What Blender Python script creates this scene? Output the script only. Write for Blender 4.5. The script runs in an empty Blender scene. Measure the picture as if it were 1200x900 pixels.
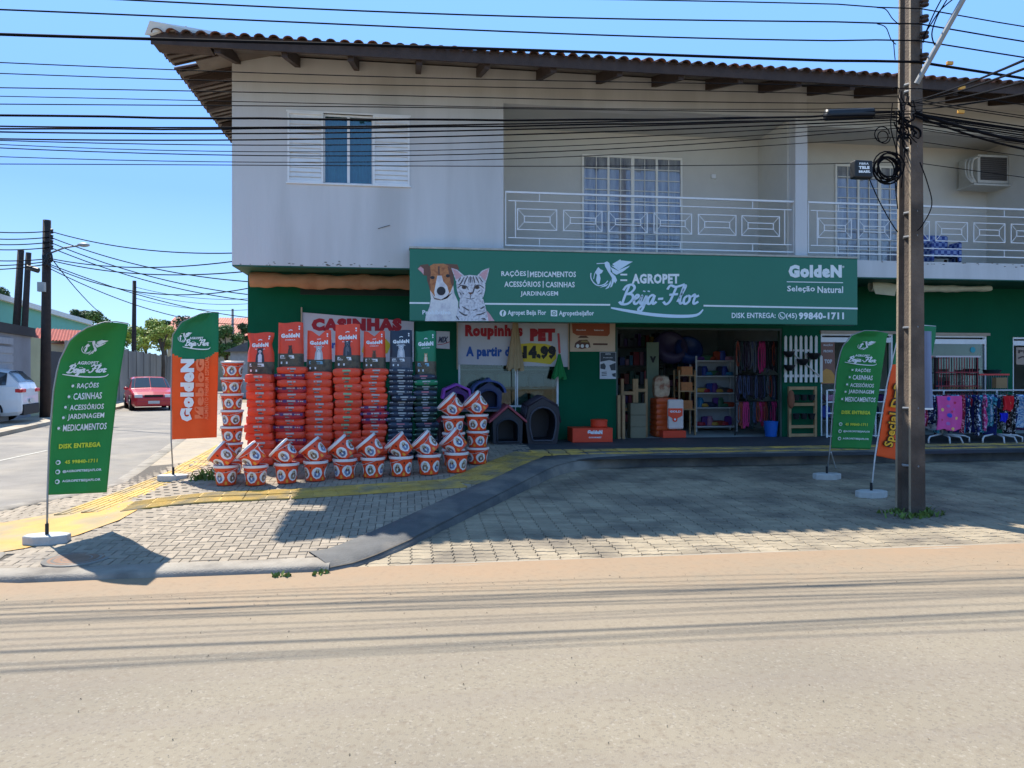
import bpy, bmesh, math, random
from math import sin, cos, pi, radians, sqrt
from mathutils import Vector, Matrix
R = random.Random(7)
SC = bpy.context.scene
COL = SC.collection

# ------------------------------------------------------------------ camera, sky, sun, exposure
F, YAW, HOR, CAMZ = 870.0, radians(8), 437.0, 1.6
cam = bpy.data.cameras.new('camera'); camo = bpy.data.objects.new('camera', cam); COL.objects.link(camo)
camo.location = (0, 0, CAMZ); camo.rotation_euler = (radians(90), 0, -YAW)
cam.sensor_width = 36; cam.lens = 36 * F / 1200; cam.shift_y = -(450 - HOR) / 1200
cam.clip_start = .05; cam.clip_end = 3000
SC.camera = camo
SUNV = Vector((.37, -.585, -1)).normalized()          # direction the light travels
ELEV = math.asin(-SUNV.z)
w = bpy.data.worlds.new('World'); SC.world = w; w.use_nodes = True
nt = w.node_tree; nt.nodes.clear()
sky = nt.nodes.new('ShaderNodeTexSky'); sky.sky_type = 'NISHITA'; sky.sun_disc = False
sky.sun_elevation = ELEV; sky.sun_rotation = math.atan2(-SUNV.x, -SUNV.y)
sky.air_density = 1.0; sky.dust_density = 0.3; sky.ozone_density = 2.0
bgn = nt.nodes.new('ShaderNodeBackground'); bgn.inputs[1].default_value = .11
wo = nt.nodes.new('ShaderNodeOutputWorld')
tcw = nt.nodes.new('ShaderNodeTexCoord'); sxw = nt.nodes.new('ShaderNodeSeparateXYZ'); nt.links.new(tcw.outputs['Generated'], sxw.inputs[0])
crw = nt.nodes.new('ShaderNodeValToRGB'); nt.links.new(sxw.outputs[2], crw.inputs[0])      # clear blue air, paler towards the horizon all round
e = crw.color_ramp.elements; e[0].position = 0; e[0].color = (3.0, 5.1, 6.9, 1); e[1].position = 1; e[1].color = (.95, 2.0, 4.0, 1)
e.new(.22).color = (1.35, 3.0, 7.0, 1); e.new(.5).color = (1.45, 3.3, 7.0, 1)
mxw = nt.nodes.new('ShaderNodeMix'); mxw.data_type = 'RGBA'; mxw.inputs[0].default_value = .9
nt.links.new(sky.outputs[0], mxw.inputs[6]); nt.links.new(crw.outputs[0], mxw.inputs[7])
nt.links.new(mxw.outputs[2], bgn.inputs[0]); nt.links.new(bgn.outputs[0], wo.inputs[0])
sl = bpy.data.lights.new('sun', 'SUN'); sl.energy = 5.0; sl.angle = radians(.55); sl.color = (1, .95, .86)
so = bpy.data.objects.new('sun', sl); COL.objects.link(so); so.location = (-10, 20, 30)
so.rotation_euler = SUNV.to_track_quat('-Z', 'Y').to_euler()
SC.view_settings.view_transform = 'Standard'; SC.view_settings.look = 'None'
SC.view_settings.exposure = .92; SC.view_settings.gamma = 1

# ------------------------------------------------------------------ place from the photograph's sight lines
def ray(px, py):
    s = (px - 600) / F
    return Vector((sin(YAW) + s * cos(YAW), cos(YAW) - s * sin(YAW), (HOR - py) / F))
C0 = Vector((0, 0, CAMZ))
def onY(px, py, Y):
    r = ray(px, py); return C0 + r * (Y / r.y)
def onX(px, py, X):
    r = ray(px, py); return C0 + r * (X / r.x)
def atD(px, py, d): return C0 + ray(px, py) * d
def onZ(px, py, z):
    r = ray(px, py); return C0 + r * ((z - CAMZ) / r.z)
def cl(x, a=0., b=1.): return max(a, min(b, x))
def smo(x): x = cl(x); return x * x * (3 - 2 * x)
def S(X, Y): return .062 + .368 * cl((Y - 6.05) / 5.6) * smo((X + 4.2) / 2.2)      # raised pavement
def A(X, Y): return .02 + .19 * cl((Y - 6.05) / 4.65)                            # sloping apron
def onG(px, py, fn):
    z = .2
    for _ in range(30):
        p = onZ(px, py, z); z = fn(p.x, p.y)
    return onZ(px, py, z)
def depth(p): return p.x * sin(YAW) + p.y * cos(YAW)

# ------------------------------------------------------------------ materials
def lin(c): return tuple(((v / 255) / 12.92 if v / 255 <= .04045 else ((v / 255 + .055) / 1.055) ** 2.4) for v in c[:3]) + (1,)
_M = {}
def M(name, rgb, rough=.7, var=.1, scale=5, bump=0., bscale=60, metal=0., rnd=0., hue=0., spec=.4, coat=0., second=None, sscale=2., sthr=.55, stretch=None):
    if name in _M: return _M[name]
    m = bpy.data.materials.new(name); m.use_nodes = True; n = m.node_tree.nodes; L = m.node_tree.links
    b = n['Principled BSDF']; b.inputs['Roughness'].default_value = rough; b.inputs['Metallic'].default_value = metal
    b.inputs['Specular IOR Level'].default_value = spec
    if coat: b.inputs['Coat Weight'].default_value = coat
    g = n.new('ShaderNodeNewGeometry'); pos = g.outputs['Position']
    if stretch:
        mp = n.new('ShaderNodeMapping'); mp.inputs['Scale'].default_value = stretch; L.new(pos, mp.inputs[0]); pos = mp.outputs[0]
    col = n.new('ShaderNodeRGB'); col.outputs[0].default_value = lin(rgb); c = col.outputs[0]
    if second:
        n2 = n.new('ShaderNodeTexNoise'); n2.inputs['Scale'].default_value = sscale; n2.inputs['Detail'].default_value = 6; L.new(pos, n2.inputs[0])
        mr = n.new('ShaderNodeMapRange'); mr.inputs[1].default_value = sthr - .08; mr.inputs[2].default_value = sthr + .12; L.new(n2.outputs[0], mr.inputs[0])
        mx = n.new('ShaderNodeMix'); mx.data_type = 'RGBA'; mx.inputs[7].default_value = lin(second)
        L.new(mr.outputs[0], mx.inputs[0]); L.new(c, mx.inputs[6]); c = mx.outputs[2]
    hs = n.new('ShaderNodeHueSaturation'); L.new(c, hs.inputs['Color'])
    no = n.new('ShaderNodeTexNoise'); no.inputs['Scale'].default_value = scale; no.inputs['Detail'].default_value = 8; no.inputs['Roughness'].default_value = .65
    L.new(pos, no.inputs[0])
    mr = n.new('ShaderNodeMapRange'); mr.inputs[1].default_value = .25; mr.inputs[2].default_value = .75
    mr.inputs[3].default_value = 1 - var * 1.6; mr.inputs[4].default_value = 1 + var * 1.6; L.new(no.outputs[0], mr.inputs[0])
    val = mr.outputs[0]
    if rnd:
        oi = n.new('ShaderNodeObjectInfo'); at = n.new('ShaderNodeAttribute'); at.attribute_name = 'rnd'
        ad = n.new('ShaderNodeMath'); ad.operation = 'ADD'; L.new(oi.outputs['Random'], ad.inputs[0]); L.new(at.outputs['Fac'], ad.inputs[1])
        fr = n.new('ShaderNodeMath'); fr.operation = 'FRACT'; L.new(ad.outputs[0], fr.inputs[0])
        m2 = n.new('ShaderNodeMapRange'); m2.inputs[3].default_value = 1 - rnd; m2.inputs[4].default_value = 1 + rnd; L.new(fr.outputs[0], m2.inputs[0])
        mu = n.new('ShaderNodeMath'); mu.operation = 'MULTIPLY'; L.new(val, mu.inputs[0]); L.new(m2.outputs[0], mu.inputs[1]); val = mu.outputs[0]
        if hue:
            m3 = n.new('ShaderNodeMapRange'); m3.inputs[3].default_value = .5 - hue; m3.inputs[4].default_value = .5 + hue; L.new(fr.outputs[0], m3.inputs[0]); L.new(m3.outputs[0], hs.inputs['Hue'])
    L.new(val, hs.inputs['Value']); L.new(hs.outputs[0], b.inputs['Base Color'])
    if bump:
        nb = n.new('ShaderNodeTexNoise'); nb.inputs['Scale'].default_value = bscale; nb.inputs['Detail'].default_value = 4; L.new(pos, nb.inputs[0])
        bp = n.new('ShaderNodeBump'); bp.inputs['Strength'].default_value = bump; bp.inputs['Distance'].default_value = .02
        L.new(nb.outputs[0], bp.inputs['Height']); L.new(bp.outputs[0], b.inputs['Normal'])
    _M[name] = m; return m
def glass(name, tint=(210, 225, 225), refl=.02):
    if name in _M: return _M[name]
    m = bpy.data.materials.new(name); m.use_nodes = True; n = m.node_tree.nodes; L = m.node_tree.links; n.remove(n['Principled BSDF'])
    t = n.new('ShaderNodeBsdfTransparent'); t.inputs[0].default_value = lin(tint); g = n.new('ShaderNodeBsdfGlossy'); g.inputs['Roughness'].default_value = .03
    f = n.new('ShaderNodeFresnel'); f.inputs[0].default_value = 1.45
    a = n.new('ShaderNodeMath'); a.operation = 'ADD'; a.inputs[1].default_value = refl; L.new(f.outputs[0], a.inputs[0])
    mx = n.new('ShaderNodeMixShader'); L.new(a.outputs[0], mx.inputs[0]); L.new(t.outputs[0], mx.inputs[1]); L.new(g.outputs[0], mx.inputs[2])
    L.new(mx.outputs[0], n['Material Output'].inputs[0]); _M[name] = m; return m
def pattern(name, cols, scale=18, rough=.85):
    """printed cloth: flat colour patches"""
    if name in _M: return _M[name]
    m = bpy.data.materials.new(name); m.use_nodes = True; n = m.node_tree.nodes; L = m.node_tree.links
    b = n['Principled BSDF']; b.inputs['Roughness'].default_value = rough
    tc = n.new('ShaderNodeTexCoord'); v = n.new('ShaderNodeTexVoronoi'); v.inputs['Scale'].default_value = scale; L.new(tc.outputs['Object'], v.inputs[0])
    sx = n.new('ShaderNodeSeparateColor'); L.new(v.outputs['Color'], sx.inputs[0])
    cr = n.new('ShaderNodeValToRGB'); cr.color_ramp.interpolation = 'CONSTANT'; L.new(sx.outputs[0], cr.inputs[0])
    e = cr.color_ramp.elements
    while len(e) < len(cols): e.new(.5)
    for i, c in enumerate(cols): e[i].position = (i / len(cols)) if i else 0; e[i].color = lin(c)
    L.new(cr.outputs[0], b.inputs['Base Color']); _M[name] = m; return m

# ------------------------------------------------------------------ mesh builder
WPOS = {}
class MB:
    def __init__(s): s.v = []; s.f = []; s.m = []; s.a = []; s.cm = 0; s.ca = 0.
    def add(s, vs, fs, m=None):
        o = len(s.v); s.v += [tuple(x) for x in vs]
        for f in fs: s.f.append(tuple(i + o for i in f)); s.m.append(s.cm if m is None else m); s.a.append(s.ca)
        return s
    def box(s, x0, x1, y0, y1, z0, z1, m=None):
        return s.add([(x0,y0,z0),(x1,y0,z0),(x1,y1,z0),(x0,y1,z0),(x0,y0,z1),(x1,y0,z1),(x1,y1,z1),(x0,y1,z1)],
              [(0,3,2,1),(4,5,6,7),(0,1,5,4),(1,2,6,5),(2,3,7,6),(3,0,4,7)], m)
    def beam(s, a, b, wx, wy, m=None, up=Vector((0, 0, 1))):
        a = Vector(a); b = Vector(b); d = (b - a).normalized()
        if abs(d.dot(up)) > .95: up = Vector((0, 1, 0))
        u = d.cross(up).normalized(); v = u.cross(d).normalized()
        vs = [p + u * i * wx / 2 + v * j * wy / 2 for p in (a, b) for i, j in ((-1,-1),(1,-1),(1,1),(-1,1))]
        return s.add(vs, [(0,1,2,3),(7,6,5,4),(0,4,5,1),(1,5,6,2),(2,6,7,3),(3,7,4,0)], m)
    def prism(s, pts, y0, y1, m=None):
        """outline in XZ extruded along Y"""
        n = len(pts); vs = [(x, y0, z) for x, z in pts] + [(x, y1, z) for x, z in pts]
        fs = [tuple(range(n)), tuple(range(2*n-1, n-1, -1))] + [(i, i+n, (i+1)%n+n, (i+1)%n) for i in range(n)]
        return s.add(vs, fs, m)
    def slab(s, pts, z0, z1, m=None):
        n = len(pts); vs = [(x, y, z0) for x, y in pts] + [(x, y, z1) for x, y in pts]
        fs = [tuple(range(n-1, -1, -1)), tuple(range(n, 2*n))] + [(i, (i+1)%n, (i+1)%n+n, i+n) for i in range(n)]
        return s.add(vs, fs, m)
    def tube(s, pts, r, n=6, m=None, cap=True, r2=None):
        pts = [Vector(p) for p in pts]; vs = []; K = len(pts); pu = None
        for i, p in enumerate(pts):
            d = (pts[min(i+1, K-1)] - pts[max(i-1, 0)]).normalized()
            if pu is None:
                pu = d.cross(Vector((0, 0, 1)) if abs(d.z) < .9 else Vector((1, 0, 0))).normalized()
            else:
                pu = (pu - d * pu.dot(d)).normalized()
            w = d.cross(pu); rr = r if r2 is None else r + (r2 - r) * i / (K - 1)
            vs += [p + pu * cos(2*pi*k/n) * rr + w * sin(2*pi*k/n) * rr for k in range(n)]
        fs = [(i*n+k, i*n+(k+1)%n, (i+1)*n+(k+1)%n, (i+1)*n+k) for i in range(K-1) for k in range(n)]
        if cap: fs += [tuple(range(n-1, -1, -1)), tuple(range((K-1)*n, K*n))]
        return s.add(vs, fs, m)
    def lathe(s, prof, c=(0, 0, 0), n=20, m=None, sy=1., cap=True):
        vs = [(c[0] + r*cos(2*pi*k/n), c[1] + sy*r*sin(2*pi*k/n), c[2] + z) for r, z in prof for k in range(n)]
        K = len(prof); fs = [(i*n+k, i*n+(k+1)%n, (i+1)*n+(k+1)%n, (i+1)*n+k) for i in range(K-1) for k in range(n)]
        if cap: fs += [tuple(range(n-1, -1, -1)), tuple(range((K-1)*n, K*n))]
        return s.add(vs, fs, m)
    def grid(s, nu, nv, fn, m=None, flip=False):
        vs = [fn(i/nu, j/nv) for j in range(nv+1) for i in range(nu+1)]
        fs = [(j*(nu+1)+i, j*(nu+1)+i+1, (j+1)*(nu+1)+i+1, (j+1)*(nu+1)+i) for j in range(nv) for i in range(nu)]
        if flip: fs = [f[::-1] for f in fs]
        return s.add(vs, fs, m)
    def ball(s, c, rx, ry, rz, n=10, k=6, m=None):
        return s.lathe([(max(.001, sin(pi*j/k)), -cos(pi*j/k)) for j in range(k+1)], n=n, m=m, cap=False)._sc(n*(k+1), c, rx, ry, rz)
    def _sc(s, cnt, c, rx, ry, rz):
        for i in range(len(s.v)-cnt, len(s.v)):
            x, y, z = s.v[i]; s.v[i] = (c[0]+x*rx, c[1]+y*ry, c[2]+z*rz)
        return s
    def xf(s, M_, start=0):
        for i in range(start, len(s.v)): s.v[i] = tuple(M_ @ Vector(s.v[i]))
        return s
    def mesh(s, name, mats, org=(0, 0, 0), smooth=False):
        me = bpy.data.meshes.new(name); me.from_pydata([(x-org[0], y-org[1], z-org[2]) for x, y, z in s.v], [], s.f)
        for m in (mats if isinstance(mats, (list, tuple)) else [mats]): me.materials.append(m)
        me.polygons.foreach_set('material_index', s.m)
        if smooth: me.polygons.foreach_set('use_smooth', [True]*len(s.f))
        if any(s.a):
            at = me.attributes.new('rnd', 'FLOAT', 'FACE'); at.data.foreach_set('value', s.a)
        me.update(); return me
    def build(s, name, mats, parent=None, smooth=False, bevel=0, label=None, cat=None, group=None, kind=None, fixn=False):
        if parent is None and len(s.v):
            xs = [v[0] for v in s.v]; ys = [v[1] for v in s.v]; zs = [v[2] for v in s.v]
            org = Vector(((min(xs)+max(xs))/2, (min(ys)+max(ys))/2, min(zs)))
        else: org = WPOS[parent.name].copy()
        me = s.mesh(name, mats, org, smooth)
        if fixn:
            bm = bmesh.new(); bm.from_mesh(me); bmesh.ops.recalc_face_normals(bm, faces=bm.faces); bm.to_mesh(me); bm.free()
        o = bpy.data.objects.new(name, me); COL.objects.link(o)
        if parent is None: o.location = org; WPOS[o.name] = org
        else: o.parent = parent; WPOS[o.name] = org
        if bevel:
            b = o.modifiers.new('bevel', 'BEVEL'); b.width = bevel; b.segments = 2; b.limit_method = 'ANGLE'
        tag(o, label, cat, group, kind); return o
def tag(o, label=None, cat=None, group=None, kind=None):
    for k, v in (('label', label), ('category', cat), ('group', group), ('kind', kind)):
        if v: o[k] = v
    return o
def thing(name, label, cat, loc=(0, 0, 0), group=None):
    o = bpy.data.objects.new(name, None); COL.objects.link(o); o.location = loc; o.empty_display_size = .1
    WPOS[o.name] = Vector(loc); return tag(o, label, cat, group)
def dup(o, parent=None):
    c = o.copy(); COL.objects.link(c); c.parent = parent
    for ch in list(o.children): dup(ch, c)
    return c
def place(proto, used, loc, rot=(0, 0, 0), scale=1, **kw):
    o = dup(proto) if used[0] else proto
    used[0] = 1; o.location = loc; o.rotation_euler = rot; o.scale = (scale,)*3 if not isinstance(scale, tuple) else scale
    return tag(o, **kw)
ORD = ['first','second','third','fourth','fifth','sixth','seventh','eighth','ninth','tenth','eleventh','twelfth','thirteenth','fourteenth','fifteenth','sixteenth','seventeenth','eighteenth','nineteenth','twentieth','twenty-first','twenty-second']

# ------------------------------------------------------------------ lettering and flat print
_T = {}
def tgeo(txt, bold=0.):
    k = (txt, bold)
    if k in _T: return _T[k]
    c = bpy.data.curves.new('lettering', 'FONT'); c.body = txt; c.resolution_u = 2; c.offset = bold; c.space_character = 1 + bold * 2
    o = bpy.data.objects.new('lettering', c); me = bpy.data.meshes.new_from_object(o)
    vs = [v.co.copy() for v in me.vertices]; fs = [tuple(p.vertices) for p in me.polygons]
    x0 = min(v.x for v in vs); x1 = max(v.x for v in vs); y0 = min(v.y for v in vs); y1 = max(v.y for v in vs)
    vs = [((v.x-x0)/(x1-x0), (v.y-y0)/(y1-y0)) for v in vs]
    bpy.data.objects.remove(o); bpy.data.curves.remove(c); bpy.data.meshes.remove(me)
    _T[k] = (vs, fs); return _T[k]
def T(mb, txt, u0, u1, v0, v1, fn, bold=.02, shear=0., m=None, vert=False):
    vs, fs = tgeo(txt, bold)
    if vert:   # reads upwards
        out = [fn(u1 - (u1-u0)*y, v0 + (v1-v0)*x) for x, y in vs]
    else:
        out = [fn(u0 + (u1-u0)*((x + shear*y)/(1+shear)), v0 + (v1-v0)*y) for x, y in vs]
    mb.add(out, fs, m)
def poly(mb, pts, fn, m=None): mb.add([fn(*p) for p in pts], [tuple(range(len(pts)))], m)
def disc(mb, cu, cv, ru, rv, fn, m=None, n=14): poly(mb, [(cu+ru*cos(2*pi*k/n), cv+rv*sin(2*pi*k/n)) for k in range(n)], fn, m)
def rpoly(mb, pts, fn, m=None, rings=4):
    """patch that follows a curved surface"""
    cu = sum(p[0] for p in pts)/len(pts); cv = sum(p[1] for p in pts)/len(pts); n = len(pts); vs = [fn(cu, cv)]
    for r_ in range(1, rings+1): vs += [fn(cu+(x-cu)*r_/rings, cv+(y-cv)*r_/rings) for x, y in pts]
    mb.add(vs, [(0, 1+k, 1+(k+1) % n) for k in range(n)] + [(1+(r_-1)*n+k, 1+r_*n+k, 1+r_*n+(k+1) % n, 1+(r_-1)*n+(k+1) % n) for r_ in range(1, rings) for k in range(n)], m)
def rdisc(mb, cu, cv, ru, rv, fn, m=None, n=12, rings=2): rpoly(mb, [(cu+ru*cos(2*pi*k/n), cv+rv*sin(2*pi*k/n)) for k in range(n)], fn, m, rings)
def lift(fn, k, e=.0005): return lambda a, b: Vector(fn(a, b)) + Vector((0, -e*k, 0))
def spline(pts, sub=5):
    out = []; P = [pts[0]] + list(pts) + [pts[-1]]
    for i in range(1, len(P)-2):
        for j in range(sub):
            t = j/sub
            out.append(tuple(.5*((2*P[i][k]) + (P[i+1][k]-P[i-1][k])*t + (2*P[i-1][k]-5*P[i][k]+4*P[i+1][k]-P[i+2][k])*t*t + (-P[i-1][k]+3*P[i][k]-3*P[i+1][k]+P[i+2][k])*t**3) for k in range(len(pts[0]))))
    out.append(tuple(pts[-1])); return out
def stroke(mb, pts, wd, fn, m=None, asp=1., taper=False, sub=4):
    p = spline(pts, sub); L = []; K = len(p)
    for i in range(K):
        a = p[max(i-1, 0)]; b = p[min(i+1, K-1)]; dx, dy = b[0]-a[0], (b[1]-a[1])*asp; l = sqrt(dx*dx+dy*dy) or 1
        h = wd/2 * (sin(pi*(.06+.9*i/(K-1)))**.5 if taper else 1)
        L.append((fn(p[i][0]-dy/l*h, p[i][1]+dx/l*h/asp), fn(p[i][0]+dy/l*h, p[i][1]-dx/l*h/asp)))
    vs = [q for a in L for q in a]; mb.add(vs, [(2*i, 2*i+1, 2*i+3, 2*i+2) for i in range(K-1)], m)
SCRIPT = [[(.1,.0),(.15,.5),(.22,.95)],[(.0,.72),(.1,.95),(.35,1.02),(.5,.85),(.4,.62),(.2,.52)],[(.2,.52),(.45,.5),(.54,.28),(.38,.02),(.1,-.02),(-.06,.12)],
 [(.55,.2),(.72,.3),(.79,.42),(.69,.48),(.61,.3),(.65,.05),(.76,0),(.88,.15)],[(.88,.12),(.95,.46),(.93,.12),(.99,0),(1.08,.12)],[(.98,.64),(1.0,.7)],
 [(1.08,.12),(1.16,.46),(1.13,-.2),(1.02,-.4),(.92,-.28),(1.05,-.1),(1.28,.1)],[(1.19,.64),(1.21,.7)],
 [(1.52,.4),(1.4,.47),(1.27,.3),(1.29,.04),(1.41,.02),(1.52,.4)],[(1.53,.45),(1.51,.08),(1.58,0),(1.68,.12)],[(1.72,.26),(1.96,.28)],
 [(2.05,.76),(2.15,.98),(2.42,.9),(2.8,1.04)],[(2.45,.92),(2.38,.5),(2.3,.12),(2.15,-.02),(2.0,.12)],[(2.2,.48),(2.6,.52)],
 [(2.66,.1),(2.8,.6),(2.87,.95),(2.78,.9),(2.75,.3),(2.81,.02),(2.92,.08)],[(3.08,.44),(2.95,.3),(2.97,.06),(3.08,0),(3.2,.15),(3.18,.38),(3.08,.44)],
 [(3.18,.38),(3.28,.36)],[(3.28,.38),(3.38,.5),(3.45,.38),(3.6,.44)],[(3.43,.38),(3.41,.1),(3.48,0),(3.64,.12)]]
def script(mb, u0, u1, v0, v1, fn, m=None, wd=.12, swash=True):
    g = lambda x, y: fn(u0 + (u1-u0)*((x + .22*y + .1)/4.0), v0 + (v1-v0)*((y+.45)/1.5))
    for k_, s_ in enumerate(SCRIPT): stroke(mb, s_, wd, lift(g, 1+k_), m, sub=4)
    if swash:
        g2 = lambda x, y: fn(u0 + (u1-u0)*x, v0 + (v1-v0)*y)
        stroke(mb, [(-.08,.16),(.1,.06),(.4,-.08),(.7,-.14),(.92,-.1),(1.0,.1)], .035, g2, m, asp=.3, taper=True)
def bird(mb, u0, u1, v0, v1, fn, m=None):
    def P(x, y): return (u0 + (u1-u0)*(x-85)/350, v0 + (v1-v0)*(310-y)/250)
    f2 = lambda x, y: fn(*P(x, y))
    for k_, q in enumerate(([(265,100),(330,62),(350,78),(300,130)],[(300,118),(345,70),(435,80),(400,100),(320,150)],[(255,112),(300,120),(320,150),(412,112),(395,132),(330,165)],
              [(250,125),(320,160),(385,140),(350,165),(300,190),(268,172)],
              [(200,88),(222,78),(240,90),(250,120),(252,165),(290,200),(305,235),(290,262),(262,215),(228,160),(205,118)],
              [(262,215),(280,245),(262,290),(245,295),(258,262)],[(250,235),(255,262),(235,300),(205,310),(232,280)],[(235,262),(215,285),(160,297),(200,275)],
              [(150,125),(165,142),(190,155),(178,175),(160,185),(168,220),(160,262),(145,272),(130,235),(138,190),(120,168)])):
        poly(mb, q, lift(f2, k_), m)
    for k_, (s_, wd) in enumerate((([(135,97),(170,95),(208,94)], 7), ([(88,175),(88,215),(110,255),(150,280),(200,268),(228,240)], 9), ([(110,225),(120,180),(145,135)], 6))):
        stroke(mb, s_, wd, lift(f2, 10+k_), m)
# ================================================================== ground, roads, pavements
YF, YL, YB = 11.7, 12.82, 20.0          # upper face, shop front, back of the building
asph = M('dusty_asphalt', (134,124,106), .92, .07, 1.2, .2, 140, second=(122,113,98), sscale=.6, sthr=.5)
def road_mat():
    m = bpy.data.materials['dusty_asphalt']; n = m.node_tree.nodes; L = m.node_tree.links; b = n['Principled BSDF']
    src = b.inputs['Base Color'].links[0].from_socket; g = n.new('ShaderNodeNewGeometry'); sx = n.new('ShaderNodeSeparateXYZ'); L.new(g.outputs['Position'], sx.inputs[0])
    def noise(scale, st=None, det=5):
        q = n.new('ShaderNodeTexNoise'); q.inputs['Scale'].default_value = scale; q.inputs['Detail'].default_value = det
        mp = n.new('ShaderNodeMapping'); mp.inputs['Scale'].default_value = st or (1, 1, 1); L.new(g.outputs['Position'], mp.inputs[0]); L.new(mp.outputs[0], q.inputs[0]); return q.outputs[0]
    def ma(op, a, b_):
        q = n.new('ShaderNodeMath'); q.operation = op
        for i, v in enumerate((a, b_)):
            if isinstance(v, (int, float)): q.inputs[i].default_value = v
            else: L.new(v, q.inputs[i])
        return q.outputs[0]
    def mr(v, a, b_, c_=0., d=1.):
        q = n.new('ShaderNodeMapRange'); q.inputs[1].default_value = a; q.inputs[2].default_value = b_; q.inputs[3].default_value = c_; q.inputs[4].default_value = d; L.new(v, q.inputs[0]); return q.outputs[0]
    def mix(f, a, rgb):
        q = n.new('ShaderNodeMix'); q.data_type = 'RGBA'; L.new(f, q.inputs[0]); L.new(a, q.inputs[6]); q.inputs[7].default_value = lin(rgb); return q.outputs[2]
    # stones showing through, tyre-polished bands, dust drifted against the kerb
    v = n.new('ShaderNodeTexVoronoi'); v.inputs['Scale'].default_value = 85; L.new(g.outputs['Position'], v.inputs[0])
    sc = n.new('ShaderNodeSeparateColor'); L.new(v.outputs['Color'], sc.inputs[0])
    c1 = mix(mr(sc.outputs[0], .8, .95, 0, .42), src, (100, 92, 83)); c1 = mix(mr(sc.outputs[1], .9, .98, 0, .22), c1, (172, 164, 152))
    band = noise(1, (.05, 2.6, 1), 3); c1 = mix(mr(band, .48, .68, 0, .35), c1, (122, 112, 101))
    y = ma('ADD', sx.outputs[1], ma('MULTIPLY', noise(1.3, (.35, 1, 1)), .9)); y = ma('ADD', y, ma('MULTIPLY', noise(9), .6))
    c1 = mix(mr(y, 4.7, 6.4, 0, .85), c1, (139, 123, 101)); c1 = mix(mr(noise(22, None, 8), .52, .72, 0, .5), c1, (112, 98, 82)); 
    y2 = ma('ADD', y, ma('MULTIPLY', noise(2.3, (.4, 1, 1)), .8)); c1 = mix(mr(y2, 6.5, 7.3, 0, .6), c1, (156, 126, 96))
    L.new(c1, b.inputs['Base Color'])
road_mat()
asph2 = M('side_asphalt', (122,116,108), .9, .14, 1.5, .3, 120, second=(136,128,116), sscale=.8)
sand = M('orange_dust', (171,133,100), .95, .16, 3, .4, 90, second=(160,140,116), sscale=1.6, sthr=.5)
conc = M('old_concrete', (128,124,116), .85, .14, 5, .3, 60, second=(96,92,86), sscale=2)
kerbm = M('dark_kerb_concrete', (88,87,85), .85, .16, 5, .3, 60, second=(136,127,114), sscale=1.2, sthr=.56)
joint = M('paver_joint_sand', (84,77,68), .95, .2, 20, .3, 120)
pav = M('grey_paver', (147,134,116), .88, .12, 4, .35, 110, rnd=.13, second=(134,124,111), sscale=1.1, sthr=.58)
pav2 = M('pale_paver', (152,138,115), .88, .12, 4, .35, 110, rnd=.12, second=(112,102,88), sscale=1.3, sthr=.52)
yel = M('worn_yellow_paint', (188,154,78), .8, .12, 8, .3, 90, rnd=.12, second=(142,126,94), sscale=3, sthr=.53)
yel2 = M('faded_orange_paint', (186,144,76), .85, .1, 3, .3, 90, second=(150,132,98), sscale=2.2, sthr=.52)
earth = M('dry_earth', (128,112,86), .95, .2, .3, .4, 20, second=(96,104,64), sscale=.1)
mb = MB(); mb.grid(2, 2, lambda u, v: (-600+1200*u, -60+1200*v, -.06)); mb.build('ground', earth, kind='structure')
mb = MB(); mb.grid(60, 20, lambda u, v: (-60+120*u, -14+20.1*v, 0)); mb.build('main_road', asph, kind='structure')
mb = MB(); rr = random.Random(3)
def sandf(u, v):
    x = -9+40*u; e = 5.42 + .1*sin(x*1.7) + .06*sin(x*4.1+1) - (.12 if x < -1 else 0)
    return (x, e + (6.12-e)*v, .0008 + .03*v*v)
mb.grid(200, 6, sandf); mb.build('sand_shoulder', asph, kind='structure')
# cross street going away on the left
SD = Vector((-.17, .985, 0))
def sl(base, s): return Vector((base[0] + SD.x*s, base[1] + SD.y*s, 0))
NE, FE = (-4.05, 10.8), (-10.8, 24.2)          # near and far edges
mb = MB()
def cross(u, v):
    s = -5 + 125*v*v; a = sl(NE, s); b = sl(FE, s-13.6)
    if v < .28: b = Vector((b.x - 14*(1-v/.28)**2, b.y, 0)); a = Vector((a.x + 1.4*(1-v/.28), a.y, 0))
    return (a.x + (b.x-a.x)*u, a.y + (b.y-a.y)*u, .003)
mb.grid(8, 40, cross, flip=True); mb.build('cross_street', asph2, kind='structure')
mb = MB(); p = [onZ(*q, .008) for q in ((196,531),(232,513),(262,511),(262,530),(232,546))]
mb.add([(q.x, q.y, .009) for q in p], [(0,1,2,3,4)]); mb.build('green_painted_patch', M('green_road_paint', (116,170,128), .85, .1, 4, second=(128,140,122), sscale=2.5), kind='structure')
mb = MB(); a = onZ(-40, 549, 0); b = onZ(56, 528, 0); d = (b-a); n_ = Vector((-d.y, d.x, 0)).normalized()*.04
mb.add([a-n_, b-n_, b+n_, a+n_], [(0,1,2,3)]); mb.v = [(x, y, .008) for x, y, z in mb.v]
mb.build('worn_road_line', M('worn_line', (160,155,143), .8, .2, 8), kind='structure')
# far pavement
fp = MB(); a = sl(FE, -9); b = sl(FE, 90)
fp.slab([(a.x, a.y), (b.x, b.y), (b.x-3.2, b.y), (a.x-9, a.y)], -.05, .11)
fp.build('far_pavement', M('far_pavement_concrete', (165,155,138), .9, .12, 2, .3, second=(140,126,106), sscale=1), kind='structure')

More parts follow.
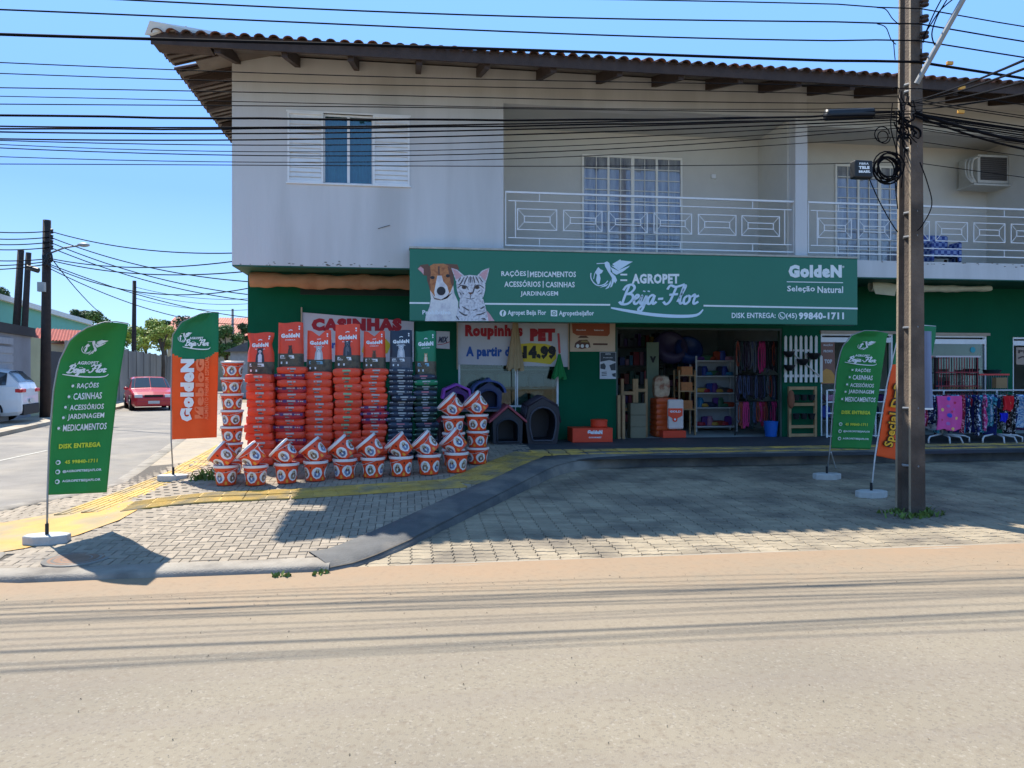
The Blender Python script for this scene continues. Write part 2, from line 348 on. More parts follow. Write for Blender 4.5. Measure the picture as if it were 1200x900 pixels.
# raised pavement (left + terrace), its left edge and its kerb line
XLp = [(6.05,-2.9),(6.12,-3.3),(6.35,-3.5),(6.7,-3.55),(7.3,-4.2),(8.1,-4.75),(8.9,-4.75),(10,-4.35),(10.8,-4.05),(40,-9.1)]
KP = [(-2.9,6.05),(-.62,6.05),(-.42,6.16),(-.25,6.36),(.02,6.75),(1.84,9.79),(2.05,10.1),(2.35,10.4),(2.8,10.62),(3.4,10.7),(26,10.7)]
def lerp(tab, y):
    if y <= tab[0][0]: return tab[0][1]
    for (a, b), (c, d) in zip(tab, tab[1:]):
        if y <= c: return b + (d-b)*(y-a)/(c-a)
    return tab[-1][1]
XL = lambda y: lerp(XLp, y)
KR = [(y, x) for x, y in KP[1:-1]] + [(10.701, 26)]
XR = lambda y: 26 if y > 10.7 else lerp(KR, y)
mb = MB()
ys = [6.05 + .1*i for i in range(70)]
mb.grid(40, 69, lambda u, v: (lambda y: (lambda x: (x, y, S(x, y) - .012))(XL(y) + (XR(y)-XL(y))*u))(6.05+6.9*v))
pv = mb.build('raised_pavement', joint, kind='structure')
mb = MB(); mb.grid(6, 60, lambda u, v: (lambda y: (XL(y) + (-2.5-XL(y))*u, y, S(XL(y) + (-2.5-XL(y))*u, min(y, 12.95)) - .001))(12.9+27*v)); mb.build('side_pavement', pav, kind='structure')
# kerb skirt
def sweep(mb, path, prof, zf, m=None):
    P = [Vector((x, y, 0)) for x, y in path]; rows = []
    for i, p in enumerate(P):
        d = (P[min(i+1, len(P)-1)] - P[max(i-1, 0)]).normalized(); nrm = Vector((d.y, -d.x, 0))
        rows.append([(p.x + nrm.x*o, p.y + nrm.y*o, zf(p.x + nrm.x*min(o, 0), p.y + nrm.y*min(o, 0)) + z if z is not None else -.03) for o, z in prof])
    k = len(prof); mb.add([q for r_ in rows for q in r_], [(i*k+j, i*k+j+1, (i+1)*k+j+1, (i+1)*k+j) for i in range(len(P)-1) for j in range(k-1)], m)
def dens(path, st=.25):
    out = []
    for (a, b), (c, d) in zip(path, path[1:]):
        n = max(1, int(sqrt((c-a)**2+(d-b)**2)/st)); out += [(a+(c-a)*i/n, b+(d-b)*i/n) for i in range(n)]
    return out + [path[-1]]
mb = MB(); kr = random.Random(5)
kz = {}
def kzf(x, y): return S(x, y) + .012*sin(x*5.1)*sin(y*3.3+x)*.35
sweep(mb, dens(KP[1:], .2), [(-.42,-.006),(-.41,.012),(-.25,.013),(-.09,.012),(-.03,-.004),(.02,-.035),(.04,None)], kzf)
mb.build('concrete_kerb', kerbm, kind='structure', smooth=True)
mb = MB(); edge = [(x, y) for y, x in reversed(XLp)]
sweep(mb, dens(edge+[(-.62,6.05)], .15), [(-.22,-.006),(-.21,.006),(-.03,.006),(.0,-.004),(.015,-.04),(.02,None)], kzf)
mb.build('corner_kerb', M('corner_kerb_concrete', (140,132,120), .88, .14, 5, .35, 70, second=(110,103,94), sscale=3), kind='structure', smooth=True)
# sloping apron
mb = MB(); mb.grid(60, 24, lambda u, v: (-1+27*u, 6.04+4.75*v, A(0, 6.04+4.75*v) - .012)); ap = mb.build('paved_apron', joint, kind='structure')
# ---- pavers, herringbone on the raised pavement
c = .076
def inside(x, y):
    return y > 6.2 and y < 12.9 and x > XL(y)+.14 and x < XR(y)-.25 and not (y > 10.3 and x > 1.9)
def brick_mesh(w_, d_, name, mt, h=.02):
    q = MB(); e = .006
    q.add([(-w_/2,-d_/2,-h),(w_/2,-d_/2,-h),(w_/2,d_/2,-h),(-w_/2,d_/2,-h),(-w_/2,-d_/2,-.003),(w_/2,-d_/2,-.003),(w_/2,d_/2,-.003),(-w_/2,d_/2,-.003),
           (-w_/2+e,-d_/2+e,0),(w_/2-e,-d_/2+e,0),(w_/2-e,d_/2-e,0),(-w_/2+e,d_/2-e,0)],
          [(8,9,10,11),(0,1,5,4),(1,2,6,5),(2,3,7,6),(3,0,4,7),(4,5,9,8),(5,6,10,9),(6,7,11,10),(7,4,8,11)])
    return q
bH = brick_mesh(2*c-.006, c-.006, 'p', pav); bV = brick_mesh(c-.006, 2*c-.006, 'p', pav)
meH = bH.mesh('paver_block', pav); meV = bV.mesh('paver_block_turned', pav)
lst = []
for i in range(-90, 60):
    for j in range(0, 110):
        m_ = (i-j) % 4
        if m_ not in (0, 3): continue
        x = i*c; y = 6.16 + j*c
        cx, cy = (x+c, y+c/2) if m_ == 0 else (x+c/2, y+c)
        th = .0
        if inside(cx, cy) and inside(cx+.03, cy) and inside(cx-.1, cy): lst.append((cy + 1.0*abs(depth(Vector((cx, cy, 0)))*0), cx, cy, m_))
def mainvis(x, y):
    d = depth(Vector((x, y, 0))); lx = x*cos(YAW) - y*sin(YAW); return abs(600 + F*lx/d - 600) < 640
lst = [q for q in lst if mainvis(q[1], q[2])]; lst.sort()
pr = random.Random(11)
def paver_single(me, parent, x, y, z, name='paver'):
    o = bpy.data.objects.new(name, me); COL.objects.link(o); o.parent = parent
    o.location = Vector((x, y, z)) - WPOS[parent.name]; o.rotation_euler = (pr.gauss(.048 if parent is pv else .041, .008), pr.gauss(0, .008), pr.gauss(0, .012))
rest = MB()
for n_, (_, x, y, m_) in enumerate(lst):
    z = S(x, y) + pr.uniform(-.002, .002)
    if n_ < 300: paver_single(meH if m_ == 0 else meV, pv, x, y, z)
    else:
        src = bH if m_ == 0 else bV; rest.ca = pr.random(); st = len(rest.v); rest.add(src.v, src.f)
        rest.xf(Matrix.Translation((x, y, z)) @ Matrix.Rotation(pr.gauss(.045, .007), 4, 'X') @ Matrix.Rotation(pr.gauss(0, .01), 4, 'Z'), st)
rest.build('paver', pav, pv, kind='stuff')
# ---- zigzag interlocking pavers on the apron
def zz(w_, h_, a):
    top = [(0,0),(w_*.2,a),(w_*.45,a),(w_*.55,-a),(w_*.8,-a),(w_,0)]
    side = [(0,0),(a,h_*.3),(a,h_*.45),(-a,h_*.6),(-a,h_*.8),(0,h_)]
    pts = top + [(w_+x, y) for x, y in side[1:]] + [(x, y+h_) for x, y in reversed(top[:-1])] + [(x, y) for x, y in reversed(side[1:-1])]
    cx, cy = w_/2, h_/2; return [((x-cx)*.965, (y-cy)*.93) for x, y in pts]
zp = zz(.18, .098, .009); q = MB(); n_ = len(zp)
q.add([(x, y, -.02) for x, y in zp] + [(x, y, -.003) for x, y in zp] + [(x*.96, y*.93, 0) for x, y in zp],
      [tuple(range(2*n_, 3*n_))] + [(k+o, (k+1) % n_+o, (k+1) % n_+n_+o, k+n_+o) for k in range(n_) for o in (0, n_)])
meZ = q.mesh('interlocking_paver', pav2); lst = []
for i in range(-5, 110):
    for j in range(0, 46):
        x = -.6 + i*.18; y = 6.16 + j*.098
        xk = XR(y) - .25 if y > 6.4 else XR(y) - .05
        if y < 10.62 and x > xk and mainvis(x, y): lst.append((y, x))
lst.sort(); rest = MB()
for n_, (y, x) in enumerate(lst):
    z = A(x, y) + pr.uniform(-.0025, .0025)
    if n_ < 300: paver_single(meZ, ap, x, y, z)
    else:
        rest.ca = pr.random(); st = len(rest.v); rest.add(q.v, q.f)
        rest.xf(Matrix.Translation((x, y, z)) @ Matrix.Rotation(.041 + pr.gauss(0, .007), 4, 'X') @ Matrix.Rotation(pr.gauss(0, .008), 4, 'Z'), st)
rest.build('paver', pav2, ap, kind='stuff')
mb = MB(); sweep(mb, dens([(-.1,6.05),(26,6.05)], .3), [(-.1,.004),(-.02,.004),(.02,-.006),(.06,None)], lambda x, y: A(x, y) + .002*sin(x*3)); mb.build('apron_edging', M('pale_edging', (150,141,126), .9, .12, 4, .3), kind='structure')
# terrace floor by the shop
mb = MB(); mb.grid(80, 8, lambda u, v: (1.6+24*u, 10.45+2.45*v, S(0, 10.45+2.45*v) - .002)); mb.build('terrace_floor', M('dark_terrace_concrete', (68,68,70), .7, .12, 3, .2, 60, second=(56,58,62), sscale=1), kind='structure')
# yellow tactile strip: one tile after another
tact = MB(); tw = .1265
tact.add([(-tw,-.14,-.01),(tw,-.14,-.01),(tw,.14,-.01),(-tw,.14,-.01),(-tw,-.14,.006),(tw,-.14,.006),(tw,.14,.006),(-tw,.14,.006)], [(4,5,6,7),(0,1,5,4),(1,2,6,5),(2,3,7,6),(3,0,4,7)])
for k in range(4): y = -.1+.067*k; tact.box(-tw+.015, tw-.015, y-.012, y+.012, .006, .011)
meT = tact.mesh('tactile_tile', yel)
strip = bpy.data.objects.new('tactile_strip', MB().box(0, .01, 0, .01, -.01, 0).mesh('tactile_strip', yel)); COL.objects.link(strip); strip['kind'] = 'structure'
sp0 = onG(150, 594, S); strip.location = (sp0.x, sp0.y, S(sp0.x, sp0.y)-.02); WPOS[strip.name] = strip.location.copy()
def lay(pts, side=0):
    for a, b in zip(pts, pts[1:]):
        a = Vector(a); b = Vector(b); d = (b-a); n_ = max(1, round(d.length/.254)); ang = math.atan2(d.y, d.x)
        for k in range(n_):
            p = a + d*((k+.5)/n_); o = bpy.data.objects.new('tactile_tile', meT); COL.objects.link(o); o.parent = strip
            nv = Vector((-sin(ang), cos(ang))) * side * .29; x, y = p.x + nv.x, p.y + nv.y
            o.location = Vector((x, y, S(x, y)+.004)) - WPOS[strip.name]; o.rotation_euler = (0, -math.atan((S(x+.1*cos(ang), y+.1*sin(ang))-S(x, y))/.1), ang); o.rotation_mode = 'XYZ'
g2 = lambda px, py: (lambda p: (p.x, p.y))(onG(px, py, S))
P_ = [g2(150, 594), g2(340, 579), g2(540, 566), g2(622, 531)]
for sd in (-.44, .44): lay([Vector(q) for q in P_] + [Vector((3.2, P_[-1][1]+.02)), Vector((15, P_[-1][1]+.02))], sd)
q0 = g2(150, 594); q1 = g2(238, 546); q2 = (q1[0]-.6, q1[1]+5)
lay([Vector((q0[0]-.3, q0[1]-.1)), Vector(q1), Vector(q2)]); lay([Vector((q0[0]-.3, q0[1]-.1)), Vector(q1), Vector(q2)], 1)
mb = MB(); yp = [g2(*q) for q in ((-60,646),(-60,608),(0,614),(60,603),(108,593),(150,586),(168,594),(140,610),(90,628),(30,643),(0,648))]
cxm = sum(x for x, y in yp)/len(yp); cym = sum(y for x, y in yp)/len(yp); rings = 4; vs = [(cxm, cym)]
for r_ in range(1, rings+1): vs += [(cxm+(x-cxm)*r_/rings, cym+(y-cym)*r_/rings) for x, y in yp]
n_ = len(yp); fs = [(0, 1+(k+1) % n_, 1+k) for k in range(n_)] + [(1+r_*n_+k, 1+r_*n_+(k+1) % n_, 1+(r_-1)*n_+(k+1) % n_, 1+(r_-1)*n_+k) for r_ in range(1, rings) for k in range(n_)]
mb.add([(x, y, S(x, y)+.007) for x, y in vs], [f[::-1] for f in fs]); mb.build('painted_corner_ramp', yel2, kind='structure')
# drain cover
p = onG(90, 655, S); t = thing('manhole_cover', 'round rusty brown manhole cover at the kerb corner by the large green flag', 'manhole cover', (p.x, p.y, S(p.x, p.y)-.006)); p.z -= .006
rust = M('rusty_concrete_cover', (132,104,84), .9, .15, 9, .4)
MB().lathe([(.25,-.02),(.25,.010),(.23,.012)], p, 32).build('rim', conc, t)
MB().lathe([(.22,-.02),(.22,.010),(.2,.014),(.17,.010),(.16,.014),(.12,.014),(.11,.010),(.1,.014)], p, 32).build('lid', rust, t)

# ================================================================== the shop building
wallm = M('grey_plaster', (206,205,203), .8, .03, .9, .12, 25, second=(190,189,186), sscale=1.1, sthr=.52, stretch=(1.5, 1.5, .2))
wallr = M('balcony_plaster', (206,202,192), .8, .05, 1.2, .12, 25)
grn = M('dark_green_paint', (3,86,58), .75, .08, 1.5, .1, 25, spec=.15)
white = M('white_enamel', (232,232,230), .5, .06, 4)
woodd = M('dark_brown_timber', (66,52,45), .75, .2, 6, .3, 50)
tilem = M('weathered_clay_tile', (84,62,54), .85, .2, 5, .4, 60, rnd=.25, second=(122,72,50), sscale=2.5)
bld = thing('shop_building', 'two-storey corner building, grey upper floor with balconies over a dark green shop front', 'building', (5, YF, 0))
zs, zt = 3.235, 6.42           # underside of upper floor, top of wall
XW = -2.63
def w_(name, m, *boxes, **k):
    q = MB()
    for b in boxes: q.box(*b)
    return q.build(name, m, bld, **k)
bx = lambda px, Y: onY(px, 437, Y).x
bz = lambda px, py, Y: onY(px, py, Y).z
xb1, xb2, xp2 = bx(590, YF), bx(932, YF), bx(946, YF)
zr = 3.52                       # balcony floor top
ztop = bz(590, 121, YF)
XE = 24.0
wa, wb = bx(337, YF), bx(480, YF); wz0, wz1 = bz(410, 216, YF), bz(410, 134, YF)
zbt = bz(1000, 152, YF)
w_('upper_wall', wallm, (XW, wa, YF, YF+.2, zs, zt), (wa, wb, YF, YF+.2, zs, wz0), (wa, wb, YF, YF+.2, wz1, zt), (wb, xb1, YF, YF+.2, zs, zt),
   (xb1, xb2, YF+.003, YF+.2, ztop, zt), (xb1, XE, YF+.002, YF+.2, zs, zr), (xb2, XE, YF+.002, YF+.18, ztop+.0, zt),
   (XW, XW+.2, YF+.2, YB, zs, zt), (XE, XE+.2, YF, YB, zs, zt), (XW, XE, YB, YB+.2, 0, zt))
w_('balcony_beam', M('pale_beam_paint', (196,195,190), .8, .05, 2), (xp2+.003, XE, YF-.012, YF+.16, ztop-.12, ztop+.32), (xb2-.0, xp2+.3, YF-.006, YF+.19, ztop-.0, ztop+.1))
w_('balcony_pillar', wallm, (xb2, xp2, YF-.004, YF+.2, zr, ztop-.003))
YR = 12.95
xr1 = bx(892, YR)
w_('balcony_wall', wallr, (xb1-.3, XE, YR, YR+.15, zr-.2, zt), (xb2-.04, xp2-.02, YF+.203, YR, zr, ztop+.3), (xb1-.15, xb1, YF+.203, YR, zr, zt), (bx(1156, YR), bx(1156, YR)+.15, YF+.24, YR, zr, ztop+.02))
w_('balcony_ceiling', M('ceiling_paint', (186,186,182), .8, .05, 2), (xb1, XE, YF+.203, YR, ztop+.02, ztop+.1))
w_('floor_slab', M('green_soffit', (16,84,68), .6, .08, 2), (XW+.003, XE, YF+.004, YB, zs-.02, zs+.02), (XW+.01, XE, YF+.205, YR, zr-.06, zr-.003))
# lower shop front: openings
O = [(bx(537, YL), bx(655, YL), 1.0, 2.35), (bx(722, YL), bx(917, YL), .40, bz(800, 384, YL)), (bx(962, YL), bx(1047, YL), .40, bz(1000, 391, YL)), (bx(1061, YL), bx(1157, YL), .40, bz(1100, 393, YL)), (bx(1187, YL), bx(1290, YL), .40, bz(1190, 395, YL))]
q = MB(); x = XW
for (a, b, z0, z1) in O:
    q.box(x, a, YL, YL+.18, .0, zs-.02); q.box(a, b, YL+.001, YL+.179, z1, zs-.02)
    if z0 > .5: q.box(a, b, YL+.001, YL+.179, 0, z0)
    x = b
q.box(x, XE, YL, YL+.18, 0, zs-.02); q.box(XW, XW+.18, YL+.18, YB, 0, zs-.02)
q.build('shop_front_wall', grn, bld)
w_('interior', M('interior_grey', (178,186,180), .85, .1, 2), (XW+.2, XE, 17.2, 17.3, .3, zs-.02), (XW+.2, XE, YL+.2, 17.2, .33, .41), (bx(700, 13.3), bx(700, 13.3)+.12, YL+.18, 17.2, .41, zs-.02), (bx(950, 13), bx(950, 13)+.12, YL+.18, 17.2, .41, zs-.02), (XW+.2, XE, YL+.2, 17.2, zs-.1, zs-.025))
# white metal frames and sills of the shop windows
for k, (a, b, z0, z1) in enumerate(O):
    q = MB(); t_ = .035
    q.box(a, b, YL+.02, YL+.09, z1-t_, z1); q.box(a, a+t_, YL+.02, YL+.09, z0, z1-t_); q.box(b-t_, b, YL+.02, YL+.09, z0, z1-t_)
    if k == 0: q.box(a+t_, b-t_, YL+.02, YL+.09, z0, z0+t_); q.box((a+b)/2+.15-.012, (a+b)/2+.15+.012, YL+.03, YL+.07, z0+t_, z1-t_)
    if k >= 2: q.box(a, b, YL+.018, YL+.1, z1-.16, z1-.07)
    f = q.build('shop_window_frame' if k != 1 else 'doorway_frame', white if k != 1 else M('green_frame', (70,84,78), .6), bld)
    if k in (2, 3): w_('lintel', M('dusty_lintel', (168,150,132), .8, .1, 6), (a-.02, b+.04, YL-.03, YL+.01, z1, z1+.05))
    if k == 0: MB().box(a+t_, b-t_, YL+.045, YL+.051, z0+t_, z1-t_).build('pane', glass('shop_glass'), f)
    if k == 3: MB().box(a+t_, b-t_, YL+.045, YL+.051, 1.25, z1-.16).build('pane', glass('shop_glass'), f)
# dark strip across the shop front, above the banner
w_('dark_wall_strip', M('dark_strip_green', (18,44,40), .6), (bx(352, YL), bx(482, YL), YL-.02, YL, bz(400, 346, YL), bz(400, 339, YL)))
# ---- bedroom window with louvred shutters
wf = MB(); t_ = .03; wx1, wx2 = bx(379, YF), bx(437, YF)
for a, b in ((wa, wx1), (wx2, wb)):
    pass
win = MB().box(wa-.02, wb+.02, YF-.01, YF+.04, wz1, wz1+.025).box(wa-.02, wb+.02, YF-.03, YF+.06, wz0-.02, wz0).box(wx1, wx2, YF+.05, YF+.08, wz0, wz0+.03).box(wx1, wx2, YF+.05, YF+.08, wz1-.03, wz1).box((wx1+wx2)/2-.02, (wx1+wx2)/2+.02, YF+.04, YF+.08, wz0+.03, wz1-.03).box(wx1, wx1+.02, YF+.045, YF+.085, wz0+.03, wz1-.03).box(wx2-.02, wx2, YF+.045, YF+.085, wz0+.03, wz1-.03).build('window', white, bld)
MB().box(wx1+.02, wx2-.02, YF+.06, YF+.066, wz0+.03, wz1-.03).build('pane', glass('window_glass', (214,234,238), .05), win)
cu = MB(); cu.grid(60, 2, lambda u, v: (wx1 + (wx2-wx1)*u, YF+.13+.02*sin(u*50)+.008*sin(u*23+v*2), wz0 + (wz1-wz0)*v)); cu.build('curtain', M('teal_curtain', (92,148,152), .8, .1, 4), win, smooth=True)
MB().box(wa, wb, YF+.19, YF+.21, wz0, wz1).build('dark_backing', M('dark_room', (40,44,46), .9), win)
for a, b in ((wa, wx1), (wx2, wb)):
    sh = MB().box(a, a+.03, YF-.02, YF+.03, wz0, wz1).box(b-.03, b, YF-.02, YF+.03, wz0, wz1).box(a+.03, b-.03, YF-.018, YF+.028, wz1-.03, wz1).box(a+.03, b-.03, YF-.018, YF+.028, wz0, wz0+.03).build('shutter', white, bld)
    n_ = 14; h = (wz1-wz0-.06)/n_; q = MB().add([(-(b-a-.06)/2, -.012, -.046), ((b-a-.06)/2, -.012, -.046), ((b-a-.06)/2, .018, .04), (-(b-a-.06)/2, .018, .04), (-(b-a-.06)/2, -.004, -.048), ((b-a-.06)/2, -.004, -.048), ((b-a-.06)/2, .026, .038), (-(b-a-.06)/2, .026, .038)], [(0,1,2,3),(7,6,5,4),(0,4,5,1),(3,2,6,7)])
    me = q.mesh('slat', white)
    for k in range(n_):
        o = bpy.data.objects.new('slat', me); COL.objects.link(o); o.parent = sh; o.location = Vector(((a+b)/2, YF+.0, wz0+.03+h*(k+.5))) - WPOS[sh.name]
# ---- balcony doors with glazing bars
def balcony_door(px0, px1, pyt, cols, gx=None):
    a, b = bx(px0, YR), bx(px1, YR); z1 = bz((px0+px1)/2, pyt, YR); z0 = zr
    d = MB().box(a-.03, b+.03, YR-.03, YR+.0, z1, z1+.04).box(a-.035, a, YR-.03, YR, z0, z1).box(b, b+.035, YR-.03, YR, z0, z1)
    wl = (b-a)/cols
    for k in range(1, cols): d.box(a+wl*k-(.03 if k == cols//2 else .02), a+wl*k+(.03 if k == cols//2 else .02), YR-.028, YR-.002, z0, z1)
    d = d.build('balcony_door', M('cream_door_paint', (236,232,222), .6, .05, 4), bld)
    me1 = MB().box(-wl/2+.02, wl/2-.02, -.007, .007, -.007, .007).mesh('glazing_bar', M('cream_door_paint', (236,232,222)))
    for k in range(cols):
        n_ = 10
        for j in range(1, n_):
            o = bpy.data.objects.new('glazing_bar', me1); COL.objects.link(o); o.parent = d; o.location = Vector((a+wl*(k+.5), YR-.02, z0+(z1-z0)*j/n_)) - WPOS[d.name]
        MB().box(a+wl*(k+.5)-.006, a+wl*(k+.5)+.006, YR-.03, YR-.018, z0, z1).build('glazing_bar', M('cream_door_paint', (236,232,222)), d)
    MB().box(a, b, YR-.012, YR-.008, z0, z1).build('pane', glass('door_glass', (238,240,242), .03), d)
    q = MB(); q.grid(110, 8, lambda u, v: (a+(b-a)*u, YR-.004+.0025*sin(u*90+3*sin(v*9)), z0+(z1-z0)*v)); q.build('lace_curtain', M('lace_curtain_cloth', (234,230,226), .9, .12, 3, second=(190,188,194), sscale=2.2, sthr=.5, stretch=(6, 1, .8)), d, smooth=True)
balcony_door(684, 797, 186, 4); balcony_door(980, 1079, 197, 4)
# ---- balcony railings
def railing(xa, xb, nmot, mots=None, closed=True):
    r_ = bpy.data.objects.new('balcony_railing', MB().box(xa, xb, YF+.05, YF+.08, 4.475, 4.5).mesh('balcony_railing', white)); 
    q = MB().box(xa, xb, YF+.04, YF+.075, 4.475, 4.505).build('balcony_railing', white, bld)
    bpy.data.objects.remove(r_)
    b = lambda x0, x1, z0, z1, n='rail': MB().box(x0, x1, YF+.05, YF+.066, z0, z1).build(n, white, q)
    b(xa, xb, 3.63, 3.65); b(xa+.05, xb-.05, 4.345, 4.36); b(xa+.05, xb-.05, 3.755, 3.77)
    for x in ((xa, xb-.016) if closed else (xa,)): b(x, x+.016, 3.65, 4.475, 'post')
    for x in ((xa+.16, xb-.18) if closed else (xa+.16,)): b(x, x+.014, 3.77, 4.345, 'post')
    for (m0, m1) in mots:
        f = MB(); z0, z1 = 3.89, 4.235; zi0, zi1 = 4.01, 4.12; n0, n1 = m0+.11, m1-.11; y0, y1 = YF+.05, YF+.064; t_ = .014
        for (c0, c1, d0, d1) in ((m0, m1, z0, z1), (n0, n1, zi0, zi1)):
            f.box(c0, c1, y0, y1, d0, d0+t_); f.box(c0, c1, y0, y1, d1-t_, d1); f.box(c0, c0+t_, y0, y1, d0+t_, d1-t_); f.box(c1-t_, c1, y0, y1, d0+t_, d1-t_)
        for (x0, x1, za, zb) in ((m0, n0, z0, zi0), (m0, n0, z1, zi1), (m1, n1, z0, zi0), (m1, n1, z1, zi1)): f.beam((x0, YF+.058, za), (x1, YF+.058, zb), .008, .008)
        f.build('rectangle_motif', white, q)
    for x in (xa+.55, (xa+xb)/2+.45, xb-.75): 
        b(x, x+.01, 4.36, 4.475, 'short_post'); b(x, x+.01, 3.65, 3.755, 'short_post')
    return q
xa, xb = bx(592, YF+.05), bx(931, YF+.05)
railing(xa, xb, 6, [(bx(a, YF+.05), bx(b, YF+.05)) for a, b in ((606,653),(660,706),(713,759),(766,811),(818,863),(869,914))])
xa2 = bx(947, YF+.05)
railing(xa2, xa2+6.5, 6, [(xa2+.18+.73*k, xa2+.18+.73*k+.62) for k in range(8)], False)
# ---- roof
ze, YE, XEv = 6.09, 10.4, -3.37; SL = (6.47-6.09)/(YF-YE)
rf = MB()
yr_ = 16.2; zr_ = ze + SL*(yr_-YE)
def zro(x, y): return min(ze + SL*(y-YE), ze + SL*(x-XEv), ze + SL*(22.0-y)) 
xs = [XEv+.0, XEv+.3] + [XEv+.3+.5*k for k in range(1, 60)]
notch = lambda x, y: x < XEv+.28 and 11.35 < y < 11.62
q = MB(); ysr = [YE, 10.9, 11.35, 11.62] + [11.62+.5*k for k in range(1, 21)]
for i in range(len(xs)-1):
    for j in range(len(ysr)-1):
        x0, x1, y0, y1 = xs[i], xs[i+1], ysr[j], ysr[j+1]
        if notch((x0+x1)/2, (y0+y1)/2): continue
        q.add([(x0,y0,zro(x0,y0)),(x1,y0,zro(x1,y0)),(x1,y1,zro(x1,y1)),(x0,y1,zro(x0,y1))], [(0,1,2,3)])
        q.add([(x0,y0,zro(x0,y0)-.03),(x0,y1,zro(x0,y1)-.03),(x1,y1,zro(x1,y1)-.03),(x1,y0,zro(x1,y0)-.03)], [(0,1,2,3)])
roof = q.build('roof', M('soffit_board', (122,114,106), .85, .15, 4, .2, second=(92,84,78), sscale=2), bld)
sb = MB()                                                     # board joints under the eaves
for k in range(60): 
    y = YE+.1+.16*k
    if not 11.3 < y < 11.66:
        sb = MB(); sb.box(XEv+.03, XW-.0, y, y+.03, 0, .02); sb.v = [(a, b, zro(a, b)-.055+c_) for a, b, c_ in sb.v]; sb.build('soffit_batten', woodd, roof)
MB().add([(XEv, YE-.0, ze-.13),(XE, YE, ze-.13),(XE, YE, ze+.045),(XEv, YE, ze+.045),(XEv, YE+.03, ze-.13),(XE, YE+.03, ze-.13),(XE, YE+.03, ze+.045),(XEv, YE+.03, ze+.045)], [(0,1,2,3),(5,4,7,6),(0,4,5,1),(3,2,6,7),(0,3,7,4)]).build('fascia_board', woodd, roof)
for px in (279,349,418,490,561,631,701,766,829,891,948,1003,1058,1110,1160,1206,1250):
    x = bx(px, YF); q = MB(); q.prism([(0,0)]*0 or [(x-.04, 0), (x+.04, 0), (x+.04, .16), (x-.04, .16)], YE+.06, YF-.003)
    q.v = [(a, b, ze + SL*(b-YE) - .2 + c_) for a, b, c_ in q.v]; q.build('rafter', woodd, roof)
for y in (11.9, 12.9, 13.9, 14.9):
    q = MB(); q.box(XEv+.08, XW-.003, y-.04, y+.04, -.17, -.035); q.v = [(a, b, zro(a, b)+c_) for a, b, c_ in q.v]; q.build('rafter', woodd, roof)
q = MB(); q.box(XEv+.02, XW-.003, YE+.05, YE+.3, ze-.12, ze-.05); q.build('corner_beam', woodd, roof)
tm = MB(); r0, r1 = .074, .06; ns = 7
vs = []
for (yy, r_) in ((0, r0), (.5, r1)):
    for rr_ in (r_, r_-.014):
        vs += [(rr_*cos(pi*k/ns), yy, rr_*sin(pi*k/ns)*.8) for k in range(ns+1)]
N_ = ns+1
tm.add(vs, [(k, k+1, 2*N_+k+1, 2*N_+k) for k in range(ns)] + [(N_+k+1, N_+k, 3*N_+k, 3*N_+k+1) for k in range(ns)] + [(k+1, k, N_+k, N_+k+1) for k in range(ns)])
meTile = tm.mesh('roof_tile', tilem, smooth=True); n_ = 0; x = XEv+.09; tr = random.Random(2); pitch = math.atan(SL)
while x < 13.4:
    o = bpy.data.objects.new('roof_tile', meTile); COL.objects.link(o); o.parent = roof
    o.location = Vector((x, YE-.06+tr.uniform(-.015, .015), ze+.0)) - WPOS[roof.name]; o.rotation_euler = (pitch, tr.gauss(0, .04), tr.gauss(0, .03)); x += .187; n_ += 1
y = YE+.12
while y < 17.5:
    if not 11.33 < y < 11.64:
        o = bpy.data.objects.new('roof_tile', meTile); COL.objects.link(o); o.parent = roof
        o.location = Vector((XEv-.05, y, ze)) - WPOS[roof.name]; o.rotation_euler = (pitch, tr.gauss(0, .05), -pi/2+tr.gauss(0, .04)); y += .187
    else: y += .187
rest = MB()
for k in range(90):
    for j in range(1, 9):
        x, y = XEv+.09+.187*k, YE-.06+.42*j
        if x < XEv + .42*j: continue
        st = len(rest.v); rest.ca = tr.random(); rest.add(tm.v, tm.f); rest.xf(Matrix.Translation((x, y, zro(x, y)+.012)) @ Matrix.Rotation(pitch, 4, 'X'), st)
rest.build('roof_tile', tilem, roof, kind='stuff', smooth=True)
fl = MB(); fl.add([(XEv-.06, YE-.05, ze-.04),(XEv+.02, YE-.1, ze+.13),(XEv+.12, YE-.02, ze+.03),(XEv+.95, YE+.25, ze+.17),(XEv+.9, YE+.5, ze+.14),(XEv+.85, YE+.2, ze+.1)], [(0,2,1),(1,2,5,3),(1,3,4),(0,1,4),(2,0,4,5),(3,5,4)])
fl.build('hip_flashing', M('white_zinc', (215,215,210), .45, .05, 4), roof, fixn=True)
# small repair mark and conduit on the wall
MB().beam(onY(443, 268, YF-.002), onY(457, 264, YF-.002), .03, .004).build('patch_mark', M('dark_patch', (60,62,64), .9), bld)

q = MB(); mr_ = random.Random(12)
for k in range(150):
    x = mr_.uniform(xb1, XE-9) if k % 3 else mr_.uniform(XW+.1, xb1); z = (zr-abs(mr_.gauss(0, .035))) if k % 3 else zs+abs(mr_.gauss(0, .05)); s_ = mr_.uniform(.006, .022)
    q.add([(x+s_*1.6*cos(2*pi*j/6)*mr_.uniform(.6, 1.2), YF-.0015, z+s_*.6*sin(2*pi*j/6)*mr_.uniform(.6, 1.2)) for j in range(6)], [(0,1,2,3,4,5)])
q.build('mould_specks', M('dark_mould', (112,106,98), .9, .3, 40), bld, kind='stuff')
# ================================================================== prints used on several things
cwhite = M('print_white', (228,232,230), .55, .03)
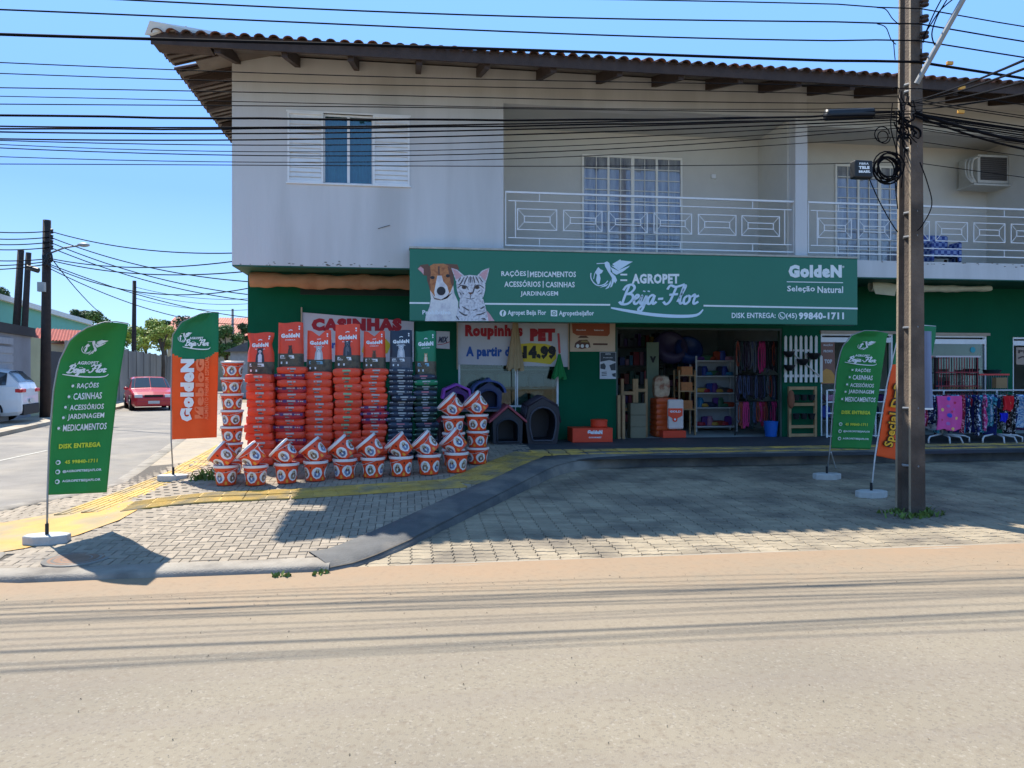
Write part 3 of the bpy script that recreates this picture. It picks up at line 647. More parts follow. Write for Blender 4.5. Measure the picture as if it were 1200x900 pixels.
# ------------------------------------------------------------------ the big shop sign
YS = 11.44
sgm = M('sign_green', (38,114,90), .38, .03, 1.2)
p0 = onY(480, 376, YS); p1 = onY(1005, 304, YS); z0s, z1s = p0.z, onY(480, 291, YS).z
sign = thing('shop_sign', 'long green shop sign with dog and cat picture under the balcony', 'shop sign', ((p0.x+p1.x)/2, YS, z0s))
MB().box(p0.x, p1.x, YS, YS+.2, z0s, z1s).build('panel', sgm, sign, bevel=.01)
MB().box(p0.x-.01, p1.x+.01, YS-.012, YS+.22, z1s+.001, z1s+.03).build('top_flashing', M('pale_flashing', (176,172,160), .6, .15, 8), sign)
for k in range(6): x = p0.x + .5 + k*1.1; MB().box(x, x+.04, YS+.2, YF+.0, z1s-.15, z1s-.11).build('bracket', woodd, sign)
lay_ = [0]
def sf(k=1): return lambda px, py: onY(px, py, YS-.003-.0012*k)
q = MB()
for txt, a, b, t_, bt in (('RAÇÕES', 587.5, 616.5, 316.5, 324.8), ('|', 618.2, 619.2, 317, 325), ('MEDICAMENTOS', 621, 675, 318.2, 324.8),
        ('ACESSÓRIOS', 591, 633.5, 328.2, 336.3), ('|', 636, 637, 329, 337), ('CASINHAS', 639.5, 673.5, 330.3, 336.8), ('JARDINAGEM', 610, 654, 341.3, 348),
        ('Agropet Beija Flor', 595, 640, 363.4, 370.8), ('Agropetbeijaflor', 655, 696, 364, 371.5), ('AGROPET', 740.5, 796, 320.8, 332.5),
        ('Seleção', 922.5, 955, 334.8, 343), ('Natural', 958, 988, 335.5, 343.4), ('DISK ENTREGA:', 857.5, 909, 366.5, 372.8), ('(45)', 921, 934, 367, 374.5), ('99840-1711', 936, 989, 366, 374.5)):
    T(q, txt, a, b, bt, t_, sf(), bold=.05 if txt in ('AGROPET', '99840-1711') else .025, m=0)
T(q, 'GoldeN', 924, 986.5, 325.5, 310.3, sf(), bold=.07, m=0); T(q, '®', 987, 989.5, 314, 311.5, sf(), m=0)
for y_ in (321.8, 328.4): poly(q, [(727, y_+.9), (735, y_+1), (735, y_-1), (727, y_-1)], sf())
for (a, ya, b, yb, h) in ((480, 355, 503.5, 355.2, 1.0), (568, 356, 715, 357.2, 1.0), (824.5, 358.2, 1005, 361.6, 1.0), (922, 330.2, 988, 331.3, .5)): poly(q, [(a, ya+h), (b, yb+h), (b, yb-h), (a, ya-h)], sf())
q.build('lettering', cwhite, sign)
q = MB(); script(q, 724, 824, 366, 333, sf()); bird(q, 692, 741.5, 339, 303.8, sf()); q.build('logo', M('logo_pale', (205,222,232), .5, .02), sign)
q = MB(); disc(q, 589.3, 367, 3.9, 3.9, sf(1), 0); T(q, 'f', 588, 590.6, 370.2, 364, sf(2), bold=.06, m=1)
poly(q, [(645.5,370.5),(653,370.7),(653,363.6),(645.5,363.4)], sf(1), 0); disc(q, 649.3, 367.1, 2.6, 2.5, sf(2), 1); disc(q, 649.3, 367.1, 1.7, 1.6, sf(3), 0); disc(q, 649.3, 367.1, .8, .8, sf(4), 1)
disc(q, 916.3, 370, 4.3, 4.3, sf(1), 0); disc(q, 916.3, 370, 3.4, 3.4, sf(2), 1); stroke(q, [(914.6,368.4),(915.2,371),(918.2,372)], 1.1, sf(3), 0)
q.build('contact_icons', [cwhite, sgm], sign)
# dog and cat photograph print, flat patches
dcol = [M('dog_white', (224,220,216), .6, .05, 40, second=(196,190,194), sscale=9, sthr=.54), M('dog_tan', (186,122,76), .6, .12, 60, second=(150,88,58), sscale=16), M('dog_brown', (112,78,64), .6, .12, 60), M('nose_dark', (46,46,50), .6, .1), M('pink_ear', (206,158,160), .6, .1, 40), M('cat_white', (214,212,214), .6, .08, 60, second=(166,162,168), sscale=26, sthr=.54), M('cat_stripe', (78,74,78), .6, .1), M('eye_brown', (92,72,52), .6, .05), M('print_faint', (232,236,238), .6, .02)]
Q = lambda X, Y: (480 + X/10, 290 + Y/10)
def P9(mb, pts, k, m): poly(mb, [Q(*p_) for p_ in pts], sf(k), m)
def S9(mb, pts, wd, k, m): stroke(mb, [Q(*p_) for p_ in pts], wd/10, sf(k), m, taper=True)
q = MB()
P9(q, [(180,862),(190,800),(235,690),(250,600),(240,500),(300,470),(480,470),(510,440),(525,540),(570,640),(565,780),(545,862)], 1, 0)
P9(q, [(92,250),(130,205),(215,195),(240,240),(205,330),(165,325),(140,290)], 2, 2); P9(q, [(95,250),(130,222),(165,250),(165,320),(140,290)], 3, 4)
P9(q, [(420,190),(560,200),(580,250),(520,330),(460,270)], 2, 2)
P9(q, [(225,225),(280,192),(400,190),(460,215),(510,300),(515,430),(480,520),(430,590),(360,600),(290,570),(240,500),(205,380),(205,300)], 3, 1)
P9(q, [(225,225),(240,215),(250,300),(235,420),(250,500),(230,460),(205,380),(205,300)], 4, 2); P9(q, [(445,205),(510,300),(518,420),(500,470),(470,350),(455,270)], 4, 2)
P9(q, [(325,330),(375,330),(395,400),(440,450),(462,530),(430,590),(365,608),(300,580),(288,520),(305,430)], 5, 0)
P9(q, [(255,530),(290,590),(365,612),(440,595),(500,530),(430,600),(360,618),(290,605)], 5, 2)
disc(q, *Q(370,510), 5.2, 5.2, sf(6), 3); disc(q, *Q(268,352), 2.6, 1.9, sf(5), 3); disc(q, *Q(448,332), 2.4, 1.9, sf(5), 3); P9(q, [(330,220),(352,220),(355,320),(335,320)], 4, 2)
# cat
P9(q, [(545,862),(560,740),(580,680),(590,600),(860,600),(885,680),(905,760),(925,862)], 7, 5); P9(q, [(905,740),(940,780),(995,862),(915,862)], 6, 4)
P9(q, [(487,238),(560,262),(640,330),(600,370),(545,400),(520,330)], 7, 5); P9(q, [(500,245),(560,275),(615,330),(550,380),(525,320)], 8, 4)
P9(q, [(790,330),(850,270),(935,238),(920,320),(890,420),(840,380)], 7, 5); P9(q, [(815,325),(860,280),(925,248),(905,330),(885,390),(850,350)], 8, 4)
P9(q, [(545,420),(560,370),(620,335),(700,322),(800,330),(860,370),(888,430),(885,500),(865,580),(800,640),(715,660),(640,640),(580,580),(555,500)], 9, 5)
for s_, w9 in (([(640,345),(600,420),(570,440)],14),([(680,335),(650,400),(640,430)],14),([(745,335),(765,420)],14),([(775,340),(815,420)],14),([(815,350),(860,410)],12),([(600,350),(570,400)],12),([(712,335),(710,420)],14),([(700,345),(690,400)],8),([(728,345),(735,400)],8),
        ([(560,480),(600,445),(660,450)],12),([(780,440),(830,445),(872,480)],12),([(585,520),(600,545),(600,560)],12),([(620,530),(640,550)],10),([(800,520),(830,500)],10),([(810,550),(850,530)],10),([(655,590),(715,604),(770,590)],8),([(770,430),(745,520),(725,545)],16),([(670,450),(690,500)],10),
        ([(615,690),(680,730),(700,735)],14),([(580,750),(640,790),(680,790)],18),([(830,720),(880,690)],16),([(780,790),(840,780),(890,755)],14),([(545,800),(580,850)],14),([(840,835),(890,830)],12),([(580,690),(582,720)],12),([(740,738),(790,725)],10),([(850,850),(900,845)],10)):
    S9(q, s_, w9, 10, 6)
for x_ in (640, 790): disc(q, *Q(x_,465), 3.0, 2.3, sf(11), 6); disc(q, *Q(x_,465), 2.2, 1.7, sf(12), 7); disc(q, *Q(x_,465), .9, 1.3, sf(13), 3)
P9(q, [(685,525),(740,525),(715,560)], 11, 2); S9(q, [(715,560),(713,600)], 8, 11, 6)
T(q, 'Prohibitivo', *[Q(150,0)[0], Q(480,0)[0]], Q(0,785)[1], Q(0,735)[1], sf(2), bold=.03, m=8)
q.build('dog_and_cat_print', dcol, sign)

# ------------------------------------------------------------------ banners and posters on the wall
bwh = M('banner_vinyl', (196,196,196), .6, .05, 3); bred = M('banner_red', (170,28,40), .6, .05); bblue = M('banner_blue', (30,84,160), .6, .05); byel = M('banner_yellow', (214,190,50), .6, .06); bblk = M('banner_black', (28,28,30), .6, .05)
def banner(name, label, cat, corners, Y, mats, fill, th=.012, wave=.0):
    """corners px: tl, tr, br, bl"""
    tl, tr, br, bl = [onY(*c_, Y) for c_ in corners]; zb = min(bl.z, br.z)
    t = thing(name, label, cat, ((bl.x+br.x)/2, Y, zb)); q = MB()
    wv = lambda u, v: -wave*(.5+.5*sin(u*9+v*3))
    f = lambda u, v: (lambda a: Vector((a.x, a.y+wv(u, v), a.z)))((bl+(br-bl)*u)*(1-v)+(tl+(tr-tl)*u)*v)
    q.grid(24, 6, f); q.grid(24, 6, lambda u, v: f(u, v)+Vector((0, th, 0)), flip=True); q.build('sheet', mats[0], t)
    def g(k=1): return lambda px, py: (lambda p_: Vector((p_.x, Y-.004*k-wave*1.0, p_.z)))(onY(px, py, Y))
    q = MB(); fill(q, g); q.build('print', mats, t); return t
YW = YL-.05
def f1(q, g):
    T(q, 'CASINHAS', 365, 471, 388, 373, g(), bold=.09, m=1); T(q, 'A partir de', 366, 420, 411, 399, g(), bold=.05, m=2)
    poly(q, [(424,412),(428,398),(440,395),(452,397),(458,404),(454,414),(440,417),(428,417)], g(), 3); T(q, 'PROMO', 458, 482, 408, 398, g(), bold=.06, m=2)
banner('banner', 'white banner with big red letters hung behind the stacked bags, left of the green sign', 'banner', ((354,366),(485,377),(485,424),(354,424)), YW, [bwh, bred, bblue, byel, bblk], f1)
MB().tube([onY(353.5, 428, YW-.02), onY(353.5, 360, YW-.02)], .014).build('banner_pole', M('pale_wood', (176,156,128), .7, .1, 20), label='thin pale pole at the left edge of the red-lettered banner', cat='pole')
def f2(q, g):
    T(q, 'Roupinhas', 545, 612.5, 398, 380.5, g(), bold=.07, m=1); T(q, 'PET', 621, 650.5, 400, 385, g(), bold=.1, m=1)
    T(q, 'A partir de', 546, 604, 421, 406, g(), bold=.06, m=2)
    poly(q, [(607,424),(605,412),(609,403),(622,402),(640,403),(651,407),(652,420),(645,427),(630,425),(618,424)], g(), 3)
    T(q, 'R$', 606.5, 614, 421, 413, g(2), bold=.03, m=4); T(q, '14,99', 613, 651.5, 423.5, 405, g(2), bold=.1, m=4)
banner('banner', 'white price banner for small pet clothes, red, blue and yellow lettering over the shop window', 'banner', ((536,378),(667,379),(666,430),(537,427)), YL-.045, [bwh, bred, bblue, byel, bblk], f2)
MB().tube([onY(536, 433, YL-.07), onY(536, 376, YL-.07)], .012).build('banner_pole', M('pale_wood', (176,156,128)), label='white batten at the left end of the price banner', cat='pole')
MB().tube([onY(666.3, 433, YL-.07), onY(666.3, 376, YL-.07)], .012).build('banner_pole', M('pale_wood', (176,156,128)), label='white batten at the right end of the price banner', cat='pole')
pcol = [M('poster_cream', (206,180,150), .6, .05), M('poster_rust', (164,84,50), .6, .06, 4), M('poster_brown', (96,62,48), .6, .05), cwhite, M('poster_olive', (150,130,80), .6, .05)]
def f3(q, g):
    poly(q, [(670,379),(714.5,379),(714.5,391),(712,394),(676,393),(671,390)], g(), 1)
    for x_ in (675.5, 696): T(q, 'Rações' if x_ < 690 else 'Sabores', x_, x_+11, 387.8, 386, g(2), bold=.03, m=3)
    poly(q, [(673,407),(674,402),(679,398.5),(688,398),(691,402),(692,407),(682,409)], g(), 2); poly(q, [(677,396),(680,393.5),(687,393.5),(690,396)], g(), 2); poly(q, [(680,401),(682,399),(688,399.3),(690,401.5)], g(2), 4)
    for x_ in (677, 682.3, 688): disc(q, x_, 405.5, 2, 2.2, g(2), 3)
    poly(q, [(695,402.2),(712,402.4),(712,404.6),(695,404.4)], g(), 2)
banner('poster', 'cream and rust-coloured poster with a small van drawing beside the shop door', 'poster', ((668,377.5),(721,378.5),(721,412),(668,412)), YL-.03, pcol, f3)
def f4(q, g):
    poly(q, [(703.5,413),(721.5,413),(721.5,424),(714,422),(703.5,424)], g(), 1)
    poly(q, [(703.5,427),(708,425.5),(710,429),(709,433),(703.5,432)], g(), 1); poly(q, [(714,428),(721.5,425),(721.5,434),(716,434)], g(), 1); poly(q, [(717,438),(721.5,437),(721.5,442),(718,441)], g(), 1)
    T(q, 'FOTO', 709.5, 715.5, 416, 414, g(2), bold=.05, m=0); T(q, 'Promoção', 707, 718, 420, 418.4, g(2), bold=.03, m=0)
    for k in range(3): poly(q, [(705,436+k*1.8),(711,435.6+k*1.8),(711,436.4+k*1.8),(705,436.9+k*1.8)], g(), 1)
banner('poster', 'small dark grey and white poster below the cream poster by the shop door', 'poster', ((703,412.5),(722,412.5),(722,444),(703,444)), YL-.028, [M('poster_white', (200,204,206), .6), M('poster_slate', (62,70,74), .6, .05)], f4)
def f5(q, g): T(q, 'MIX', 513.5, 525.5, 401.5, 394.5, g(), bold=.06, shear=.15, m=1); stroke(q, [(512.5,404),(520,403),(527,400.5)], .7, g(), 2)
banner('poster', 'small white notice on the green wall between the tall green bag and the price banner', 'poster', ((511.5,388),(527,388.5),(527,409),(511.5,408)), YL-.03, [bwh, M('notice_ink', (50,60,90), .6), bred], f5)
def f6(q, g):
    T(q, 'RAÇÃO', 965, 976, 406, 403, g(), bold=.05, m=1); T(q, 'PROMO', 965, 976, 413, 410, g(), bold=.05, m=1); T(q, 'TOP', 966, 975, 426, 421, g(), bold=.08, m=1)
    poly(q, [(962.5,449),(962.5,436),(968,432),(974,434),(978,440),(978,449)], g(), 2)
banner('poster', 'brown and gold poster in the window right of the white picket panel', 'poster', ((961.5,401),(978,401),(979,450),(961.5,450)), YL+.01, [M('poster_mocha', (130,92,78), .6, .06), bwh, M('poster_gold', (196,140,66), .6, .1, 8)], f6)
def f7(q, g): T(q, 'PET', 1193, 1212, 414, 410, g(), bold=.05, m=1); stroke(q, [(1193,420),(1199,418),(1206,421)], 1.6, g(), 1)
banner('poster', 'beige poster in the window at the right edge of the photo', 'poster', ((1191,407),(1215,407),(1215,428),(1191,427)), YL+.005, [M('poster_beige', (168,146,128), .6), M('poster_ink', (70,52,48), .6)], f7)
p = onY(1140, 410, YL+.04); q = MB(); q.lathe([(.055,-.003),(.055,.003)], (0,0,0), 20); q.xf(Matrix.Translation(p) @ Matrix.Rotation(pi/2, 4, 'X')); q.build('sticker', M('teal_sticker', (40,150,160), .5), label='round teal sticker on the shop window glass above the clothes rack', cat='sticker')

# rolled awnings
am = M('tan_awning_canvas', (176,134,98), .8, .12, 3, .2, 30, second=(146,104,72), sscale=3)
def awning(name, label, xa_, xb_, Y, zc, hh, dd, m, tip=0.):
    q = MB()
    def fn(u, v):
        a = 2*pi*v; x = xa_ + (xb_-xa_)*u; r_ = 1 + .05*sin(u*60+sin(a*3)*2) + .04*sin(3*a+u*14)
        k = 1 - tip*u
        return (x, Y + dd*cos(a)*r_, zc + hh*sin(a)*r_*k*(1+.12*sin(u*21)) - .02*sin(pi*u))
    q.grid(90, 14, fn, flip=True); t = q.build(name, m, label=label, cat='awning', smooth=True); return t
a1 = onY(293, 326, 12.35); a2 = onY(479.5, 326, 12.35)
awning('rolled_awning', 'rolled tan canvas awning under the upper floor at the left corner of the shop', a1.x, onY(489, 326, 12.35).x, 12.35, zs-.135, .115, .1, am)
a1 = onY(1022, 340, 12.2); a2 = onY(1162, 340, 12.2)
awning('rolled_awning', 'rolled cream awning under the balcony behind the concrete pole', a1.x, a2.x, 12.25, zs-.09, .085, .08, M('cream_awning_canvas', (196,194,168), .8, .1, 4, .2, 30), .45)
MB().prism([(a1.x, zs-.12),(a1.x+.45, zs-.12),(a1.x+.42, zs-.26),(a1.x+.05, zs-.23)], 12.17, 12.18).build('awning_flap', M('cream_awning_canvas', (196,194,168)), label='loose cream flap hanging from the left end of the cream awning', cat='canvas flap')

# ------------------------------------------------------------------ pet food bags
reds = M('red_bag_film', (232,74,42), .42, .08, 6, .12, 30, rnd=.1); redd = M('red_bag_side', (196,44,34), .45, .1, 8)
navy = M('navy_bag_film', (44,54,70), .42, .1, 6, .12, 30, rnd=.15); greenb = M('green_bag_film', (22,118,78), .42, .08, 6, .12, 30)
purp = M('purple_print', (78,50,100), .5, .05); lab = M('bag_label_pale', (176,176,168), .5, .15, 60); labg = M('bag_label_green', (130,176,130), .5, .1, 60); labd = M('bag_label_dark', (92,60,50), .5, .1, 60); oliv = M('bag_foot_brown', (92,84,66), .5, .22, 30, second=(62,60,50), sscale=14); slate = M('bag_foot_slate', (86,90,98), .5, .2, 30)
def pillow(w_, d_, h_, seed, n=(9, 6, 4), k=.72):
    r_ = random.Random(seed); bm = bmesh.new(); q = MB()
    def sup(p):
        x, y, z = p; e = lambda a: math.copysign(abs(a)**1, a)
        l = (abs(x)**16 + abs(y)**16 + abs(z)**6)**(1/12) or 1
        return (x/max(1, l), y/max(1, l), z/max(1, l))
    def face(ax, sgn, na, nb):
        def fn(u, v):
            a, b = 2*u-1, 2*v-1; p = [0, 0, 0]; o = [i for i in range(3) if i != ax]; p[ax] = sgn; p[o[0]] = a; p[o[1]] = b
            x, y, z = sup(p); z *= 1 - .25*x**4 - .1*y**4; wr = .035*sin(11*x+seed)*sin(7*y+seed*2) + .03*sin(19*x+seed*3+5*z)
            return (x*w_/2*(1-.02*sin(z*4+seed)), y*d_/2*(1+.02*sin(9*x+seed)), z*h_/2*(1+wr) + h_/2)
        return fn
    q.grid(n[0], n[1], face(2, 1, 0, 0)); q.grid(n[0], n[1], face(2, -1, 0, 0), flip=True); q.grid(n[0], n[2], face(1, -1, 0, 0)); q.grid(n[0], n[2], face(1, 1, 0, 0), flip=True); q.grid(n[1], n[2], face(0, -1, 0, 0), flip=True); q.grid(n[1], n[2], face(0, 1, 0, 0))
    return q
def lying(w_, h_, seed, body, style):
    q = pillow(w_, .5, h_, seed); 
    y = -.5/2-.004; zt_ = h_*.78
    def pr_(x0, x1, z0, z1, m): q.add([(x0, y, z0), (x1, y, z0), (x1, y+.002, z1), (x0, y+.002, z1)], [(0,1,2,3)], m)
    # folded end of the bag: pale product panel, short word, and small side prints
    pr_(-.052, .058, h_*.60, h_*.80, 1); pr_(-.035, .035, h_*.24, h_*.47, 2)
    for k in range(5): pr_(-.03+.0135*k, -.0225+.0135*k, h_*.29, h_*.43, 1)
    if style in ('purple', 'navy'):
        for x0 in (-.16, -.135, .09, .12, .145): pr_(x0, x0+.018, h_*.6, h_*.74, 1)
    if style == 'purple': 
        for a, b in ((-.2, -.165), (-.11, -.056), (.062, .088), (.166, .2)): pr_(a, b, h_*.5, h_*.84, 3)
    else:
        pr_(-.17, -.13, h_*.62, h_*.7, 4); pr_(.12, .16, h_*.62, h_*.7, 4)
    mats = {'red': [reds, lab, labd, purp, M('bag_print_orange', (226,110,80), .5)], 'greenlab': [reds, labg, labd, purp, M('bag_print_orange', (226,110,80))], 'purple': [M('purple_red_film', (176,40,52), .42, .1, 6, .12, 30), lab, labd, purp, lab], 'navy': [navy, lab, M('navy_print', (110,116,124), .5), purp, M('navy_print', (110,116,124))], 'green': [greenb, lab, labd, purp, lab], 'greendark': [M('dark_green_film', (26,50,44), .42, .1, 6, .12, 30), lab, M('navy_print', (110,116,124)), purp, labg], 'navyred': [navy, M('pink_print', (190,110,116), .5), M('navy_print', (110,116,124)), purp, M('navy_print', (110,116,124))]}
    return q.mesh('pet_food_bag', mats[style], smooth=True)
# columns: centre px, top px, bottom py, width px, count, kind
ST = [(304,440,547,33,11,'red'),(340,431,545,35,15,'alt'),(373,437,543,33,12,'red2'),(406.5,433,542,33,12,'greenlab'),(438.5,433,541,30,15,'mix'),(470,433,540,29,17,'navy'),(499,440,539,28,16,'greendark')]
SN = ['leftmost stack','second stack from the left','third stack from the left','fourth stack from the left','fifth stack from the left','sixth stack from the left','rightmost stack']
STW = []
for si, (px, pt, pb, wpx, n_, kind) in enumerate(ST):
    b = onG(px, pb, S); d = depth(b); yc = b.y + .25; wd = wpx*d/F*.985; zb = S(b.x, b.y); zt_ = onY(px, pt, b.y).z; h = (zt_-zb)/n_
    cache = {}; STW.append((b.x, b.y, zt_, wd))
    MB().box(b.x-wd/2-.03, b.x+wd/2+.03, b.y-.01, b.y+.56, S(b.x, b.y)-.03, zb+.002).build('pallet', M('grey_pallet_wood', (110,98,84), .8, .2, 8), label='low flat pallet under the %s of pet food bags' % SN[si], cat='pallet')
    for k in range(n_):
        top = n_-1-k
        stl = {'red': 'red', 'red2': 'red', 'greenlab': 'greenlab', 'navy': 'navy' if top < 9 or top % 2 else 'navyred', 'greendark': ('green' if top == 1 else 'greendark' if top % 3 else 'navyred'), 'alt': 'purple' if top % 2 else 'red', 'mix': 'purple' if top in (6, 7, 8) else 'red'}[kind]
        v_ = (stl, k % 3)
        if v_ not in cache: cache[v_] = lying(wd, h*1.2, si*7+k % 3 + (11 if stl == 'purple' else 0), None, stl)
        o = bpy.data.objects.new('pet_food_bag', cache[v_]); COL.objects.link(o)
        o.location = (b.x+R.gauss(0, .011), yc+R.gauss(0, .02), zb+k*h+.002); o.rotation_euler = (0, R.gauss(0, .009), R.gauss(0, .035))
        colr = {'red': 'red', 'greenlab': 'red', 'navy': 'black', 'navyred': 'black', 'greendark': 'dark', 'green': 'green', 'purple': 'red and purple'}[stl]
        pos_ = 'topmost' if top == 0 else 'bottom' if k == 0 else ORD[top] + ' from the top'
        tag(o, '%s food bag, %s in the %s' % (colr, pos_, SN[si]), 'pet food bag', 'pet food bags stacked flat in front of the shop')
# standing bags on the stacks
def standing(px, pt, wpx, body, foot, style, dog, label, lean=0., notch=0., flare=0.):
    pass
SB = [(304.5,390,31,reds,oliv,'flare','husky','red standing pet food bag with a grey husky, on the leftmost stack'),(340,378,30,reds,oliv,'square','small','tall square red pet food bag with a small dark dog, on the second stack'),
      (373.5,387,30,reds,oliv,'notch','whitedog','red pet food bag with a pinched top and a white dog, on the third stack'),(407,380,30,reds,oliv,'square','bigdog','tall red pet food bag with a sitting grey dog, on the fourth stack'),
      (438.5,388,27,reds,oliv,'notch','browndog','red pet food bag with a notched top and a brown dog, on the fifth stack'),(470,387,27,navy,slate,'square','palecat','black pet food bag with a pale sitting dog, on the black stack'),(499,388,25,greenb,oliv,'square','tan','green pet food bag with a tan dog, on the rightmost stack')]
dogc = {'husky': ((50,54,62),(200,204,210)), 'small': ((70,56,48),(96,74,60)), 'whitedog': ((176,176,178),(216,216,214)), 'bigdog': ((60,64,72),(96,100,108)), 'browndog': ((112,78,54),(86,58,42)), 'palecat': ((170,176,182),(206,208,210)), 'tan': ((196,160,120),(232,220,200))}
for (px, pt, wpx, body, foot, shp, dog, label), (bx_, by_, bz_, wd_) in zip(SB, STW):
    Yc = by_+.12; r0 = onY(px, pt, Yc); H = r0.z - bz_; W = wpx*depth(Vector((bx_, Yc, 0)))/F; x0 = r0.x; D = .15
    t = thing('standing_pet_food_bag', label, 'pet food bag', (x0, Yc+D/2, bz_+.004), 'upright pet food bags on top of the stacks')
    def surf(u, v, W=W, H=H, x0=x0, Yc=Yc, shp=shp, D=D, bz_=bz_):
        a = 2*u-1; wv = 1 - (.10 if shp == 'notch' else .06)*v - (.16*math.exp(-((v-.72)/.13)**2) if shp == 'flare' else 0) + (.06*v**6 if shp == 'flare' else 0)
        z = bz_ + .004 + H*v*(1 - (.14*max(0, 1-abs(a)*1.6)*v**5 if shp == 'notch' else 0) + (.015*sin(a*3)*v))
        bul = (1-abs(a)**5)**.5 * (1-.82*v**2.2) * (1 - .1*(1-v)**6)
        wr = .006*sin(13*a+9*v+x0*30)*sin(8*v+x0*9)*(v if v < .95 else 0) + (.012*sin(a*8+2)*math.exp(-((v-.75)/.15)**2) if shp != 'square' else .003*sin(a*9+v*14))
        return Vector((x0 + a*W/2*wv, Yc + D/2 - D/2*bul - wr - .0, z))
    q = MB(); q.grid(14, 16, lambda u, v: surf(u, v))
    q.m = [1 if (i//14) < 5 else 0 for i in range(len(q.f))]
    q.grid(14, 16, lambda u, v: (lambda p_: Vector((p_.x, 2*(Yc+D/2)-p_.y+.003, p_.z)))(surf(u, v)), flip=True)
    q.build('bag', [body, foot], t, smooth=True)
    g = lambda k: (lambda u, v: surf(u, v) + Vector((0, -.003*k, 0)))
    q = MB(); T(q, 'GoldeN', .13, .87, .66, .76, g(1.4), bold=.07, m=0); T(q, {'palecat': 'SPECIAL', 'tan': 'SELEÇÃO NATURAL'}.get(dog, 'FÓRMULA'), .3, .7, .6, .63, g(1.4), bold=.03, m=0)
    stroke(q, [(.42,.82),(.5,.835),(.58,.82)], .02, g(1.4), 0); disc(q, .85, .9, .035, .02, g(1.4), 0); disc(q, .85, .85, .03, .018, g(1.4), 0)
    poly(q, [(.12,.2),(.66,.2),(.64,.27),(.12,.27)], g(1.4), {'whitedog': 2, 'tan': 2}.get(dog, 0)); T(q, 'Adultos', .14, .56, .21, .26, g(2.4), bold=.05, m=1)
    for k in range(3): poly(q, [(.14+.1*k,.08),(.2+.1*k,.08),(.2+.1*k,.13),(.14+.1*k,.13)], g(1.4), 1 if k % 2 else 0)
    q.build('lettering', [cwhite, foot, M('bag_strip_blue', (120,170,190), .5)], t)
    c1, c2 = dogc[dog]; sc_ = .62 if dog in ('small', 'browndog', 'tan') else 1.1
    q = MB(); f9 = lambda k: (lambda u, v: g(k)(.5 + (u-.5)*sc_*1.1, .3 + (v-.25)*sc_))
    poly(q, [(.36,.25),(.38,.4),(.42,.47),(.58,.47),(.62,.4),(.64,.25)], f9(1.4), 0); disc(q, .5, .5, .1, .055, f9(1.8), 0); poly(q, [(.41,.51),(.4,.58),(.46,.54)], f9(1.8), 0); poly(q, [(.59,.51),(.6,.58),(.54,.54)], f9(1.8), 0)
    poly(q, [(.44,.25),(.44,.4),(.5,.46),(.56,.4),(.56,.25)], f9(2.2), 1); disc(q, .5, .48, .05, .03, f9(2.4), 1); disc(q, .5, .475, .018, .01, f9(2.8), 2)
    q.build('dog_print', [M('dogprint_'+dog, c1, .5, .1, 40), M('dogchest_'+dog, c2, .5, .1, 40), bblk], t)

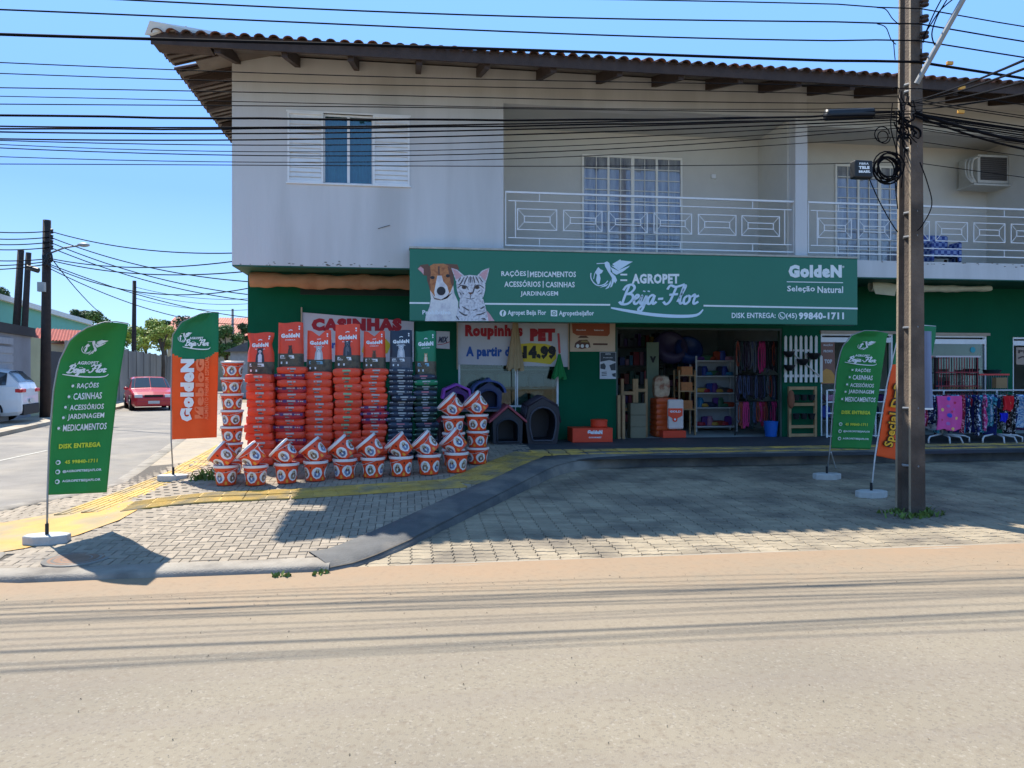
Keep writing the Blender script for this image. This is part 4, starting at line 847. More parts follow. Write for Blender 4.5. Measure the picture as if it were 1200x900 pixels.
# ------------------------------------------------------------------ buckets of pet snacks
bor = M('bucket_orange', (228,74,34), .38, .06, 8); brim = M('bucket_rim_white', (224,216,208), .4, .05, 8); blid = M('bucket_lid_red', (218,56,36), .4, .06, 8)
bpic = [M('picture_white', (226,222,214), .5, .08, 60), M('picture_brown', (150,124,98), .5, .2, 60, second=(70,54,42), sscale=30), M('picture_blue', (126,138,168), .5, .2, 60, second=(60,70,104), sscale=30), M('bucket_yellow', (232,150,50), .5, .05), M('bucket_dark', (90,24,20), .5, .05), M('picture_fur', (196,176,146), .5, .2, 60, second=(120,96,72), sscale=34)]
RB, RT, HB = .118, .148, .245
def bucket(squat=1.):
    t = thing('snack_bucket', 'x', 'bucket')
    MB().lathe([(RB-.004,.0),(RB,.006),(RT-.004,HB-.03),(RT,HB-.03),(RT,HB-.022),(RT-.006,HB-.02),(RT-.006,HB-.005)], n=28).build('pail', bor, t, smooth=False)
    MB().lathe([(RT+.008,HB-.022),(RT+.010,HB+.004),(RT+.002,HB+.010),(RT-.010,HB+.010),(RT-.012,HB-.002)], n=28, cap=False).build('rim', brim, t)
    MB().lathe([(RT-.013,HB+.001),(RT-.013,HB+.004),(.02,HB+.005)], n=28).build('lid', blid, t)
    sfb = lambda k: (lambda a, z: Vector((sin(a)*(RB+(RT-.004-RB)*z/(HB-.03)+.0015*k), -cos(a)*(RB+(RT-.004-RB)*z/(HB-.03)+.0015*k), z)))
    q = MB()
    for i, a in enumerate((0, 1.26, 2.51, 3.77, 5.03)):
        a -= .2; cc = 1 if i % 2 else 2
        rpoly(q, [(a+.5*cos(2*pi*k/18)*(1+.05*sin(5*k)), .105+.074*sin(2*pi*k/18)*(1+.05*sin(3*k))) for k in range(18)], sfb(1), 0, 4)
        rpoly(q, [(a+.3*cos(2*pi*k/10)*(1+.12*sin(3*k+i)), .092+.045*sin(2*pi*k/10)*(1+.15*sin(2*k+i))) for k in range(10)], sfb(2), cc, 2); rdisc(q, a+.03, .13, .19, .03, sfb(2.6), 5, 10, 2); disc(q, a-.08, .12, .06, .012, sfb(3), 4); disc(q, a+.1, .12, .06, .012, sfb(3), 4); disc(q, a, .09, .07, .015, sfb(3), 0)
        rpoly(q, [(a+.5,.012),(a+.76,.012),(a+.74,.045),(a+.62,.06),(a+.5,.04)], sfb(1), 3, 2); disc(q, a+.63, .175, .07, .016, sfb(1), 4, 8)
    q.build('pictures', bpic, t)
    MB().tube([(sin(a)*(RT+.016), -cos(a)*(RT+.016)*1, HB-.02-.075*cos(a-pi*.5+pi/2)**2 if False else HB-.018-.06*max(0, cos(a))) for a in [(-pi/2)+pi*k/14 for k in range(15)]], .003, 5).build('handle', M('wire_handle', (200,196,190), .4), t)
    return t
pb_ = bucket(); ub = [0]
def bkt(p, tilt=0., spin=0., sc_=1., label=''):
    place(pb_, ub, p, (0, tilt, spin), sc_, label=label, cat='bucket', group='buckets of pet snacks in front of the stacked bags')
FR = [(265,570),(299.5,570),(336,567.5),(370,565),(404,562.5),(437,561),(470,559.5),(502.5,557.5),(535,555)]
rb = random.Random(9)
for i, (px, py) in enumerate(FR):
    p = onG(px, py-2, S); p.z = S(p.x, p.y)+.003; w0 = 'leftmost' if i == 0 else 'rightmost' if i == 8 else ORD[i] + ' from the left'
    sc_ = 27.5*depth(p)/F/.30*1.0
    bkt(p, 0, rb.uniform(-3, 3), sc_, 'upright orange snack bucket on the ground, %s in the front row' % w0)
    tl = -radians([50,44,46,40,42,40,42,44,46][i]); ct, st_ = cos(tl), sin(tl)
    # lowest point of the tilted pail rests on the lid below
    off = Vector((.075-.03*rb.random(), rb.uniform(-.02, .02), HB*sc_-.028+RB*sc_*abs(st_)*.8))
    place(pb_, ub, p+off+Vector((0,0,-.005)), tuple((Matrix.Rotation(rb.uniform(-.08, .08), 4, 'X') @ Matrix.Rotation(tl, 4, 'Y') @ Matrix.Rotation(rb.uniform(-3, 3), 4, 'Z')).to_euler()), sc_, label='tilted snack bucket on top of the %s bucket in the front row' % w0, cat='bucket', group='buckets of pet snacks in front of the stacked bags')
# towers
def tower(px, pb, pt, n_, wpx, nm, tilt_top):
    p = onG(px, pb, S); z = S(p.x, p.y)+.002; sc_ = wpx*depth(p)/F/.30; ztop_ = onY(px, pt, p.y).z; h = (ztop_-z)/n_
    for k in range(n_):
        pos_ = 'bottom' if k == 0 else 'topmost' if (k == n_-1 and not tilt_top) else ORD[k] + ' from the ground' 
        bkt(Vector((p.x+rb.uniform(-.008,.008), p.y+rb.uniform(-.01,.01), z+k*h)), 0, rb.uniform(-3, 3), (sc_, sc_, h/(HB+.012)), 'upright snack bucket, %s in the %s' % (pos_, nm))
    if tilt_top:
        tl = -radians(44); place(pb_, ub, (p.x+.07, p.y, z+n_*h-.035+RB*sc_*abs(sin(tl))*.8), (0, tl, 0), sc_, label='tilted snack bucket on top of the ' + nm, cat='bucket', group='buckets of pet snacks in front of the stacked bags')
tower(272, 556, 423, 7, 25, 'tall tower at the left end', False)
tower(531, 545, 487, 3, 26, 'bucket tower right behind the front row', True)
tower(559.5, 543, 485, 3, 26, 'bucket tower nearest the red-roofed doghouse', True)

# ------------------------------------------------------------------ feather flags
fg = M('flag_green', (40,134,62), .75, .05, 3); fgd = M('flag_deep_green', (24,116,74), .75, .05, 3); fo = M('flag_orange', (240,88,28), .75, .05, 3); fyel = M('flag_yellow_text', (204,214,60), .7, .03); fghost = M('flag_show_through', (245,130,84), .75, .02); fpale = M('flag_show_through_green', (82,162,98), .75, .02); steel = M('galvanised_pole', (150,152,150), .45, .08, 8, metal=.6)
cbase = M('cement_base', (176,174,168), .9, .1, 10, .3)
def rowsf(rows):
    def f(v):
        for a, b in zip(rows, rows[1:]):
            if v <= b[0] or b is rows[-1]:
                t = cl((v-a[0])/(b[0]-a[0])); return [a[i]+(b[i]-a[i])*t for i in range(1, 5)]
    return f
def flag(name, label, rows, base_px, surfn, d0, d1, wave, print_fn, mats, split=None, bp=None):
    rf_ = rowsf(rows); base = onG(*base_px, surfn); base.z = surfn(base.x, base.y)
    dd = depth(base)
    def surf(u, v, k=0):
        xl, yl, xr, yr = rf_(v); e = lambda t: t
        d = dd + d0 + (d1-d0)*u - .004*k; px = xl+(xr-xl)*u; py = yl+(yr-yl)*u - 1.2*sin(pi*u)*(1 if v > .98 else 0)
        d += wave*(sin(u*7+v*5)*.5+.5*sin(v*11-u*3))*(.2+u) + .005*sin(u*17+v*4) + .006*sin(u*8-v*23)*v
        # printed patches sit just off the cloth, on the viewer's side
        return atD(px, py, d)
    t = thing(name, label, 'banner flag', base)
    q = MB(); NU, NV = 24, 72; q.grid(NU, NV, lambda u, v: surf(u, v))
    if split: q.m = [1 if split(((i % NU)+.5)/NU, (i//NU+.5)/NV) else 0 for i in range(len(q.f))]
    c_ = q.build('cloth', mats[:2], t, smooth=True); so_ = c_.modifiers.new('thickness', 'SOLIDIFY'); so_.thickness = .003; so_.offset = 1
    g = lambda k=1: (lambda u, v: surf(u, v) - ray(600, 437).normalized()*(.02+.006*k) )
    q = MB(); print_fn(q, g); q.build('lettering', mats, t)
    pts = [base + Vector((0, 0, .05))] + [surf(-.0, v)+Vector((-.012, .006, 0)) for v in (0, .15, .3, .45, .6, .7)] + [surf(-.012, v)+Vector((0, .006, .006)) for v in (.76, .82, .87, .92, .96)] + [surf(.02, 1)+Vector((0, .006, .008)), surf(.5, 1)+Vector((0, .006, .01)), surf(1, 1)+Vector((0, .006, .008))]
    MB().tube(pts, .009, 6, r2=.005).build('mast', steel if not bp else bp, t, smooth=True)
    MB().tube([base+Vector((0, 0, .03)), base+Vector((0, 0, .17))], .016, 8).build('socket', bblk, t)
    b = MB(); hx, hy = .2, .12
    out = [(base.x+hx*cos(a)*(1 if abs(cos(a)) > .5 else .9), base.y+hy*sin(a)) for a in [pi/8+pi/4*k for k in range(8)]]
    b.slab(out, base.z-.01, base.z+.075); b.build('cement_foot', cbase, t, bevel=.012); return t
def pf_green(q, g, clear=True):
    bird(q, .3, .72, .79, .88, g(1), 2); T(q, '- AGROPET -', .27, .7, .735, .753, g(1), bold=.04, m=2); script(q, .16, .84, .675, .735, g(1), 2, .17)
    for txt, a, b, v in (('RAÇÕES', .38, .72, .607), ('CASINHAS', .34, .79, .548), ('ACESSÓRIOS', .3, .84, .489), ('JARDINAGEM', .28, .86, .43), ('MEDICAMENTOS', .22, .92, .371)):
        T(q, txt, a, b, v-.004, v+.034, g(2), bold=.02, m=2); disc(q, a-.07, v+.015, .022, .008, g(2), 2, 8); T(q, txt[:3], a-.1, a-.02, v, v+.03, g(1), bold=.03, m=4)
    T(q, 'DISK ENTREGA', .17, .85, .268, .296, g(1), bold=.05, m=3)
    T(q, '45 99840-1711', .28, .82, .178, .2, g(1), bold=.04, m=3); T(q, '@AGROPETBEIJAFLOR', .25, .9, .125, .143, g(1), bold=.03, m=2); T(q, 'AGROPETBEIJAFLOR', .25, .9, .068, .086, g(1), bold=.03, m=2)
    for v in (.189, .134, .077): disc(q, .17, v, .042, .014, g(1), 2, 10); disc(q, .17, v, .025, .008, g(2), 0, 8)
flag('feather_flag', 'large leaning green feather flag with white lettering at the left street corner', [(0,57,580,125,577),(.3,59,520,131,516),(.6,64,458,138,455),(.75,70,424,143,424),(.87,82,400,147,400),(.95,98,386,149,387),(1,121,378.5,150,380)],
     (55,636), S, .02, .5, .03, pf_green, [fg, fg, cwhite, fyel, fpale])
def pf_or(q, g):
    bird(q, .13, .42, .765, .845, g(1), 2); T(q, 'AGROPET', .38, .68, .79, .808, g(1), bold=.04, m=2); script(q, .28, .84, .725, .79, g(1), 2, .17)
    T(q, 'GoldeN', .2, .5, .14, .64, g(1), bold=.08, m=2, vert=True); T(q, 'ИebloG', .52, .72, .16, .64, g(1), bold=.07, m=4, vert=True); T(q, 'ALIMENTO PREMIUM ESPECIAL', .73, .82, .15, .66, g(1), bold=.03, m=4, vert=True)
flag('feather_flag', 'orange feather flag with a dark green top beside the left bucket tower', [(0,201.5,515,254,512.5),(.35,201.5,463,255,463),(.7,202,412,256,412),(.82,203,393,256.3,393),(.92,213,378,256.3,378),(1,235,368,256.3,367)],
     (203,563), S, .0, .14, .03, pf_or, [fo, fgd, cwhite, fyel, fghost], split=lambda u, v: v > .685 - .075*sin(pi*u)+.02*u)
flag('feather_flag', 'smaller green feather flag with a list of goods, left of the concrete pole', [(0,974,525,1020,526.5),(.3,977,480,1027,481),(.6,981,436,1033,438),(.8,987,408,1037,410),(.92,999,393,1039,396),(1,1013,388,1041,391)],
     (969,561), A, .0, .25, .02, pf_green, [fg, fg, cwhite, fyel, fpale])
MB().tube([onG(979, 548, A)+Vector((0,0,.0)), atD(974, 530, depth(onG(969,561,A)))], .009).build('prop_rod', M('white_rod', (200,200,198), .5), label='thin white prop rod leaning on the mast of the smaller green flag', cat='rod')
def pf_sp(q, g):
    T(q, 'Special D=3', .1, .44, .1, .64, g(1), bold=.12, m=4, vert=True); T(q, 'Special D=3', .12, .42, .105, .635, g(2), bold=.03, m=3, vert=True)
flag('feather_flag', 'orange feather flag with yellow upright lettering, partly behind the concrete pole', [(0,1027,534,1070,543),(.3,1033,497,1078,505),(.6,1040,455,1086,456),(.8,1047,421,1092,418),(.92,1053,396,1096,397),(1,1060,383,1097,383)],
     (1021,582), A, .0, .3, .02, pf_sp, [fo, fgd, cwhite, M('gold_text', (238,176,40), .7), bblk], split=lambda u, v: v > .76+.05*u, bp=M('white_rod', (200,200,198)))

# ------------------------------------------------------------------ concrete utility pole with its gear
pc = M('pole_concrete', (98,84,72), .9, .16, 4, .5, 50, second=(70,60,52), sscale=2.5, sthr=.5); pc_lit = M('pole_sunlit_edge', (150,134,112), .9, .14, 5, .4, 50)  # second, paler concrete paints sunlight onto the left-facing flange edges
pb = onG(1066.5, 600, A); pb.z = A(pb.x, pb.y); HP = 8.2
pole = thing('utility_pole', 'tall weathered concrete utility pole of H section carrying all the cables', 'utility pole', pb)
def hsec(z, sc_):
    w_, d_ = .078*sc_, .128*sc_
    return [(-w_,-d_),(w_,-d_),(w_,-d_*.72),(w_*.55,-d_*.58),(w_*.55,d_*.58),(w_,d_*.72),(w_,d_),(-w_,d_),(-w_,d_*.72),(-w_*.55,d_*.58),(-w_*.55,-d_*.58),(-w_,-d_*.72)]
q = MB(); nz = 22; n12 = 12
rot = Matrix.Rotation(radians(-2), 4, 'Z')
for k in range(nz+1):
    z = HP*k/nz; sc_ = 1.08-.045*z
    q.v += [tuple(pb + rot @ Vector((x, y, z-(.05 if k == 0 else 0)))) for x, y in hsec(z, sc_)]
for k in range(nz):
    for j in range(n12): q.f.append((k*n12+j, k*n12+(j+1) % n12, (k+1)*n12+(j+1) % n12, (k+1)*n12+j)); q.m.append(1 if j in (7, 11) else 0); q.a.append(0)
q.f.append(tuple(range(nz*n12, nz*n12+n12))); q.m.append(0); q.a.append(0)
q.build('shaft', [pc, pc_lit], pole)
gal = M('galvanised_band', (140,140,138), .5, .1, 10, metal=.5)
def pz(py): return onY(1066, py, pb.y).z
for py in (100, 108, 160, 175, 250, 278, 384, 478, 545):
    z = pz(py); w_ = .14*(1.05-.055*(z-pb.z)); MB().lathe([(w_*.62, -.012), (w_*.66, 0), (w_*.62, .012)], (pb.x, pb.y, z), 4, sy=1.6).build('band', gal, pole)
# insulator rack
xr_ = onY(1079, 40, pb.y-.1)
MB().box(xr_.x-.012, xr_.x+.012, xr_.y-.012, xr_.y+.012, pz(62), pz(-6)).build('insulator_rack', gal, pole)
for py in (10, 28, 47, 72): z = pz(py); MB().lathe([(.02,-.035),(.045,-.03),(.045,-.012),(.026,-.006),(.026,.006),(.045,.012),(.045,.03),(.02,.035)], (xr_.x+.02, xr_.y-.03, z), 12).build('insulator', M('brown_porcelain', (62,48,44), .3, .05), pole, smooth=True)
s0 = onY(1074, 98, pb.y-.16); s1 = onY(1136, -14, pb.y-.55)
MB().tube([s0, s1], .028, 10).build('brace_arm', gal, pole)
# black splice box with label, cable coils, long closure
blk = M('black_plastic', (26,28,31), .5, .08, 8); cab = M('cable_black', (20,20,23), .9, .06, 10, spec=.05)
bc = onY(1009.5, 199, pb.y-.2); t = thing('splice_box', 'small black cable splice box with white lettering, left of the pole', 'splice box', (bc.x, bc.y, bc.z-.1))
MB().box(bc.x-.105, bc.x+.1, bc.y-.05, bc.y+.05, bc.z-.095, bc.z+.09).build('case', blk, t, bevel=.015)
q = MB(); fb = lambda px, py: onY(px, py, bc.y-.054)
T(q, 'FIBRA', 1007, 1018, 193, 190.5, fb, bold=.03); T(q, 'TELE', 1006.5, 1019, 198, 194.5, fb, bold=.08); T(q, 'BRASIL', 1006.5, 1020, 202.5, 199.5, fb, bold=.08); q.build('lettering', cwhite, t)
la = onY(968, 135, pb.y-.05); lb = onY(1022, 133, pb.y-.05)
MB().tube([la, la+(lb-la)*.04, la+(lb-la)*.96, lb], .06, 12).build('cable_closure', blk, smooth=True, label='long black cable closure hanging in the cable bundle left of the pole', cat='cable closure')
rc = random.Random(4)
def coil(cx, cy, rx, Y, turns, nm, rr=.008):
    pts = []; c3 = onY(cx, cy, Y); rw = rx*depth(c3)/F
    for k in range(turns*18+1):
        a = 2*pi*k/18; j = 1 + .13*sin(a*.37+1) + .06*sin(a*.71)
        pts.append((c3.x+rw*cos(a)*j+.02*sin(a*.21), c3.y+.03*sin(a*.3), c3.z+rw*sin(a)*j*.95+.03*cos(a*.17)))
    MB().tube(pts, rr, 5).build('cable_coil', cab, label=nm, cat='cable coil', smooth=True)
coil(1040, 197, 15, pb.y-.19, 9, 'thick tangled coil of black cable hanging beside the splice box')
coil(1034, 160, 8, pb.y-.17, 2, 'small loose loop of cable above the thick coil', .006)
# ------------------------------------------------------------------ overhead cables along the street
wn = [0]
def cable(p3, r_, nm, sag=None, Ys=(None, None), x_ext=(-24, 24), cat='cable', grp='cables strung along the street', mat=None, twist=0.):
    """p3: three (px,py) on the street-parallel plane Y"""
    Y = p3[0][2] if len(p3[0]) > 2 else pb.y-.1
    pts = [onY(a[0], a[1], Y) for a in p3]; (x1, z1), (x2, z2), (x3, z3) = [(p.x, p.z) for p in pts]
    def z(x): return z1*(x-x2)*(x-x3)/((x1-x2)*(x1-x3)) + z2*(x-x1)*(x-x3)/((x2-x1)*(x2-x3)) + z3*(x-x1)*(x-x2)/((x3-x1)*(x3-x2))
    a, b = x_ext; xe = min(b, pb.x)
    P = [(a+(xe-a)*k/60,) for k in range(61)]; out = []
    sl_ = (z(x1)-z(x1-.1))/.1
    for (x,) in P:
        zz_ = z(x) if x >= x1 else z1 + sl_*(x-x1) + .004*(x-x1)**2
        out.append((x, Y + .05*sin(x*.5+z1*9)*(1 if x < pb.x-.5 else .2) + twist*sin(x*9), zz_ + twist*cos(x*9)))
    if b > pb.x:
        ze_ = z(pb.x); out += [(pb.x+(b-pb.x)*k/20, Y, ze_ - .045*(b-pb.x)*0 - .03*(pb.x+(b-pb.x)*k/20-pb.x) - .0*k + (-.06*((b-pb.x)*k/20)*(1-k/20))) for k in range(1, 21)]
    MB().tube(out, r_*.88, 5, cap=False).build('overhead_cable', mat or cab, label=nm, cat=cat, group=grp, smooth=True)
Wl = [((0,-22),(560,-5),(1057,10),.0075,'thin'),((0,-6),(560,15),(1057,28),.009,'thin'),((0,14),(560,35),(1057,47),.009,'thin'),((0,39),(560,59.5),(1057,72),.017,'thick'),
      ((0,73),(560,91),(1057,104),.006,'thin'),((0,85),(560,101),(1057,114),.006,'thin'),((0,105),(560,114),(1057,120),.006,'thin'),((0,115),(560,124),(1057,127),.005,'thin'),((0,122),(560,128.5),(1057,130),.006,'thin'),
      ((0,135),(560,142),(1057,131),.014,'thick'),((0,146),(560,147),(1057,134),.009,'thin'),((0,149),(560,150),(1057,136),.011,'thick'),((0,153),(560,153),(1057,138),.009,'thin'),((0,161),(560,160),(1057,140),.009,'thin'),((0,164),(560,166),(1057,143),.006,'thin'),
      ((0,168),(560,175),(1057,146),.005,'thin'),((0,174),(560,179),(1057,150),.006,'thin'),((0,184),(560,186),(1057,160),.005,'thin'),((0,194),(560,194),(1057,190),.005,'thin')]
for i, (a, b, c_, r_, k) in enumerate(Wl):
    Y = pb.y-.16+.012*(i % 5)
    if i > 3: Y = pb.y + (.17 if i % 2 else -.2) + .01*i
    cable(((*a, Y), (*b, Y), (*c_, Y)), r_, '%s black cable reaching the pole from the left, %s from the top' % (k, ORD[i]), twist=.004 if k == 'thick' and i > 3 else 0)
# cables fanning from the pole to the right and bundle sagging to the house
for i, (py1, px2, py2, Y2, r_) in enumerate(((128,1215,96,3.2,.006),(124,1215,80,3.0,.006),(120,1215,62,2.6,.006),(118,1215,50,2.4,.006),(132,1240,160,7.2,.018),(136,1230,168,7.3,.012))):
    a = onY(1072, py1, pb.y-.15); b = onY(px2, py2, Y2); b2 = b + (b-a)*.6
    pts = [a.lerp(b2, k/16) - Vector((0, 0, .12*sin(pi*k/16)*(1 if i > 3 else .4))) for k in range(17)]
    MB().tube(pts, r_, 5).build('overhead_cable', cab, smooth=True, label=['lowest thin cable rising to the upper right from the pole','second-lowest thin cable rising to the upper right from the pole','third-lowest thin cable rising to the upper right from the pole','highest thin cable rising to the upper right from the pole','thick black cable drooping to the right in front of the balcony','thin black cable drooping just below the thick one, right of the pole'][i], cat='cable', group='cables strung along the street')
# bands of wrapped cable at the pole head and hanging leads
tk = random.Random(21)
for i in range(16):
    a = onY(1058+tk.uniform(-14, 6), 105+tk.uniform(0, 55), pb.y-.16); pts = [a]
    for k in range(6): pts.append(pts[-1] + Vector((tk.uniform(-.03, .07), tk.uniform(-.02, .02), tk.uniform(-.09, .05))))
    MB().tube([Vector(p) for p in spline([tuple(p) for p in pts], 4)], tk.choice((.006, .008, .011)), 5).build('cable_loop', cab, pole, smooth=True)
for j, pp in enumerate((((1050,130),(1051,165),(1049,210),(1052,245)),((1046,120),(1044,150),(1052,185),(1050,230)),((1078,190),(1087,215),(1092,240),(1082,262),(1075,270)),((1018,208),(1030,235),(1045,262),(1052,272)),((1064,110),(1058,140),(1060,180),(1056,220)))):
    MB().tube([onY(*x_, pb.y-.17-.01*j) for x_ in spline(list(pp), 5)], .006, 5).build('hanging_lead', cab, pole, smooth=True)
for j, pp in enumerate((((1028,9),(1038,11),(1046,22),(1054,29)),((1028,28),(1038,32),(1044,46),(1050,52)),((1047,47),(1048,60),(1049,70)))):
    MB().tube([onY(*x_, pb.y-.16) for x_ in spline(list(pp), 5)], .005, 5).build('jumper_wire', cab, pole, smooth=True)
for j, pp in enumerate((((1105,-4),(1095,15),(1085,38),(1082,50)),((1112,-4),(1098,20),(1092,40),(1096,55)),((1118,-2),(1102,12),(1090,30),(1081,44)))):
    MB().tube([onY(*x_, pb.y-.2) for x_ in spline(list(pp), 5)], .007, 5).build('jumper_wire', cab, pole, smooth=True)
for (px, py, nm) in ((1113, 74, 'on the thick cable above the roof edge'), (1127, 103, 'on a rising cable right of the pole'), (1126, 131, 'on the drooping cable right of the pole')):
    p = onY(px, py, pb.y-.16 if py < 90 else pb.y-.3); MB().box(p.x-.035, p.x+.035, p.y-.015, p.y+.015, p.z-.018, p.z+.018).build('cable_tag', M('orange_tag', (206,150,60), .6), bevel=.004, label='small orange tag ' + nm, cat='cable tag')
# ================================================================== things in front of and inside the shop
TZ = lambda y=12.3: S(0, y)
plm = lambda nm, rgb, **k: M(nm, rgb, .45, .06, 8, **k)
def at_(px, Y): return onY(px, 437, Y).x
# ---- doghouses
def doghouse(px0, px1, pt, pb_, Y, wallc, roofc, style, label, zb=None, dp=.5):
    xa, xb = at_(px0, Y), at_(px1, Y); zt_ = onY(px0, pt, Y).z; zb = TZ(Y) if zb is None else zb; w_ = xb-xa; h = zt_-zb; cx = (xa+xb)/2
    t = thing('doghouse', label, 'doghouse', (cx, Y+dp/2, zb))
    ww = w_*.80; hw = h*(.60 if style != 'barrel' else .8)
    def arch(n=12, rw=ww*.33, rz=h*.20, z0=h*.08, zs_=h*.42):
        return [(-rw, z0), (rw, z0)] + [(rw*cos(pi*k/n), zs_+rz*sin(pi*k/n)) for k in range(n+1)]
    body = [(-ww/2*.95, 0), (ww/2*.95, 0), (ww/2, hw), (0, h*.9), (-ww/2, hw)] if style != 'barrel' else [(-ww*.42, 0), (ww*.42, 0), (ww*.5, h*.45), (ww*.42, h*.78), (0, h*.97), (-ww*.42, h*.78), (-ww*.5, h*.45)]
    a = arch() if style != 'barrel' else [(-ww*.28, h*.09), (ww*.28, h*.09), (ww*.36, h*.35)] + [(ww*.36*cos(pi*k/10), h*.5+h*.26*sin(pi*k/10)) for k in range(11)] + [(-ww*.36, h*.35)]
    # shell with an opening: front face as strips between outline and arch
    q = MB(); N = 48
    def samp(P, n):
        L_ = [0]; 
        for i in range(len(P)): p_, r_ = P[i], P[(i+1) % len(P)]; L_.append(L_[-1]+sqrt((p_[0]-r_[0])**2+(p_[1]-r_[1])**2))
        out = []
        for k in range(n):
            s_ = L_[-1]*k/n; i = max(j for j in range(len(P)) if L_[j] <= s_+1e-9); f = (s_-L_[i])/max(1e-9, L_[i+1]-L_[i]); p_, r_ = P[i], P[(i+1) % len(P)]
            out.append((p_[0]+(r_[0]-p_[0])*f, p_[1]+(r_[1]-p_[1])*f))
        return out
    def angsamp(P, n, c_):
        out = []
        for k in range(n):
            an = 2*pi*k/n - pi/2; d = (cos(an), sin(an)); best = 0
            for i in range(len(P)):
                (x1, y1), (x2, y2) = P[i], P[(i+1) % len(P)]; x1 -= c_[0]; x2 -= c_[0]; y1 -= c_[1]; y2 -= c_[1]
                den = d[0]*(y2-y1) - d[1]*(x2-x1)
                if abs(den) < 1e-9: continue
                t_ = (x1*(y2-y1) - y1*(x2-x1))/den; u_ = (x1*d[1] - y1*d[0])/den
                if t_ > 0 and -1e-6 <= u_ <= 1+1e-6: best = max(best, t_)
            out.append((c_[0]+d[0]*best, c_[1]+d[1]*best))
        return out
    cc = (0, h*.4); ou = angsamp(body, N, cc); inn = angsamp(a, N, cc)
    rings = [[(x, Y+.02, z) for x, z in inn], [(x, Y, z) for x, z in inn], [(x, Y, z) for x, z in ou], [(x, Y+dp, z) for x, z in ou]]
    rings = [[(x, Y+dp*.9, z) for x, z in inn]] + rings
    vs = [(cx+x, y, zb+z) for r_ in rings for x, y, z in r_]
    fs = [(r_*N+k, r_*N+(k+1) % N, (r_+1)*N+(k+1) % N, (r_+1)*N+k) for r_ in range(4) for k in range(N)] + [tuple(range(N)), tuple(range(5*N-1, 4*N-1, -1))]
    q.add(vs, fs); q.build('shell', wallc, t, fixn=True)
    q = MB()
    for k in range(N): 
        pass
    rim = [(cx+x*1.06, Y-.008, zb+h*.4+(z-h*.4)*1.05) for x, z in inn]; q.tube(rim+[rim[0]], .016, 6, cap=False); q.build('door_rim', wallc if style != 'barrel' else M('grey_plastic_rim', (66,66,74), .45), t, smooth=True)
    if style == 'barrel':
        q = MB()
        for j in range(4):
            yy = Y+.05+j*dp*.27; q.tube([(cx+x*1.05, yy, zb+h*.45+(z-h*.45)*1.05) for x, z in body[3:6]] , .03, 6)
            q.tube([(cx+x*1.05, yy, zb+h*.45+(z-h*.45)*1.05) for x, z in (body[2], body[3])], .022, 6); q.tube([(cx+x*1.05, yy, zb+h*.45+(z-h*.45)*1.05) for x, z in (body[5], body[6])], .022, 6)
        q.build('roof_rib', roofc, t, kind='stuff', smooth=True)
    elif style == 'arch':
        pts = [(ww*.66*cos(pi*k/12), h*.55+h*.42*sin(pi*k/12)) for k in range(13)]
        for side in (0,):
            q = MB(); n_ = len(pts); q.add([(cx+x*1.0, yy, zb+z) for yy in (Y-.05, Y+dp+.03) for x, z in pts] + [(cx+x*.88, yy, zb+h*.5+(z-h*.5)*.88) for yy in (Y-.05, Y+dp+.03) for x, z in pts],
              [f for k in range(n_-1) for f in ((k, k+1, n_+k+1, n_+k), (2*n_+k+1, 2*n_+k, 3*n_+k, 3*n_+k+1), (k+1, k, 2*n_+k, 2*n_+k+1))]); q.build('roof', roofc, t, smooth=False, fixn=True)
        MB().prism([(cx-.07, zb+h*.9),(cx+.07, zb+h*.9),(cx, zb+h*1.04)], Y-.06, Y+dp).build('roof_crest', roofc, t)
    elif style == 'folded':
        pts = [(-w_/2, h*.42), (-w_*.44, h*.78), (-w_*.2, h*.9), (0, h*1.0), (w_*.2, h*.9), (w_*.44, h*.78), (w_/2, h*.42)]
        inn2 = [(x*.84, h*.36+(z-h*.36)*.84) for x, z in pts]; n_ = len(pts)
        q = MB(); q.add([(cx+x, yy, zb+z) for yy in (Y-.05, Y+dp+.03) for x, z in pts] + [(cx+x, yy, zb+z) for yy in (Y-.05, Y+dp+.03) for x, z in inn2],
              [f for k in range(n_-1) for f in ((k, k+1, n_+k+1, n_+k), (2*n_+k+1, 2*n_+k, 3*n_+k, 3*n_+k+1), (k+1, k, 2*n_+k, 2*n_+k+1))]); q.build('roof', roofc, t, fixn=True, bevel=.01)
    else:
        for s_ in (-1, 1):
            q = MB(); pts = [(0, h*.93), (0, h*1.0), (s_*w_/2, h*.60), (s_*w_/2, h*.53)]
            q.prism([(cx+x, zb+z) for x, z in pts], Y-.06, Y+dp+.04); q.build('roof_panel', roofc, t, fixn=True, bevel=.006)
    return t
dk = plm('black_doghouse_plastic', (34,36,44)); 
doghouse(573, 617, 474, 520, 12.0, plm('dark_doghouse_wall', (32,38,48)), plm('rose_roof_plastic', (150,62,72)), 'gable', 'dark doghouse with a dull red gable roof, left of the large black doghouse', dp=.55)
doghouse(611, 661, 465, 520, 12.0, plm('large_black_plastic', (36,34,42)), plm('ribbed_roof_plastic', (52,44,52)), 'barrel', 'large black doghouse with ribbed rounded roof on the terrace', dp=.6)
t1 = doghouse(506, 549, 483, 524, 12.15, plm('maroon_wall_plastic', (48,26,34)), plm('maroon_roof_plastic', (120,30,44)), 'gable', 'dark maroon-roofed doghouse behind the short bucket tower', dp=.5)
zt1 = WPOS[t1.name].z + (onY(506, 483, 12.15).z - TZ(12.15))
MB().box(at_(520, 12.2), at_(592, 12.2), 12.2, 12.75, zt1+.0, zt1+.03).build('display_shelf', M('grey_shelf_board', (92,92,94), .7), label='grey board carrying the purple and blue doghouses', cat='shelf')
